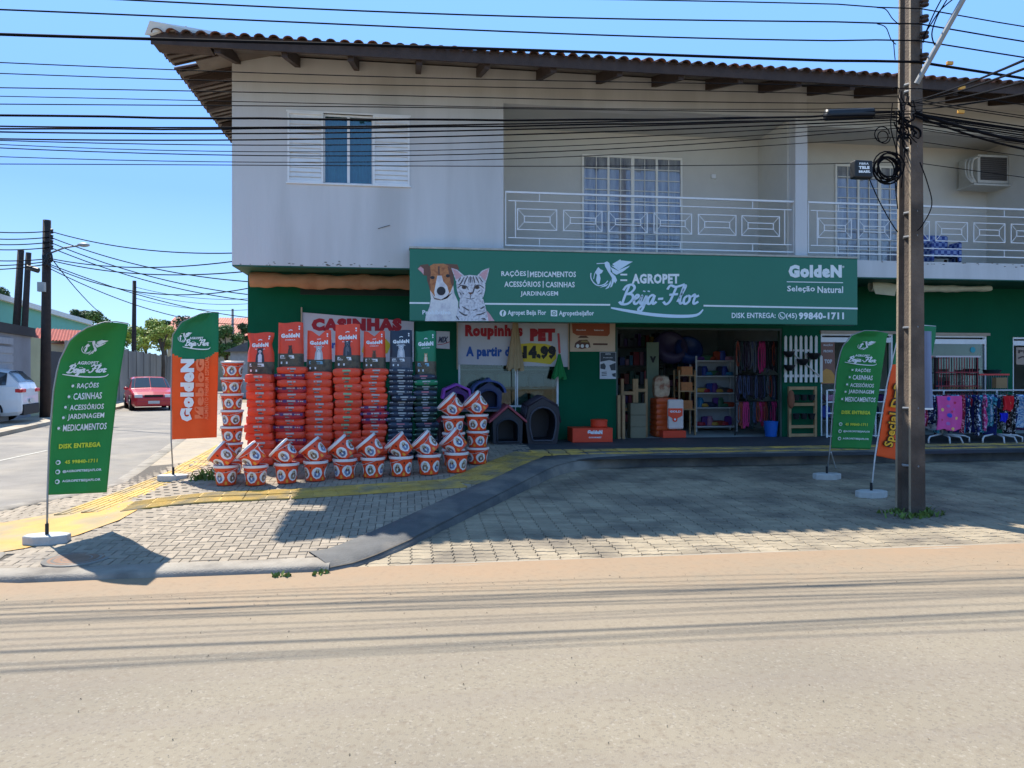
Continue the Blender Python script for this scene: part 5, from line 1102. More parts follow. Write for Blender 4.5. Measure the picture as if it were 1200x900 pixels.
doghouse(517.5, 553, 449, 489, 12.22, plm('violet_wall_plastic', (84,40,110)), plm('violet_roof_plastic', (150,72,170)), 'folded', 'purple doghouse with a faceted roof, on the board behind the buckets', zb=zt1+.032, dp=.45)
doghouse(553.5, 592, 444, 482, 12.22, plm('navy_wall_plastic', (30,46,84)), plm('blue_roof_plastic', (34,62,118)), 'arch', 'dark blue doghouse with an arched roof, next to the purple one', zb=zt1+.032, dp=.45)
# ---- orange display box and tub
Yb = 12.2; xa, xb = at_(671, Yb), at_(718, Yb); zb = TZ(Yb); zt_ = onY(671, 502, Yb).z
t = thing('display_box', 'low orange promotional box with white lettering by the shop door', 'box', ((xa+xb)/2, Yb+.2, zb))
ob = M('carton_orange', (222,66,34), .55, .06, 6, .1, 30)
MB().box(xa, xb, Yb, Yb+.42, zb, zt_).build('carton', ob, t, bevel=.006)
f = lambda px, py: onY(px, py, Yb-.004); q = MB(); T(q, 'GoldeN', 688.5, 706, 508.8, 504, f, bold=.08); T(q, 'GOURMET', 690, 705, 513.5, 511.8, f, bold=.03)
q.build('lettering', cwhite, t)
c_ = onY(702, 500, Yb+.2); q = MB(); rr_ = .14
MB().lathe([(rr_*.9, 0), (rr_, .02), (rr_, .1), (rr_*1.04, .1), (rr_*1.04, .125), (rr_*.9, .135)], (c_.x, Yb+.2, zt_+.002), 24).build('tub', ob, label='round orange tub with lid on the low orange box', cat='tub', smooth=False)
# ---- folded parasols hung on the front
def parasol(px, pt, pb1, ppole, w0, w1, m, hm, label, handle_top=False):
    Y = YL-.2; top = onY(px, pt, Y); bot = onY(px, pb1, Y); t = thing('folded_parasol', label, 'parasol', (top.x, Y, bot.z)); n_ = 14; q = MB()
    def fn(u, v):
        a = 2*pi*u; r_ = (w0+(w1-w0)*v**1.2)/2*(1+.22*sin(a*7+v*2)); return (top.x + r_*cos(a) + .02*v*sin(a*2), Y + r_*.7*sin(a), top.z + (bot.z-top.z)*v + (.03*sin(a*5) if v > .98 else 0))
    q.grid(56, 10, fn, flip=True); q.build('canopy', m, t, smooth=True)
    pe = onY(px, ppole, Y); MB().tube([(top.x, Y, top.z+.02), (pe.x, Y, pe.z)], .008, 6).build('shaft', hm, t)
    if handle_top: MB().tube([(top.x-.02, Y-.01, top.z+.36), (top.x, Y-.02, top.z+.02)], .02, 8).build('handle', plm('coral_handle', (206,84,84)), t, smooth=True)
    return t
parasol(604, 378, 433, 492, .08, .26, M('tan_parasol_cloth', (168,146,108), .85, .1, 4), cwhite, 'folded tan parasol hanging in front of the price banner')
parasol(655.5, 415, 443, 444, .04, .22, M('bright_green_cloth', (24,120,60), .8, .06, 4), plm('coral_handle', (206,84,84)), 'folded bright green umbrella with coral handle at the right of the price banner', True)
# ---- goods seen in the left window and inside the shop
def shelf(name, label, xa, xb, Y, d, levels, m, posts=True):
    t = thing(name, label, 'shelf', ((xa+xb)/2, Y+d/2, .41)); 
    for z in levels: MB().box(xa, xb, Y, Y+d, z-.012, z+.012).build('shelf_board', m, t)
    if posts:
        for x in (xa-.015, xb+.015):
            for y in (Y+.015, Y+d-.015): MB().box(x-.015, x+.015, y-.015, y+.015, .41, levels[-1]+.1).build('post', m, t)
    return t
shm = M('grey_steel_shelf', (205,206,204), .5, .05, 6)
Yi = 14.3; lv = [onY(838, y_, Yi).z for y_ in (500, 478, 461, 441, 423)]
shelf('wall_shelf', 'grey steel shelf with colourful pet goods in the middle of the doorway', at_(817, Yi), at_(863, Yi), Yi, .35, lv, shm)
gi = random.Random(8); gcols = [(176,44,60),(34,60,140),(90,50,120),(40,120,160),(176,120,140),(50,96,66),(190,150,60),(60,60,66),(150,60,36),(30,40,70)]
def goods(kind, x, y, z, s_, c_, label):
    m = plm('goods_%d_%d_%d' % c_, c_); q = MB()
    if kind == 'bowl': q.lathe([(s_*.7,0),(s_,s_*.15),(s_*.86,s_*.62),(s_*.9,s_*.66),(s_*.8,s_*.66),(s_*.7,s_*.2),(.01,s_*.18)], (x, y, z), 18); nm = 'pet_bowl'
    elif kind == 'jar': q.lathe([(s_*.62,0),(s_*.66,s_*.1),(s_*.66,s_*1.3),(s_*.5,s_*1.45),(s_*.52,s_*1.7),(s_*.4,s_*1.72)], (x, y, z), 16); nm = 'jar'
    elif kind == 'cushion': q = pillow(s_*2.2, s_*1.6, s_*.9, int(x*100) % 17); q.xf(Matrix.Translation((x, y, z))); nm = 'pet_cushion'
    else: q = pillow(s_*1.3, s_*.7, s_*1.7, int(x*90) % 13); q.xf(Matrix.Translation((x, y, z))); nm = 'snack_pack'
    o = q.build(nm, m, smooth=kind in ('cushion', 'pack'), label=label, cat=nm.replace('_', ' ')); return o
cn = {(176,44,60):'crimson',(34,60,140):'royal blue',(90,50,120):'violet',(40,120,160):'light blue',(176,120,140):'dusty pink',(50,96,66):'bottle green',(190,150,60):'mustard',(60,60,66):'charcoal',(150,60,36):'rust',(30,40,70):'navy'}
sname = ['lowest', 'second', 'middle', 'fourth', 'top']
for li, z in enumerate(lv):
    n_ = [7, 8, 7, 8, 6][li]
    for k in range(n_):
        x = at_(822, Yi) + (at_(858, Yi)-at_(822, Yi))*(k+.3)/(n_-.4); c_ = gcols[(li*3+k*2+(li*k) % 3) % 10]; kd = ['bowl', 'pack', 'jar', 'bowl', 'cushion'][(li*2+k) % 5]
        goods(kd, x, Yi+.14, z+.014, .112, c_, '%s %s, %s from the left on the %s board of the doorway shelf' % (cn[c_], {'bowl': 'pet bowl', 'pack': 'snack pack', 'jar': 'jar', 'cushion': 'pet cushion'}[kd], ORD[k], sname[li]))
MB().box(at_(816, Yi+.36), at_(864, Yi+.36), Yi+.355, Yi+.37, .45, lv[-1]+.1).build('shelf_back_panel', M('pale_back_panel', (170,176,178), .7), label='pale back panel behind the colourful doorway shelf', cat='panel')
# shelf in the left window, packs of feed behind the glass
Yw = 13.2; xa, xb = at_(540, Yw), at_(652, Yw)
shelf('window_shelf', 'shelf of pale feed sacks behind the shop window under the price banner', xa, xb, Yw, .4, [1.0, 1.32, 1.66], shm)
for li, z in enumerate((1.012, 1.332, 1.672)):
    for k in range(5):
        x = xa + .17 + k*(xb-xa-.2)/5; c_ = [(150,140,112),(120,124,104),(96,100,96),(160,150,128),(84,92,104)][(k*2+li) % 5]
        q = pillow(.27, .22, .27, k+li); q.xf(Matrix.Translation((x, Yw+.18, z))); q.build('feed_sack', plm('sack_%d' % c_[0], c_), smooth=True, label='%s feed sack, %s from the left on the %s shelf in the shop window' % ({150:'khaki',120:'olive grey',96:'dark grey',160:'cream',84:'slate'}[c_[0]], ORD[k], ['lower','middle','upper'][li]), cat='feed sack')
# tall pallet racks at the left of the doorway
pw = M('pallet_wood', (166,132,92), .75, .14, 9, .2, 40); pwg = M('weathered_pallet_wood', (138,122,100), .8, .14, 9, .2, 40)
def rack(xa, xb, Y, zb, zt_, rails, label, m, name='pallet_rack'):
    t = thing(name, label, 'pallet rack', ((xa+xb)/2, Y, zb))
    for x in (xa, xb-.05): MB().box(x, x+.05, Y, Y+.06, zb, zt_).build('upright', m, t)
    for z in rails: MB().box(xa+.05, xb-.05, Y+.003, Y+.03, z, z+.06).build('cross_slat', m, t)
    return t
Yp = 12.75
rack(at_(724, Yp), at_(730, Yp)+.04, Yp, .43, onY(727, 463, Yp).z, [], 'short raw wooden post pair at the left jamb of the shop door', pw)
rack(at_(728, 13.2), at_(742, 13.2)+.05, 13.2, .41, onY(730, 444, 13.2).z, [1.2, .9], 'raw wooden rack left inside the shop door', pw)
rack(at_(743, 13.2)+.03, at_(756, 13.2)+.05, 13.2, .41, onY(750, 444, 13.2).z, [1.25, .95], 'second raw wooden rack inside the door, behind the beige cartons', pw)
cart = M('beige_carton', (128,120,96), .8, .06, 6)
for k in range(3): 
    a, b = at_(739, 13.0), at_(757, 13.0); MB().box(a, b, 13.0, 13.19, .41+.215*k, .41+.215*k+.21).build('carton', cart, bevel=.004, label='beige carton, %s of the pile of three inside the door' % ['bottom', 'middle', 'top'][k], cat='carton')
MB().prism([(at_(758, 14), .41),(at_(772, 14), .41),(at_(772, 14), 2.2),(at_(758, 14), 2.2)], 14.0, 14.05).build('inner_door', M('pale_green_door', (116,128,104), .7, .05), label='pale green inner panel with a dark letter, left inside the shop', cat='panel')
q = MB(); T(q, 'V', 761.5, 769, 425, 417.5, lambda a, b: onY(a, b, 13.99), bold=.1); q.build('letter', bblk, label='dark letter V on the pale green inner panel', cat='letter')
# orange bag pile with promo bag
Yo = 13.1
for k in range(7):
    q = pillow(.42, .4, .13, k+3); q.xf(Matrix.Translation((at_(783, Yo), Yo+.25, .41+.1*k))); q.build('orange_food_bag', M('burnt_orange_film', (206,86,36), .42, .1, 6), smooth=True, label='orange food bag, %s from the bottom of the pile inside the door' % ORD[k], cat='pet food bag')
q = pillow(.3, .16, .42, 5); q.xf(Matrix.Translation((at_(780, Yo), Yo+.25, 1.13))); q.build('cream_food_bag', M('cream_bag_film', (186,160,128), .5, .15, 14, second=(150,90,60), sscale=9), smooth=True, label='cream and brown food bag on top of the orange pile', cat='pet food bag')
xa, xb = at_(782, 12.9), at_(804, 12.9)
t = thing('promo_bag', 'white and red food bag standing in front of the orange pile in the doorway', 'pet food bag', ((xa+xb)/2, 12.9, .5))
MB().box(xa+.02, xb-.04, 12.9, 12.98, .58, 1.12).build('bag', M('promo_white_film', (214,196,184), .45, .06), t, bevel=.03)
q = MB(); f = lambda px, py: onY(px, py, 12.892); poly(q, [(783,478.5),(800,478.5),(800,487),(791,492),(783,487)], f, 0); disc(q, 791, 491.5, 3, 3, lambda a, b: onY(a, b, 12.889), 0); disc(q, 791, 491.5, 1.3, 1.3, lambda a, b: onY(a, b, 12.886), 1); T(q, 'GOLD', 785, 798, 483.5, 481, lambda a, b: onY(a, b, 12.889), bold=.05, m=1); q.build('print', [reds, cwhite], t)
MB().box(at_(777, 12.85), at_(804, 12.85), 12.85, 13.05, .43, .555).build('orange_tray', ob, label='bright orange tray under the white and red food bag', cat='tray', bevel=.005)
# crate shelf beside the pile
t = shelf('crate_shelf', 'small wooden crate shelf behind the orange bag pile', at_(797, 13.6), at_(814, 13.6), 13.6, .3, [.9, 1.25, 1.55], pw)
for k, z in enumerate((.912, 1.262, 1.562)): MB().box(at_(799, 13.6), at_(812, 13.6), 13.62, 13.85, z, z+.16).build('snack_tray', M('amber_tray', (180,112,60), .6, .15, 20), label='amber tray of snacks on the %s board of the small crate shelf' % ['lower', 'middle', 'upper'][k], cat='tray')
# big dark tents / beds high up
for (px, py, r_, c_, lab_) in ((785, 408, .36, (70,62,90), 'large dull purple pet bed high inside the doorway'), (806, 411, .3, (34,58,110), 'large blue pet bed high inside the doorway, right of the purple one')):
    p = onY(px, py, 14.6); q = MB(); q.lathe([(r_*.8,-.12),(r_,-.04),(r_*.95,.12),(r_*.7,.18),(r_*.6,.02),(.02,.0)], (0,0,0), 24); q.xf(Matrix.Translation(p) @ Matrix.Rotation(radians(60), 4, 'X')); q.build('pet_bed', plm('bed_%d' % c_[0], c_), smooth=True, label=lab_, cat='pet bed')
# dense stock at the back: racks of dark goods left and right inside the doorway
br = random.Random(44)
for nm, xa0, xb0, Yb_, lev, sd_ in (('left', at_(724, 15.2), at_(778, 15.2), 15.2, (.55, .95, 1.35, 1.75, 2.15), 0), ('middle', at_(780, 15.6), at_(816, 15.6), 15.6, (.9, 1.3, 1.7, 2.1), 1)):
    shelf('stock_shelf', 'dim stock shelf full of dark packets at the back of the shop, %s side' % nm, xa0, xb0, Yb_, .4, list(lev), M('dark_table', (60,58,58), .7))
    for li, z in enumerate(lev):
        x = xa0+.06; k = 0
        while x < xb0-.1 and k < 14:
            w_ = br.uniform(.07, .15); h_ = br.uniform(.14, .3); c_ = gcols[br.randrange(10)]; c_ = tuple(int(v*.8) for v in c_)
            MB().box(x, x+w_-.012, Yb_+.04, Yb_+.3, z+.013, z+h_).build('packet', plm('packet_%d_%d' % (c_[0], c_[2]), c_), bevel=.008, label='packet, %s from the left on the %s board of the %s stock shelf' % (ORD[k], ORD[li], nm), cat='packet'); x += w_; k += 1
# hanging collars, leads and harnesses: long strips on a rail
Yc = 13.4; rl = thing('display_rail', 'black rail of collars and leads hanging right inside the doorway', 'display rail', (at_(890, Yc), Yc, 1.0))
for z in (2.2, 1.55, 1.05): MB().tube([(at_(862, Yc), Yc, z), (at_(915, Yc), Yc, z)], .01, 6).build('rail', blk, rl)
for x in (at_(862, Yc), at_(915, Yc)): MB().tube([(x, Yc+.02, .41), (x, Yc+.02, 2.25)], .014, 6).build('upright', blk, rl)
cr_ = random.Random(3); ccols = [((34,34,40),'black'),((44,30,50),'plum'),((190,50,110),'hot pink'),((60,70,100),'slate blue'),((140,60,40),'rust'),((90,94,100),'grey'),((28,52,48),'dark teal'),((150,30,60),'crimson')]
for row, (z, L_) in enumerate(((2.2, .6), (1.55, .46), (1.05, .5))):
    n_ = 22
    for k in range(n_):
        x = at_(863, Yc) + (at_(914, Yc)-at_(863, Yc))*(k+.5)/n_ + cr_.uniform(-.008, .008)
        ci = cr_.choice([0,0,0,1,1,3,5,6,4]) if not ((row == 2 and k in (3,4,5,11,17,18,19)) or (row == 0 and k in (11,12,13))) else 2
        if row == 2 and k in (12, 13): ci = 7
        c_, nm = ccols[ci]; ll = L_*cr_.uniform(.75, 1.05); q = MB(); dx = .018+.012*cr_.random(); y0 = Yc-.02-.02*cr_.random()
        loop = [(x, y0, z), (x-dx, y0-.006, z-ll*.3), (x-dx*.8, y0, z-ll*.8), (x, y0-.01, z-ll), (x+dx, y0, z-ll*.75), (x+dx*.7, y0-.008, z-ll*.3), (x+.003, y0, z-.01)]
        q.tube([Vector(p) for p in spline(loop, 3)], .015, 5); q.build('dog_lead', M('strap_%s' % nm.replace(' ', '_'), c_, .7, .2, 60, second=(90,90,96), sscale=40, sthr=.66), smooth=True, label='%s dog lead, %s from the left on the %s rail inside the door' % (nm, ORD[k], ['upper', 'middle', 'lower'][row]), cat='dog lead', group='collars and leads hanging inside the door')
p = onY(908, 507, 12.75); q = MB(); q.lathe([(.1,0),(.13,.26),(.135,.28),(.125,.28),(.1,.02),(.01,.02)], (p.x, 12.9, .43), 20); q.build('plastic_bin', plm('blue_bin_plastic', (18,88,170)), label='blue plastic bin at the right jamb of the shop door', cat='bin')
# ---- white picket panel with hanging pots
Yk = YL-.06; t = thing('picket_panel', 'white wooden picket panel on the green wall holding black hanging pots', 'picket panel', (at_(940, Yk), Yk, onY(940, 447, Yk).z))
wp = M('white_painted_wood', (206,204,196), .6, .08, 8)
for k in range(8):
    px = 920.5+5.95*k; a, b = at_(px-1.5, Yk), at_(px+1.5, Yk); z0, z1 = onY(px, 448, Yk).z, onY(px, 393 if k < 7 else 416, Yk).z
    MB().prism([(a, z0), (b, z0), (b, z1-.03), ((a+b)/2, z1), (a, z1-.03)], Yk-.012, Yk+.004).build('picket', wp, t)
MB().box(at_(919, Yk), at_(962, Yk), Yk+.005, Yk+.025, onY(940, 442, Yk).z, onY(940, 439, Yk).z).build('cross_rail', wp, t)
MB().box(at_(930, Yk), at_(952, Yk), Yk+.005, Yk+.025, onY(940, 412, Yk).z, onY(940, 409.5, Yk).z).build('cross_rail', wp, t)
MB().beam(onY(931, 416, Yk-.02), onY(960, 440, Yk-.02), .035, .012).build('diagonal_rail', wp, t); MB().beam(onY(927, 418, Yk-.02), onY(933, 410, Yk-.02), .035, .012).build('diagonal_rail', wp, t)
for px, py, w_ in ((924.5,413,13),(953.5,415,15),(941,422,14),(925,429,13)):
    p = onY(px, py, Yk-.1); rr_ = w_/2*depth(p)/F; q = MB(); q.lathe([(rr_*.45,-rr_*.85),(rr_*.85,-rr_*.35),(rr_,.0),(rr_*1.04,.02),(rr_*.94,.02),(rr_*.7,-rr_*.3),(.01,-rr_*.6)], (p.x, p.y, p.z), 18)
    q.build('wall_pot', plm('black_pot_plastic', (24,26,30)), label='black half-round pot on the picket panel, %s' % {924.5:'top left',953.5:'top right',941:'in the middle',925:'lower left'}[px], cat='pot')
# ---- pallet stand with black planters below it
Yq = YL-.1; xa, xb = at_(924, Yq), at_(957, Yq); z0 = TZ(Yq)
t = thing('pallet_stand', 'raw wooden pallet stand of black planters under the white picket panel', 'plant stand', ((xa+xb)/2, Yq, z0))
for x in (xa, xb-.05): MB().box(x, x+.045, Yq-.02, Yq+.03, z0, onY(924, 453, Yq).z).build('upright', pw, t)
for py in (455, 474, 500, 510): zz_ = onY(940, py, Yq).z; MB().box(xa+.046, xb-.051, Yq-.012, Yq+.012, zz_-.025, zz_+.03).build('cross_slat', pw, t)
for r_, py in enumerate((466, 488)):
    for k in range(3):
        p = onY(933+9*k, py, Yq-.1); MB().lathe([(.045,-.05),(.065,.05),(.07,.055),(.06,.055),(.045,-.03),(.01,-.03)], (p.x, p.y, p.z), 14).build('planter', plm('black_pot_plastic', (24,26,30)), label='small black planter, %s of the %s row on the pallet stand' % (['left', 'middle', 'right'][k], ['upper', 'lower'][r_]), cat='planter')
q = MB(); p = onY(927, 468, Yq-.1); q.ball((p.x, p.y, p.z), .07, .05, .17, 12, 8); q.build('terracotta_pot', M('brown_terracotta', (128,78,52), .8, .1, 10), smooth=True, label='long brown coconut-fibre holder at the left of the pallet stand', cat='holder')
# ---- white folding gate / rack in the second opening
Yg = 12.5; t = thing('metal_gate', 'white square-barred metal gate behind the smaller green flag', 'gate', (at_(1000, Yg), Yg, TZ(Yg)))
gz0, gz1 = TZ(Yg), onY(970, 457, Yg).z
for px in (969, 979, 990, 1002, 1014, 1026, 1038, 1047): x = at_(px, Yg); MB().box(x-.012, x+.012, Yg-.01, Yg+.01, gz0, gz1).build('bar', white, t)
for py in (457, 471, 484, 511): z = onY(970, py, Yg).z; MB().box(at_(969, Yg)+.013, at_(1047, Yg)-.013, Yg-.022, Yg-.011, z-.012, z+.008).build('rail', white, t)
# goods inside second and third openings
for k in range(9):
    px = 966+9.5*k; c_ = gcols[(k*3+1) % 10]; goods(['pack', 'cushion', 'jar'][k % 3], at_(px, 13.4), 13.4, 1.05 if k % 2 else .72, .15, c_, '%s %s on the table behind the white gate, %s from the left' % (cn[c_], {'pack': 'pack', 'cushion': 'cushion', 'jar': 'jar'}[['pack', 'cushion', 'jar'][k % 3]], ORD[k]))
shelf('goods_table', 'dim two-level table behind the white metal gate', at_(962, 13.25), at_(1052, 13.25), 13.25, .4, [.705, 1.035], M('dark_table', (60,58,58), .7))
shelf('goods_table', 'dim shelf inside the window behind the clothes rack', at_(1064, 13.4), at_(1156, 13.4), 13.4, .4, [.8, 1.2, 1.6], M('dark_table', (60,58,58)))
for k in range(8):
    px = 1069+11*k; c_ = gcols[(k*7+2) % 10]; goods(['jar', 'pack'][k % 2], at_(px, 13.5), 13.55, 1.215, .13, c_, '%s %s inside the window behind the clothes rack, %s from the left' % (cn[c_], ['jar', 'pack'][k % 2], ORD[k]))
# ---- red wire cage / bird stand in front of the third window
Yr = 12.45; redp = M('faded_red_metal', (140,44,52), .6, .1, 10); t = thing('wire_cage', 'dark red wire cage with a white top behind the clothes rack', 'cage', (at_(1110, Yr), Yr, TZ(Yr)))
zc1 = onY(1110, 419, Yr).z
MB().box(at_(1090, Yr), at_(1142, Yr), Yr-.15, Yr+.2, zc1, zc1+.03).build('top_board', M('white_board', (208,190,188), .6), t)
for k in range(17): x = at_(1091+3*k, Yr); MB().box(x-.006, x+.006, Yr-.14, Yr-.128, 1.0, zc1).build('bar', redp if k % 3 else M('dark_bar', (50,30,36), .6), t)
for k, zz_ in enumerate((1.0, 1.35, 1.6)): MB().box(at_(1090, Yr), at_(1140, Yr), Yr-.155, Yr-.142, zz_, zz_+.02).build('rail', redp, t)
for x in (at_(1091, Yr), at_(1140, Yr)): MB().box(x-.015, x+.015, Yr-.12, Yr-.09, TZ(Yr), zc1).build('leg', M('dark_bar', (50,30,36)), t)
# table with small cages to the right
t = thing('low_cage', 'dark low cage with red edge standing between the window and the wall', 'cage', (at_(1160, Yr), Yr, TZ(Yr)))
zc2 = onY(1160, 438, Yr).z
MB().box(at_(1143, Yr), at_(1178, Yr), Yr-.1, Yr+.2, zc2-.03, zc2).build('top_board', plm('coral_red', (200,56,54)), t)
for k in range(13): x = at_(1144+2.7*k, Yr); MB().box(x-.006, x+.006, Yr-.09, Yr-.078, .95, zc2-.03).build('bar', M('grey_bar', (90,90,96), .5), t)
MB().box(at_(1143, Yr), at_(1178, Yr), Yr-.1, Yr+.2, .93, .95).build('floor_tray', M('dark_bar', (50,30,36)), t)
for x in (at_(1145, Yr), at_(1176, Yr)): MB().box(x-.015, x+.015, Yr-.06, Yr-.03, TZ(Yr), .93).build('leg', M('dark_bar', (50,30,36)), t)
p = onY(1174, 449, 12.1)
MB().box(p.x-.11, p.x+.11, 12.1, 12.2, p.z-.09, p.z+.1).build('cardboard_tag', M('kraft_card', (150,118,80), .8, .08, 8), label='small square kraft cardboard label above the right clothes rack', cat='card')
MB().lathe([(.12,0),(.16,.07),(.15,.075),(.1,.02),(.01,.02)], (at_(1165, Yr), Yr+.05, zc2+.002), 18).build('dark_basin', plm('dark_teal_plastic', (24,56,58)), label='dark green basin on top of the low red-edged cage', cat='basin')
MB().lathe([(.1,0),(.14,.07),(.13,.075),(.08,.02),(.01,.02)], (at_(1128, Yr)+.2, Yr+.02, zc1-.28), 18).build('dark_basin', plm('black_pot_plastic', (24,26,30)), label='black basin beside the dark red wire cage', cat='basin')
# ---- clothes racks with small pet clothes
whm = M('white_tube', (190,190,190), .45, .05, 8)
def clothes_rack(px0, px1, Y, py_rail, label, legs):
    xa, xb = at_(px0, Y), at_(px1, Y); zr_ = onY(1130, py_rail, Y).z; t = thing('clothes_rack', label, 'clothes rack', ((xa+xb)/2, Y, TZ(Y)))
    MB().tube([(xa, Y, zr_), (xb, Y, zr_)], .014, 8).build('rail', whm, t, smooth=True)
    for pl in legs:
        x = at_(pl, Y); MB().tube([(x, Y, TZ(Y)+.14), (x+.03, Y, zr_)], .016, 8).build('post', whm, t, smooth=True)
        for s_ in (-1, 1):
            MB().tube([(x-.42, Y+s_*.22, TZ(Y)), (x-.42, Y+s_*.22, TZ(Y)+.07), (x-.38, Y+s_*.2, TZ(Y)+.11), (x, Y, TZ(Y)+.13), (x, Y, TZ(Y)+.14)] if s_ < 0 else [(x, Y, TZ(Y)+.14), (x, Y, TZ(Y)+.13), (x+.32, Y-.12, TZ(Y)+.11), (x+.38, Y-.16, TZ(Y)+.08), (x+.38, Y-.16, TZ(Y)+.0)], .014, 8).build('foot', whm, t, smooth=True)
            MB().tube([(x, Y, TZ(Y)+.13), (x+s_*.1, Y-.3, TZ(Y)+.1), (x+s_*.12, Y-.34, TZ(Y)+.0)], .014, 8).build('foot', whm, t, smooth=True)
    return zr_
Yc1, Yc2 = 11.55, 11.5
zr1 = clothes_rack(1074, 1141, Yc1, 457.5, 'white tube clothes rack with small pet clothes, right behind the pole', (1104,))
zr2 = clothes_rack(1142, 1232, Yc2, 457.5, 'white tube clothes rack with small pet clothes at the right edge', (1166,))
pats = {'navy and white print': [(24,34,80),(30,44,110),(210,214,220),(20,24,50)], 'black and white print': [(20,20,24),(200,200,204),(40,40,46),(24,24,28)], 'pink print': [(206,60,130),(220,110,160),(190,40,100),(230,180,200)],
 'crimson print': [(160,24,50),(120,16,40),(220,140,150),(170,40,60)], 'teal print': [(30,120,140),(60,160,180),(24,60,90),(120,190,200)], 'royal blue': [(24,50,160),(30,60,180),(22,44,140),(40,70,190)], 'plum print': [(70,30,70),(40,24,50),(120,90,130),(60,26,60)],
 'light blue print': [(120,160,200),(170,200,220),(90,130,180),(200,210,220)], 'red and yellow print': [(200,24,30),(210,30,36),(230,190,60),(180,20,26)], 'white camouflage': [(190,190,186),(60,64,60),(120,124,116),(30,32,34)]}
gr_ = random.Random(17)
def garment(x, Y, zr_, w_, h_, ang, pat, label):
    q = MB(); th = .018
    P = [(-.16,-.04),(.16,-.04),(.5,-.16),(.42,-.36),(.3,-.3),(.34,-.7),(.28,-1.),(-.28,-1.),(-.34,-.7),(-.3,-.3),(-.42,-.36),(-.5,-.16)]
    n_ = len(P); M_ = Matrix.Translation((x, Y, zr_-.05)) @ Matrix.Rotation(ang, 4, 'Z')
    def row(o, s_=1): return [(a*w_, o + .02*sin(a*9+b*7), b*h_) for a, b in P]
    q.add(row(-th*.6), [tuple(range(n_-1, -1, -1))]); q.add(row(th*.6), [tuple(range(n_))]); q.f += [(k, (k+1) % n_, n_+(k+1) % n_, n_+k) for k in range(n_)]; q.m += [0]*n_; q.a += [0]*n_
    q.xf(M_); t = thing('pet_garment', label, 'pet clothes', (x, Y, zr_-h_), 'small pet clothes hanging on the racks'); q.build('cloth', M('plain_'+pat.replace(' ', '_'), pats[pat][1], .9, .15, 9, second=pats[pat][0], sscale=20) if gr_.random() < .35 else pattern('print_'+pat.replace(' ', '_'), pats[pat], 42), t, fixn=True)
    hk = [M_ @ Vector(v) for v in ((-.14*w_/.4, 0, -.0), (0, 0, .03), (.14*w_/.4, 0, .0))]
    MB().tube([hk[0], hk[1], Vector((x, Y, zr_+.016)), hk[1], hk[2]], .004, 4).build('hanger', blk, t)
pl_ = list(pats)
for k in range(22):
    f = k/21; x = at_(1077+62*f, Yc1); pat = pl_[[5,0,2,3,0,1,7,4,1,6,3,2,0,4,5,7,0,3,4,0,1,0][k]]
    garment(x, Yc1, zr1, .34, gr_.uniform(.5, .68), gr_.choice((-1, 1))*radians(gr_.uniform(48, 80)), pat, '%s garment, %s from the left on the rack behind the pole' % (pat, ORD[k]))
for k in range(22):
    f = k/21; x = at_(1144+80*f, Yc2); pat = pl_[[0,4,2,4,0,7,0,9,1,8,1,9,0,7,6,1,0,9,4,1,0,9][k]]
    garment(x, Yc2, zr2, .36, gr_.uniform(.46, .72), gr_.choice((-1, 1))*radians(gr_.uniform(40, 78)), pat, '%s garment, %s from the left on the right-hand rack' % (pat, ORD[k]))
# pink dotted blanket on the near end, red and blue shirts on show
def showpiece(px0, px1, pt, pb1, Y, m, dots, label, name='pet_blanket', cat='pet blanket'):
    q = MB(); a, b = at_(px0, Y), at_(px1, Y); z1, z0 = onY(px0, pt, Y).z, onY(px0, pb1, Y).z
    f = lambda u, v, o=0: Vector((a+(b-a)*(u+.05*(1-v)*sin(v*3)), Y - .02*sin(u*12+v*3) - .015*sin(u*5) + o, z0+(z1-z0)*v + .02*sin(u*7)*(1-v)))
    t = thing(name, label, cat, ((a+b)/2, Y, z0)); q.grid(14, 10, f); q.grid(14, 10, lambda u, v: f(u, v, .02), flip=True); q.build('cloth', m, t, smooth=True)
    q = MB()
    for (u, v, r_, c_) in dots: rdisc(q, u, v, r_, r_*.75, lambda a_, b_: f(a_, b_, -.005), c_)
    if dots: q.build('printed_dots', [plm('dot_blue', (60,80,190)), plm('dot_yellow', (240,190,110)), plm('dot_red', (200,30,80)), plm('dot_mauve', (170,110,180))], t)
    return t
showpiece(1098, 1127, 464, 504, Yc1-.3, M('hot_pink_fleece', (222,84,150), .9, .06, 8), [(.42,.92,.08,0),(.45,.43,.09,0),(.2,.58,.07,1),(.4,.7,.06,3),(.55,.55,.05,2),(.42,.18,.07,3),(.75,.8,.05,2),(.8,.35,.06,1),(.15,.28,.04,2),(.6,.06,.06,1),(.7,.62,.04,3)], 'hot pink pet blanket with coloured dots on the left clothes rack')
showpiece(1125, 1131, 463, 507, Yc1-.26, pattern('print_crimson_print', pats['crimson print']), [], 'narrow crimson printed cloth at the right edge of the pink blanket', 'pet_cloth', 'pet cloth')
showpiece(1176, 1188, 464, 481, Yc2-.3, M('bright_red_cloth', (206,22,34), .8, .06, 8), [(.7,.5,.14,1)], 'bright red small pet shirt on the right clothes rack', 'pet_shirt', 'pet shirt')
showpiece(1172, 1181, 484, 494, Yc2-.28, M('bright_blue_cloth', (24,40,190), .8, .06, 8), [], 'small bright blue pet shirt below the red one', 'pet_shirt', 'pet shirt')
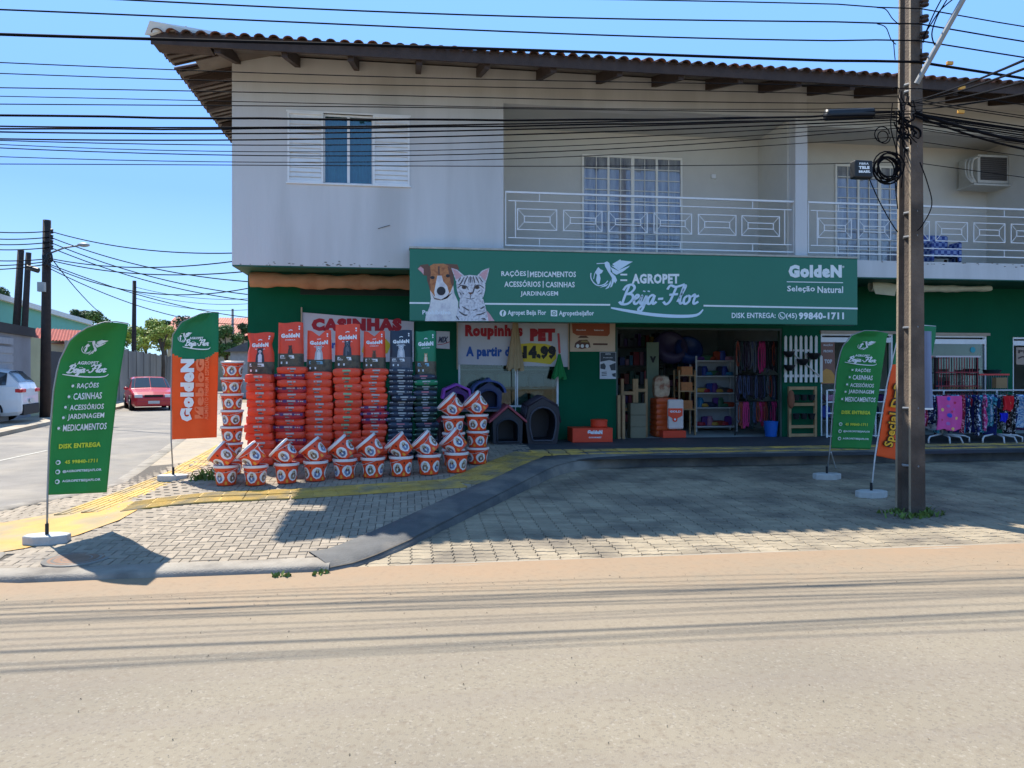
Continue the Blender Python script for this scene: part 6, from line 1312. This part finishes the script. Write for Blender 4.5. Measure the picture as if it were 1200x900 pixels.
# grey-blue sheet hanging at the right of the pole
a, b = onY(1078, 388, pb.y+.25), onY(1093, 478, pb.y+.25)
q = MB(); q.grid(6, 10, lambda u, v: (a.x+(b.x-a.x)*u*(1 if v > .02 else 1), pb.y+.25+.02*sin(u*6+v*2), b.z+(a.z-b.z)*v)); q.grid(6, 10, lambda u, v: (a.x+(b.x-a.x)*u, pb.y+.262+.02*sin(u*6+v*2), b.z+(a.z-b.z)*v), flip=True)
t = thing('hanging_sheet', 'plain grey-blue sheet sign tied to the right of the concrete pole', 'sheet sign', ((a.x+b.x)/2, pb.y+.25, b.z)); q.build('sheet', M('grey_blue_vinyl', (112,124,150), .6, .05, 3), t)
MB().box(a.x, b.x, pb.y+.24, pb.y+.275, b.z-.02, b.z).build('bottom_batten', cwhite, t)
# ---- balcony things: air conditioner, chair, wall lamp
Ya = 12.4; xa, xb = at_(1146, Ya), at_(1182, Ya); z0, z1 = onY(1160, 215, Ya).z, onY(1160, 181, Ya).z
t = thing('air_conditioner', 'old white window air conditioner on the balcony side wall at the right', 'air conditioner', ((xa+xb)/2, Ya, z0))
ac = M('aged_white_metal', (186,184,176), .5, .08, 8)
MB().box(xa, xb, Ya, Ya+.5, z0, z1).build('casing', ac, t, bevel=.02)
gq = MB().box(xa+.05, xb-.04, Ya-.006, Ya-.002, z0+.06, z1-.05).build('grille', M('dark_grille', (66,62,60), .7, .1, 30), t)
for k in range(12): z = z0+.07+(z1-z0-.14)*k/11; MB().box(xa+.05, xb-.04, Ya-.014, Ya-.007, z, z+.006).build('grille_slat', M('grille_bar', (96,92,88), .6), gq)
MB().box(xa-.12, xb+.05, Ya-.05, Ya+.4, z0-.05, z0-.02).build('bracket_shelf', ac, t); MB().box(xb+.02, xb+.045, Ya-.04, Ya, z0-.02, z0+.24).build('bracket_arm', ac, t)
for k in range(3):
    MB().tube([Vector(p) for p in spline([(xa+.02, Ya+.06*k, z1-.06), (xa-.1-.03*k, Ya+.05*k, z1-.12), (xa-.13-.02*k, Ya+.04*k, z0+.16), (xa-.05-.03*k, Ya, z0+.0)], 6)], .022, 8).build('hose', ac, t, smooth=True)
chk = bpy.data.materials.new('blue_check'); chk.use_nodes = True; n = chk.node_tree.nodes; L = chk.node_tree.links; g = n.new('ShaderNodeTexCoord'); w1 = n.new('ShaderNodeTexChecker'); w1.inputs['Scale'].default_value = 16; w1.inputs[1].default_value = lin((40,64,140)); w1.inputs[2].default_value = lin((130,150,196)); L.new(g.outputs['Object'], w1.inputs[0]); L.new(w1.outputs[0], n['Principled BSDF'].inputs['Base Color'])
Yh = 12.3; xa, xb = at_(1093, Yh), at_(1127, Yh); zt_ = onY(1110, 272, Yh).z
t = thing('checked_armchair', 'blue checked armchair on the right balcony behind the railing', 'chair', ((xa+xb)/2, Yh, zr))
for (nm, x0, x1, y0, y1, za, zb_) in (('backrest', xa+.02, xb-.02, Yh+.3, Yh+.42, zr+.3, zt_), ('seat', xa+.05, xb-.05, Yh, Yh+.3, zr+.2, zr+.36), ('armrest', xa-.02, xa+.05, Yh, Yh+.3, zr+.1, zr+.48), ('armrest', xb-.05, xb+.02, Yh, Yh+.3, zr+.1, zr+.48)):
    MB().box(x0, x1, y0, y1, za, zb_).build(nm, chk, t, bevel=.04)
for x in (xa+.02, xb-.06):
    for y in (Yh+.04, Yh+.34): MB().box(x, x+.04, y, y+.04, zr, zr+.2).build('leg', woodd, t)
p = onY(836, 207, YR-.02); MB().box(p.x-.04, p.x+.04, YR-.05, YR, p.z-.04, p.z+.04).build('wall_socket', white, label='small white socket box on the balcony wall right of the door', cat='socket', bevel=.006)

# ================================================================== far left: cross street, houses, cars, trees
def bcar(name, label, loc, rz, L_, W_, H_, paint, suv, cat='car'):
    t = thing(name, label, cat); hw = W_/2
    # stations along y (front = -y): (y, z_hood/belt, z_roof or None, halfwidth factor)
    if suv: st = [(-.5,.62,.62,.72,.2),(-.48,.72,.74,.88,.2),(-.42,.92,.95,.97,.2),(-.22,1.02,1.07,1.,.22),(-.2,1.03,1.1,1.,.22),(-.07,1.06,1.6,1.,.22),(.1,1.07,1.64,1.,.22),(.3,1.1,1.62,1.,.22),(.41,1.12,1.54,.98,.22),(.475,1.1,1.2,.95,.24),(.495,.95,1.0,.92,.26),(.5,.6,.62,.86,.28)]
    else: st = [(-.5,.5,.5,.74,.2),(-.485,.62,.64,.88,.18),(-.43,.74,.78,.97,.18),(-.24,.86,.91,1.,.18),(-.22,.87,.94,1.,.18),(-.08,.9,1.36,1.,.18),(.1,.91,1.41,1.,.18),(.28,.93,1.38,1.,.18),(.4,.94,1.22,.97,.2),(.46,.93,1.0,.95,.2),(.49,.82,.86,.9,.22),(.5,.5,.52,.84,.26)]
    sc_ = H_/(1.64 if suv else 1.41); body = MB(); gl = MB(); rows = []
    for (y, zb_, zt_, wf, z0) in st:
        zb_ *= sc_; zt_ *= sc_; cab_ = (zt_-zb_) > .12; wt = .78 if cab_ else .9
        half = [(.0, z0), (.9, z0), (.985, z0+.1), (1., (z0+zb_)*.52), (.975, zb_-.03), (.95, zb_), (wt+.03 if cab_ else .9, zt_-.05 if cab_ else zt_-.01), (wt*.85, zt_), (0, zt_+.02)]
        r_ = [(-a*hw*wf, y*L_, z) for a, z in half[::-1]] + [(a*hw*wf, y*L_, z) for a, z in half[1:]]; rows.append((r_, cab_))
    K = len(rows[0][0])
    for r_, _ in rows: body.v += r_
    gv = list(body.v)
    for i in range(len(rows)-1):
        for j in range(K-1):
            f = (i*K+j, i*K+j+1, (i+1)*K+j+1, (i+1)*K+j); jj = j if j < 8 else 15-j
            cabs = rows[i][1] and rows[i+1][1]; ws = rows[i][1] != rows[i+1][1]
            side = jj == 2
            isg = (cabs and side) or (ws and jj in (0, 1))
            if isg:
                if cabs and side: gl.add([gv[k] for k in f], [(0,1,2,3)])
                else: gl.add([gv[k] for k in f], [(0,1,2,3)])
            body.f.append(f); body.m.append(0); body.a.append(0)
    body.f += [tuple(range(K)), tuple(range((len(rows)-1)*K, len(rows)*K))]; body.m += [0, 0]; body.a += [0, 0]
    body.build('body', paint, t, smooth=False, fixn=True, bevel=.01)
    # glazing just proud of the body, inset from the pillars
    def shrink(vs, f=.9, off=.012):
        c_ = sum((Vector(v) for v in vs), Vector())/4; nrm = (Vector(vs[1])-Vector(vs[0])).cross(Vector(vs[2])-Vector(vs[0])).normalized()
        if nrm.dot(c_ - Vector((0, c_.y, .7))) < 0: nrm = -nrm
        return [c_+(Vector(v)-c_)*f + nrm*off for v in vs]
    for i in range(0, len(gl.v), 4):
        vs = shrink(gl.v[i:i+4], .96); MB().add(vs, [(0,1,2,3)]).build('window', M('car_glass', (52,62,70), .08, .05, spec=.8), t)
    wr_ = .33 if suv else .29
    for sx in (-1, 1):
        for yy in (-.31*L_, .3*L_):
            q = MB(); q.lathe([(wr_*.6,-.1),(wr_,-.09),(wr_,.09),(wr_*.6,.1)], (0,0,0), 24); q.xf(Matrix.Translation((sx*(hw-.08), yy, wr_)) @ Matrix.Rotation(pi/2, 4, 'Y')); wh = q.build('wheel', M('tyre_rubber', (22,22,24), .9), t, smooth=False)
            q = MB(); q.lathe([(wr_*.62,-.012),(wr_*.6,.01),(wr_*.2,.02),(.01,.02)], (0,0,0), 16); q.xf(Matrix.Translation((sx*(hw+.015), yy, wr_)) @ Matrix.Rotation(sx*pi/2, 4, 'Y')); q.build('rim', M('alloy', (150,152,156), .35, metal=.7), wh)
            q = MB(); pts = [(wr_*1.18*cos(pi*k/12), wr_*1.18*sin(pi*k/12)) for k in range(13)]; q.tube([(sx*(hw-.0), yy+a, wr_+b_) for a, b_ in pts], .03, 6); q.build('wheel_arch', M('black_trim', (24,24,26), .7), t)
    trim = M('black_trim', (24,24,26), .7)
    fy, ry = -.5*L_, .5*L_
    MB().box(-hw*.8, hw*.8, fy-.03, fy+.12, .2, .42).build('front_bumper', trim if suv else paint, t, bevel=.03); MB().box(-hw*.86, hw*.86, ry-.12, ry+.03, .24, .56 if suv else .42).build('rear_bumper', trim if suv else paint, t, bevel=.03)
    zl = (.82 if suv else .62)*sc_
    for sx in (-1, 1):
        MB().box(min(sx*hw*.5, sx*hw*.86), max(sx*hw*.5, sx*hw*.86), fy-.01+.02, fy+.12, zl-.07, zl+.06).build('headlight', M('lamp_glass', (200,206,210), .15, spec=.8), t, bevel=.02)
        z_ = zl+.14 if suv else zl; MB().box(min(sx*hw*.55, sx*hw*.95), max(sx*hw*.55, sx*hw*.95), ry-.18, ry+.02, z_-.05, z_+.06).build('tail_light', M('tail_lamp_red', (190,24,34), .25), t, bevel=.02)
        MB().ball((sx*(hw+.09), -.16*L_, (1.05 if suv else .92)*sc_), .09, .06, .07).build('wing_mirror', paint, t, smooth=True)
    MB().box(-hw*.42, hw*.42, fy-.012, fy+.06, zl-.05, zl+.05).build('grille', trim, t, bevel=.01)
    MB().box(-.22, .22, fy-.045, fy-.031, .3, .42).build('number_plate', M('plate', (190,192,190), .5), t); MB().box(-.22, .22, ry+.031, ry+.04, .6, .72).build('number_plate', M('plate', (190,192,190), .5), t)
    t.location = loc; t.rotation_euler = (0, 0, rz); return t
p = atD(174, 475, 33.0); 
bcar('parked_car', 'red hatchback parked facing the camera on the cross street', (p.x, p.y, .005), radians(10+14), 3.95, 1.7, 1.42, M('red_car_paint', (176,20,40), .3, .03, coat=.6), False)
p = atD(-64, 490, 22)
bcar('parked_suv', 'white sport utility car seen from behind at the left edge', (p.x, p.y, .11), radians(-80), 4.4, 1.82, 1.64, M('white_car_paint', (212,216,220), .3, .02, coat=.5), True)
# wooden / concrete posts on the cross street
dkp = M('dark_wood_pole', (52,44,42), .9, .2, 6, .3)
def post(pxb, pxt, pyt, pyb, d, r_, label, name='utility_pole', m=dkp):
    b = atD(pxb, pyb, d); b.z = .05; tp = atD(pxt, pyt, d); t = thing(name, label, 'utility pole', b)
    MB().tube([b-Vector((0,0,.1)), b.lerp(tp, .5), tp], r_, 10, r2=r_*.72).build('shaft', m, t, smooth=True); return t, b, tp
t52, b52, tp52 = post(53, 55, 258, 480, 25, .17, 'tall dark utility pole with a street lamp arm behind the large green flag')
for py in (271, 278, 284, 290): q = atD(60.5, py, 24.8); MB().lathe([(.02,-.08),(.06,-.06),(.04,0),(.06,.06),(.02,.08)], q, 10).build('insulator', blk, t52)
MB().box(*(lambda a, b: (a.x, b.x, a.y-.15, a.y+.0, b.z, a.z))(atD(46, 331, 24.7), atD(53.5, 342, 24.7))).build('meter_box', M('pale_metal_box', (150,152,150), .5), t52)
a = atD(58, 297, 24.8); b = atD(94, 287.5, 24.8); MB().tube([a, a.lerp(b, .5)+Vector((0,0,.06)), b], .03, 8).build('lamp_arm', gal, t52, smooth=True)
c_ = atD(98, 287, 24.8); MB().ball((c_.x, c_.y, c_.z), .2, .12, .07, 12, 8).build('lamp_head', M('pale_metal_box', (150,152,150)), t52, smooth=True)
rk = random.Random(5); pts = [(56+rk.uniform(-6, 5), 303+rk.uniform(-8, 10)) for k in range(14)]; MB().tube([Vector(p) for p in spline([tuple(atD(*q_, 24.75)) for q_ in pts], 4)], .03, 5).build('cable_coil', blk, t52, smooth=True)
post(14, 24.5, 293, 480, 36, .2, 'leaning dark pole, leftmost of the pair behind the grey garage')
t3, _, _ = post(24, 33.5, 296, 480, 36, .17, 'leaning dark pole with a transformer bar, right of the leftmost one')
a = atD(32, 313, 35.6); b = atD(45, 317, 35.6); MB().tube([a, b], .13, 10).build('crossbar', blk, t3)
post(156.5, 157.5, 329, 470, 45, .15, 'thin dark pole rising behind the grey wall, left of the orange flag')
post(273, 272.5, 362, 470, 60, .13, 'thin grey pole just left of the shop corner', m=M('grey_pole', (120,120,118), .9))
post(112, 112, 369, 450, 70, .1, 'tiny far pole above the large green flag', m=M('grey_pole', (120,120,118))) if False else None
# houses
def P3(px, py, d): return atD(px, py, d)
tw_ = M('teal_wall', (112,176,158), .8, .05, 1); wr2 = M('white_fascia', (214,214,208), .6, .05)
def wall_run(name, label, cat, s0, s1, off, z1, m, th=.2, kind=None):
    a = sl(FE, s0) + Vector((-off, 0, 0)); b = sl(FE, s1) + Vector((-off, 0, 0)); q = MB(); q.slab([(a.x, a.y), (b.x, b.y), (b.x-th, b.y), (a.x-th, a.y)], 0, z1); return q.build(name, m, label=label, cat=cat), a, b
def s_of(px, off=1.4):
    """distance along the far wall line where sight line px meets it"""
    r = ray(px, 437); o = sl(FE, 0) + Vector((-off, 0, 0)); den = r.x*SD.y - r.y*SD.x; k = (o.x*SD.y - o.y*SD.x)/den; p = Vector((r.x*k, r.y*k, 0)); return (p-o).dot(SD), p
def zat(px, py, off=1.4): s_, p = s_of(px, off); return CAMZ + (HOR-py)/F*depth(p)
def run(name, label, cat, px0, px1, pyt, m, off=1.4, th=.2, z0=0): 
    s0 = s_of(px0, off)[0]; s1 = s_of(px1, off)[0]; z1 = zat((px0+px1)/2, pyt, off); o, a, b = wall_run(name, label, cat, s0, s1, off, z1, m, th); return o
# grey garage front at the far left, olive wall, dark gate, long grey wall
gs0, gs1 = s_of(-30)[0], s_of(36)[0]; gz = zat(18, 392)
t = thing('garage', 'grey garage front with a flat dark roof at the left edge', 'garage', sl(FE, gs0)+Vector((-1.4, 0, 0)))
def onrun(t, nm, m, s0, s1, z0, z1, off=1.4, th=.2, **k):
    a = sl(FE, s0) + Vector((-off, 0, 0)); b = sl(FE, s1) + Vector((-off, 0, 0)); q = MB(); q.slab([(a.x, a.y), (b.x, b.y), (b.x-th, b.y), (a.x-th, a.y)], z0, z1); return q.build(nm, m, t, **k)
gg = M('garage_grey', (126,128,134), .8, .08, 2)
onrun(t, 'wall', gg, gs0, gs1, 0, gz); onrun(t, 'flat_roof', M('dark_roof_edge', (44,42,44), .8), gs0-1, gs1+.2, gz, gz+.3, off=1.3, th=4)
gd = onrun(t, 'garage_door', M('garage_door_grey', (150,152,156), .6, .05), s_of(-10)[0], s_of(13)[0], 0, gz-.5, off=1.36, th=.03)
for k in range(9): onrun(t, 'door_slat', M('garage_slat_grey', (138,140,146), .6), s_of(-10)[0], s_of(13)[0], .25+.28*k, .25+.28*k+.2, off=1.33, th=.025)
run('boundary_wall', 'pale olive garden wall behind the white car', 'wall', 36, 51, 396, M('olive_wall', (150,152,122), .85, .08, 1))
t = thing('sliding_gate', 'dark metal gate of upright bars behind the tall dark pole', 'gate', sl(FE, s_of(60)[0])+Vector((-1.4, 0, 0)))
s0, s1 = s_of(51)[0], s_of(79)[0]
for k in range(26): sk = s0+(s1-s0)*k/26; onrun(t, 'bar', M('dark_gate_metal', (46,48,52), .6), sk, sk+(s1-s0)/38, .1, zat(66, 412), off=1.4, th=.05)
run('boundary_wall', 'long weathered grey concrete wall behind the red car', 'wall', 79, 232, 411, M('weathered_wall', (140,134,124), .9, .12, 1, .2, 20, second=(108,104,98), sscale=.5), off=1.4) if False else None
gw = thing('boundary_wall', 'long weathered grey concrete panel wall behind the red car', 'wall', sl(FE, s_of(79)[0])+Vector((-1.4, 0, 0)))
s0, s1 = s_of(79)[0], s_of(236)[0]; npn = 22
wm = M('weathered_wall', (140,134,124), .9, .12, 1, .2, 20, second=(108,104,98), sscale=.5, stretch=(1, 1, .4))
zw = zat(150, 410)
for k in range(npn):
    a_ = s0+(s1-s0)*k/npn; b_ = s0+(s1-s0)*(k+1)/npn; onrun(gw, 'wall_panel', wm, a_+.04, b_-.04, 0, zw-.04*(k % 2), off=1.42, th=.1); onrun(gw, 'wall_post', wm, b_-.04, b_+.04, 0, zw+.05, off=1.38, th=.16)
# teal house with a white sloping roof edge
d1 = 40; a = P3(-40, 341, 33); b = P3(104, 381, 47)
t = thing('teal_house', 'teal house wall with a white sloping roof edge behind the garage', 'house', (a.x, a.y, 0))
q = MB(); q.add([(a.x, a.y, 0), (b.x, b.y, 0), (b.x, b.y, b.z), (a.x, a.y, a.z), (a.x-6, a.y+2, 0), (b.x-6, b.y+2, 0), (b.x-6, b.y+2, b.z), (a.x-6, a.y+2, a.z)], [(0,1,2,3),(5,4,7,6),(3,2,6,7),(0,3,7,4),(1,5,6,2)]); q.build('wall', tw_, t, fixn=True)
q = MB(); u_ = Vector((0, 0, .26)); o_ = Vector((.25, -.1, 0)); q.add([tuple(x) for x in (a+o_, b+o_, b+o_+u_, a+o_+u_, a+Vector((-6.2, 2, 0)), b+Vector((-6.2, 2, 0)), b+Vector((-6.2, 2, 0))+u_, a+Vector((-6.2, 2, 0))+u_)], [(0,1,2,3),(5,4,7,6),(3,2,6,7),(0,3,7,4),(1,5,6,2),(0,4,5,1)]); q.build('roof', wr2, t, fixn=True)
# small porch with clay tiles
rtile = M('red_clay_roof', (150,70,58), .85, .15, 3, .3, 20)
a = P3(50, 402, 34); b = P3(90, 402, 36); t = thing('porch_house', 'small cream house with a red tiled porch roof behind the tall dark pole', 'house', (a.x, a.y, 0))
MB().slab([(a.x, a.y), (b.x, b.y), (b.x-1, b.y+4), (a.x-1, a.y+4)], 0, P3(70, 400, 35).z).build('wall', M('cream_wall', (176,160,128), .8, .08), t)
z0, z1 = P3(60, 399, 34).z, P3(60, 384, 35).z; q = MB()
q.grid(30, 6, lambda u, v: (a.x-.3+(b.x-a.x+.6)*u - .8*v, a.y-.4+(b.y-a.y)*u+2.2*v, z0+(z1-z0)*v + .05*abs(sin(u*pi*15)))); q.grid(30, 6, lambda u, v: (a.x-.3+(b.x-a.x+.6)*u - .8*v, a.y-.4+(b.y-a.y)*u+2.2*v, z0-.12+(z1-z0)*v), flip=True); q.build('roof', rtile, t)
# far house with pale red roof, seen either side of the orange flag
a = P3(196, 392, 66); b = P3(300, 392, 66); t = thing('far_house', 'far house with a wide pale red tiled roof behind the trees', 'house', ((a.x+b.x)/2, a.y, 0)); fr = M('pale_red_roof', (196,132,110), .85, .1, 2, .2, 10)
MB().box(a.x, b.x, a.y, a.y+8, 0, a.z).build('wall', M('cream_wall', (176,160,128)), t)
q = MB(); zt_ = P3(240, 371, 70).z; q.grid(80, 4, lambda u, v: (a.x-.6+(b.x-a.x+1.2)*u, a.y-.6+4.6*v, a.z-.1+(zt_-a.z)*v+.07*abs(sin(u*pi*40)))); q.grid(80, 4, lambda u, v: (a.x-.6+(b.x-a.x+1.2)*u, a.y+8.6-4.6*v, a.z-.1+(zt_-a.z)*v), flip=True); q.build('roof', fr, t)
a = P3(270, 412, 48); b = P3(300, 412, 48); t = thing('grey_shed', 'small grey shed with a low dark roof beside the left bucket tower', 'shed', (a.x, a.y, 0))
MB().box(a.x, b.x+2, a.y, a.y+4, 0, a.z).build('wall', M('shed_wall', (150,150,148), .8), t); MB().prism([(a.x-.4, a.z), (b.x+2.4, a.z), ((a.x+b.x+2)/2, a.z+.9)], a.y-.3, a.y+4.3).build('roof', M('shed_roof', (84,84,86), .8), t)
# trees: trunk, limbs, leaf clumps
lf = [M('leaf_light', (142,152,66), .7, .25, .6, rnd=.3, hue=.015), M('leaf_dark', (48,74,36), .7, .25, .6, rnd=.3, hue=.015), M('leaf_mid', (78,104,44), .7, .25, .6, rnd=.3, hue=.015)]
bark = M('bark', (86,72,58), .9, .2, 5, .4)
def tree(px, pt, pb_, wpx, d, leaf, label, seed, n_=1500, trunk=True, cl_=9):
    r_ = random.Random(seed); top = atD(px, pt, d); bot = atD(px, pb_, d); W = wpx*d/F/2; H = (top.z-bot.z)/2; c_ = (top+bot)/2; t = thing('tree', label, 'tree', (c_.x, c_.y, 0))
    q = MB(); q.tube([(c_.x, c_.y, -.1), (c_.x+.1, c_.y, bot.z*.6+.3), (c_.x, c_.y, c_.z)], .16, 8, r2=.07)
    q.build('trunk', bark, t, smooth=True); cs = []
    for k in range(cl_):
        a = r_.uniform(0, 2*pi); e = r_.uniform(-.7, .95); rr_ = r_.uniform(.35, .75); cs.append((c_+Vector((cos(a)*W*rr_, sin(a)*W*rr_, e*H*.75)), r_.uniform(.3, .48)*min(W, H*1.3)))
    for k, (cc, _) in enumerate(cs[:5]): MB().tube([(c_.x, c_.y, max(.4, bot.z)), tuple((c_+cc)/2 - Vector((0,0,.1*H))), tuple(cc)], .06, 6, r2=.02).build('limb', bark, t, smooth=True)
    q = MB(); ls = min(.34, .05+W*.05)
    for k in range(n_):
        cc, cr2 = r_.choice(cs); dv = Vector((r_.gauss(0, 1), r_.gauss(0, 1), r_.gauss(0, 1))).normalized()*cr2*r_.uniform(.55, 1.18); dv.z *= .85; p = cc+dv
        u = Vector((r_.gauss(0, 1), r_.gauss(0, 1), r_.gauss(0, .6))).normalized(); v = u.cross(dv.normalized() + Vector((r_.uniform(-.5,.5),)*3)).normalized(); s1 = ls*r_.uniform(.6, 1.3)
        q.ca = r_.random(); q.add([p-u*s1, p-v*s1*.5, p+u*s1, p+v*s1*.5], [(0,1,2,3)])
    q.build('crown', leaf, t, kind='stuff')
tree(170, 372, 412, 54, 52, lf[0], 'light green bushy tree behind the thin dark pole', 1, 3200)
tree(190, 382, 412, 30, 50, lf[0], 'pale green bush top left of the orange flag', 11, 1800)
tree(96, 362, 392, 26, 60, lf[1], 'dark green tree top left above the large green flag', 2, 2200)
tree(118, 364, 396, 32, 56, lf[2], 'mid green tree top above the large green flag', 3, 2400)
tree(193, 371, 404, 16, 58, lf[1], 'dark narrow tree close to the left edge of the orange flag', 4, 2200)
tree(265, 380, 425, 40, 54, lf[2], 'green tree right of the orange flag beside the shop corner', 5, 3600)
tree(284, 372, 410, 18, 62, lf[1], 'dark tree right at the shop corner in front of the far roof', 6, 1800)
tree(228, 372, 412, 50, 60, lf[1], 'dark tree hidden mostly by the orange flag', 7, 3000)
tree(-2, 336, 352, 24, 50, lf[1], 'sparse dark tree top at the left edge above the teal house', 8, 700)
tree(140, 384, 412, 26, 58, lf[2], 'green bush between the large green flag and the thin pole', 9, 1800)
# cables over the cross street
def wire(p, r_, lab_, sag=.3, n_=18, grp='cables over the cross street'):
    a, b = p; pts = [a.lerp(b, k/n_) - Vector((0, 0, 4*sag*(k/n_)*(1-k/n_))) for k in range(n_+1)]; MB().tube(pts, r_, 4, cap=False).build('overhead_cable', cab, smooth=True, label=lab_, cat='cable', group=grp)
for k, (y0, y1) in enumerate(((265,271),(274,278),(281,284),(287,290),(300,303),(308,306),(314,309))): wire((atD(-60, y0, 25), atD(58, y1, 24.85)), .018, 'cable from the left edge to the tall dark pole, %s from the top' % ORD[k], .12)
for k, (y0, x1, y1, d) in enumerate(((271,290,296,20),(278,290,330,22),(284,290,345,24),(290,290,352,26),(303,290,304,19),(305,290,318,19),(310,290,372,30),(312,290,338,22),(315,290,380,34))): wire((atD(59, y0, 24.85), atD(x1, y1, d)), .016, 'cable running right from the tall dark pole, %s by height on the pole' % ORD[k], .25 if k < 7 else .5)
wire((atD(62, 305, 24.8), atD(160, 388, 46)), .02, 'cable dropping steeply from the tall dark pole towards the far trees', .6)
for k, y_ in enumerate((336, 342, 349)): wire((atD(157, y_, 44.9), atD(290, y_+14, 50)), .016, 'cable right of the thin dark pole, %s from the top' % ORD[k], .3)
# weeds along the kerbs and by the pole
wd_ = M('weed_green', (92,112,48), .8, .2, 5, rnd=.3)
def weeds(name, pts, fn, seed, n_, h_, label):
    r_ = random.Random(seed); q = MB()
    for px, py, sp in pts:
        c_ = onG(px, py, fn)
        for k in range(n_):
            x, y = c_.x+r_.gauss(0, sp), c_.y+r_.gauss(0, sp*.5); z = fn(x, y); a = r_.uniform(0, 2*pi); hh = h_*r_.uniform(.4, 1.2); dx, dy = cos(a)*hh*.6, sin(a)*hh*.6; w_ = .008+.01*r_.random()
            q.ca = r_.random(); q.add([(x-w_*sin(a), y+w_*cos(a), z), (x+w_*sin(a), y-w_*cos(a), z), (x+dx*.6+w_*sin(a), y+dy*.6-w_*cos(a), z+hh*.7), (x+dx, y+dy, z+hh), (x+dx*.6-w_*sin(a), y+dy*.6+w_*cos(a), z+hh*.7)], [(0,1,2,3,4)])
    q.build(name, wd_, kind='stuff', label=label, cat='weeds')
weeds('weeds', ((1048, 601, .07), (1060, 607, .07), (1080, 606, .06), (1096, 604, .08), (1085, 600, .05)), A, 1, 26, .06, 'low green weeds round the foot of the concrete pole')
weeds('weeds', ((245, 556, .08), (236, 562, .07), (252, 562, .06)), S, 2, 40, .08, 'small weeds at the left foot of the front bucket row')
weeds('weeds', ((15, 668, .05), (30, 672, .05), (0, 655, .1), (375, 674, .04), (330, 677, .04), (35, 600, .15), (145, 578, .1), (208, 548, .1), (20, 645, .2), (60, 640, .15)), lambda x, y: .01, 3, 16, .045, 'scattered weeds along the kerb of the corner')
# litter: leaves and grit by the gutter
r_ = random.Random(31); q = MB()
for k in range(900):
    x = r_.uniform(-4.5, 8); y = r_.choice((5.98-abs(r_.gauss(0, .28)), r_.uniform(1.5, 6))) ; s_ = r_.uniform(.003, .007); a = r_.uniform(0, 6.3); q.ca = r_.random(); z = .004
    q.add([(x+s_*cos(a+2.1*j)*r_.uniform(.6, 1.2), y+s_*sin(a+2.1*j), z) for j in range(3)] + [(x, y, z+s_*.8)], [(0,1,3),(1,2,3),(2,0,3)])
q.build('grit', M('gutter_grit', (128,112,92), .95, .2, 30, rnd=.4), kind='stuff', label='loose grit and pebbles scattered over the street and gutter', cat='grit')
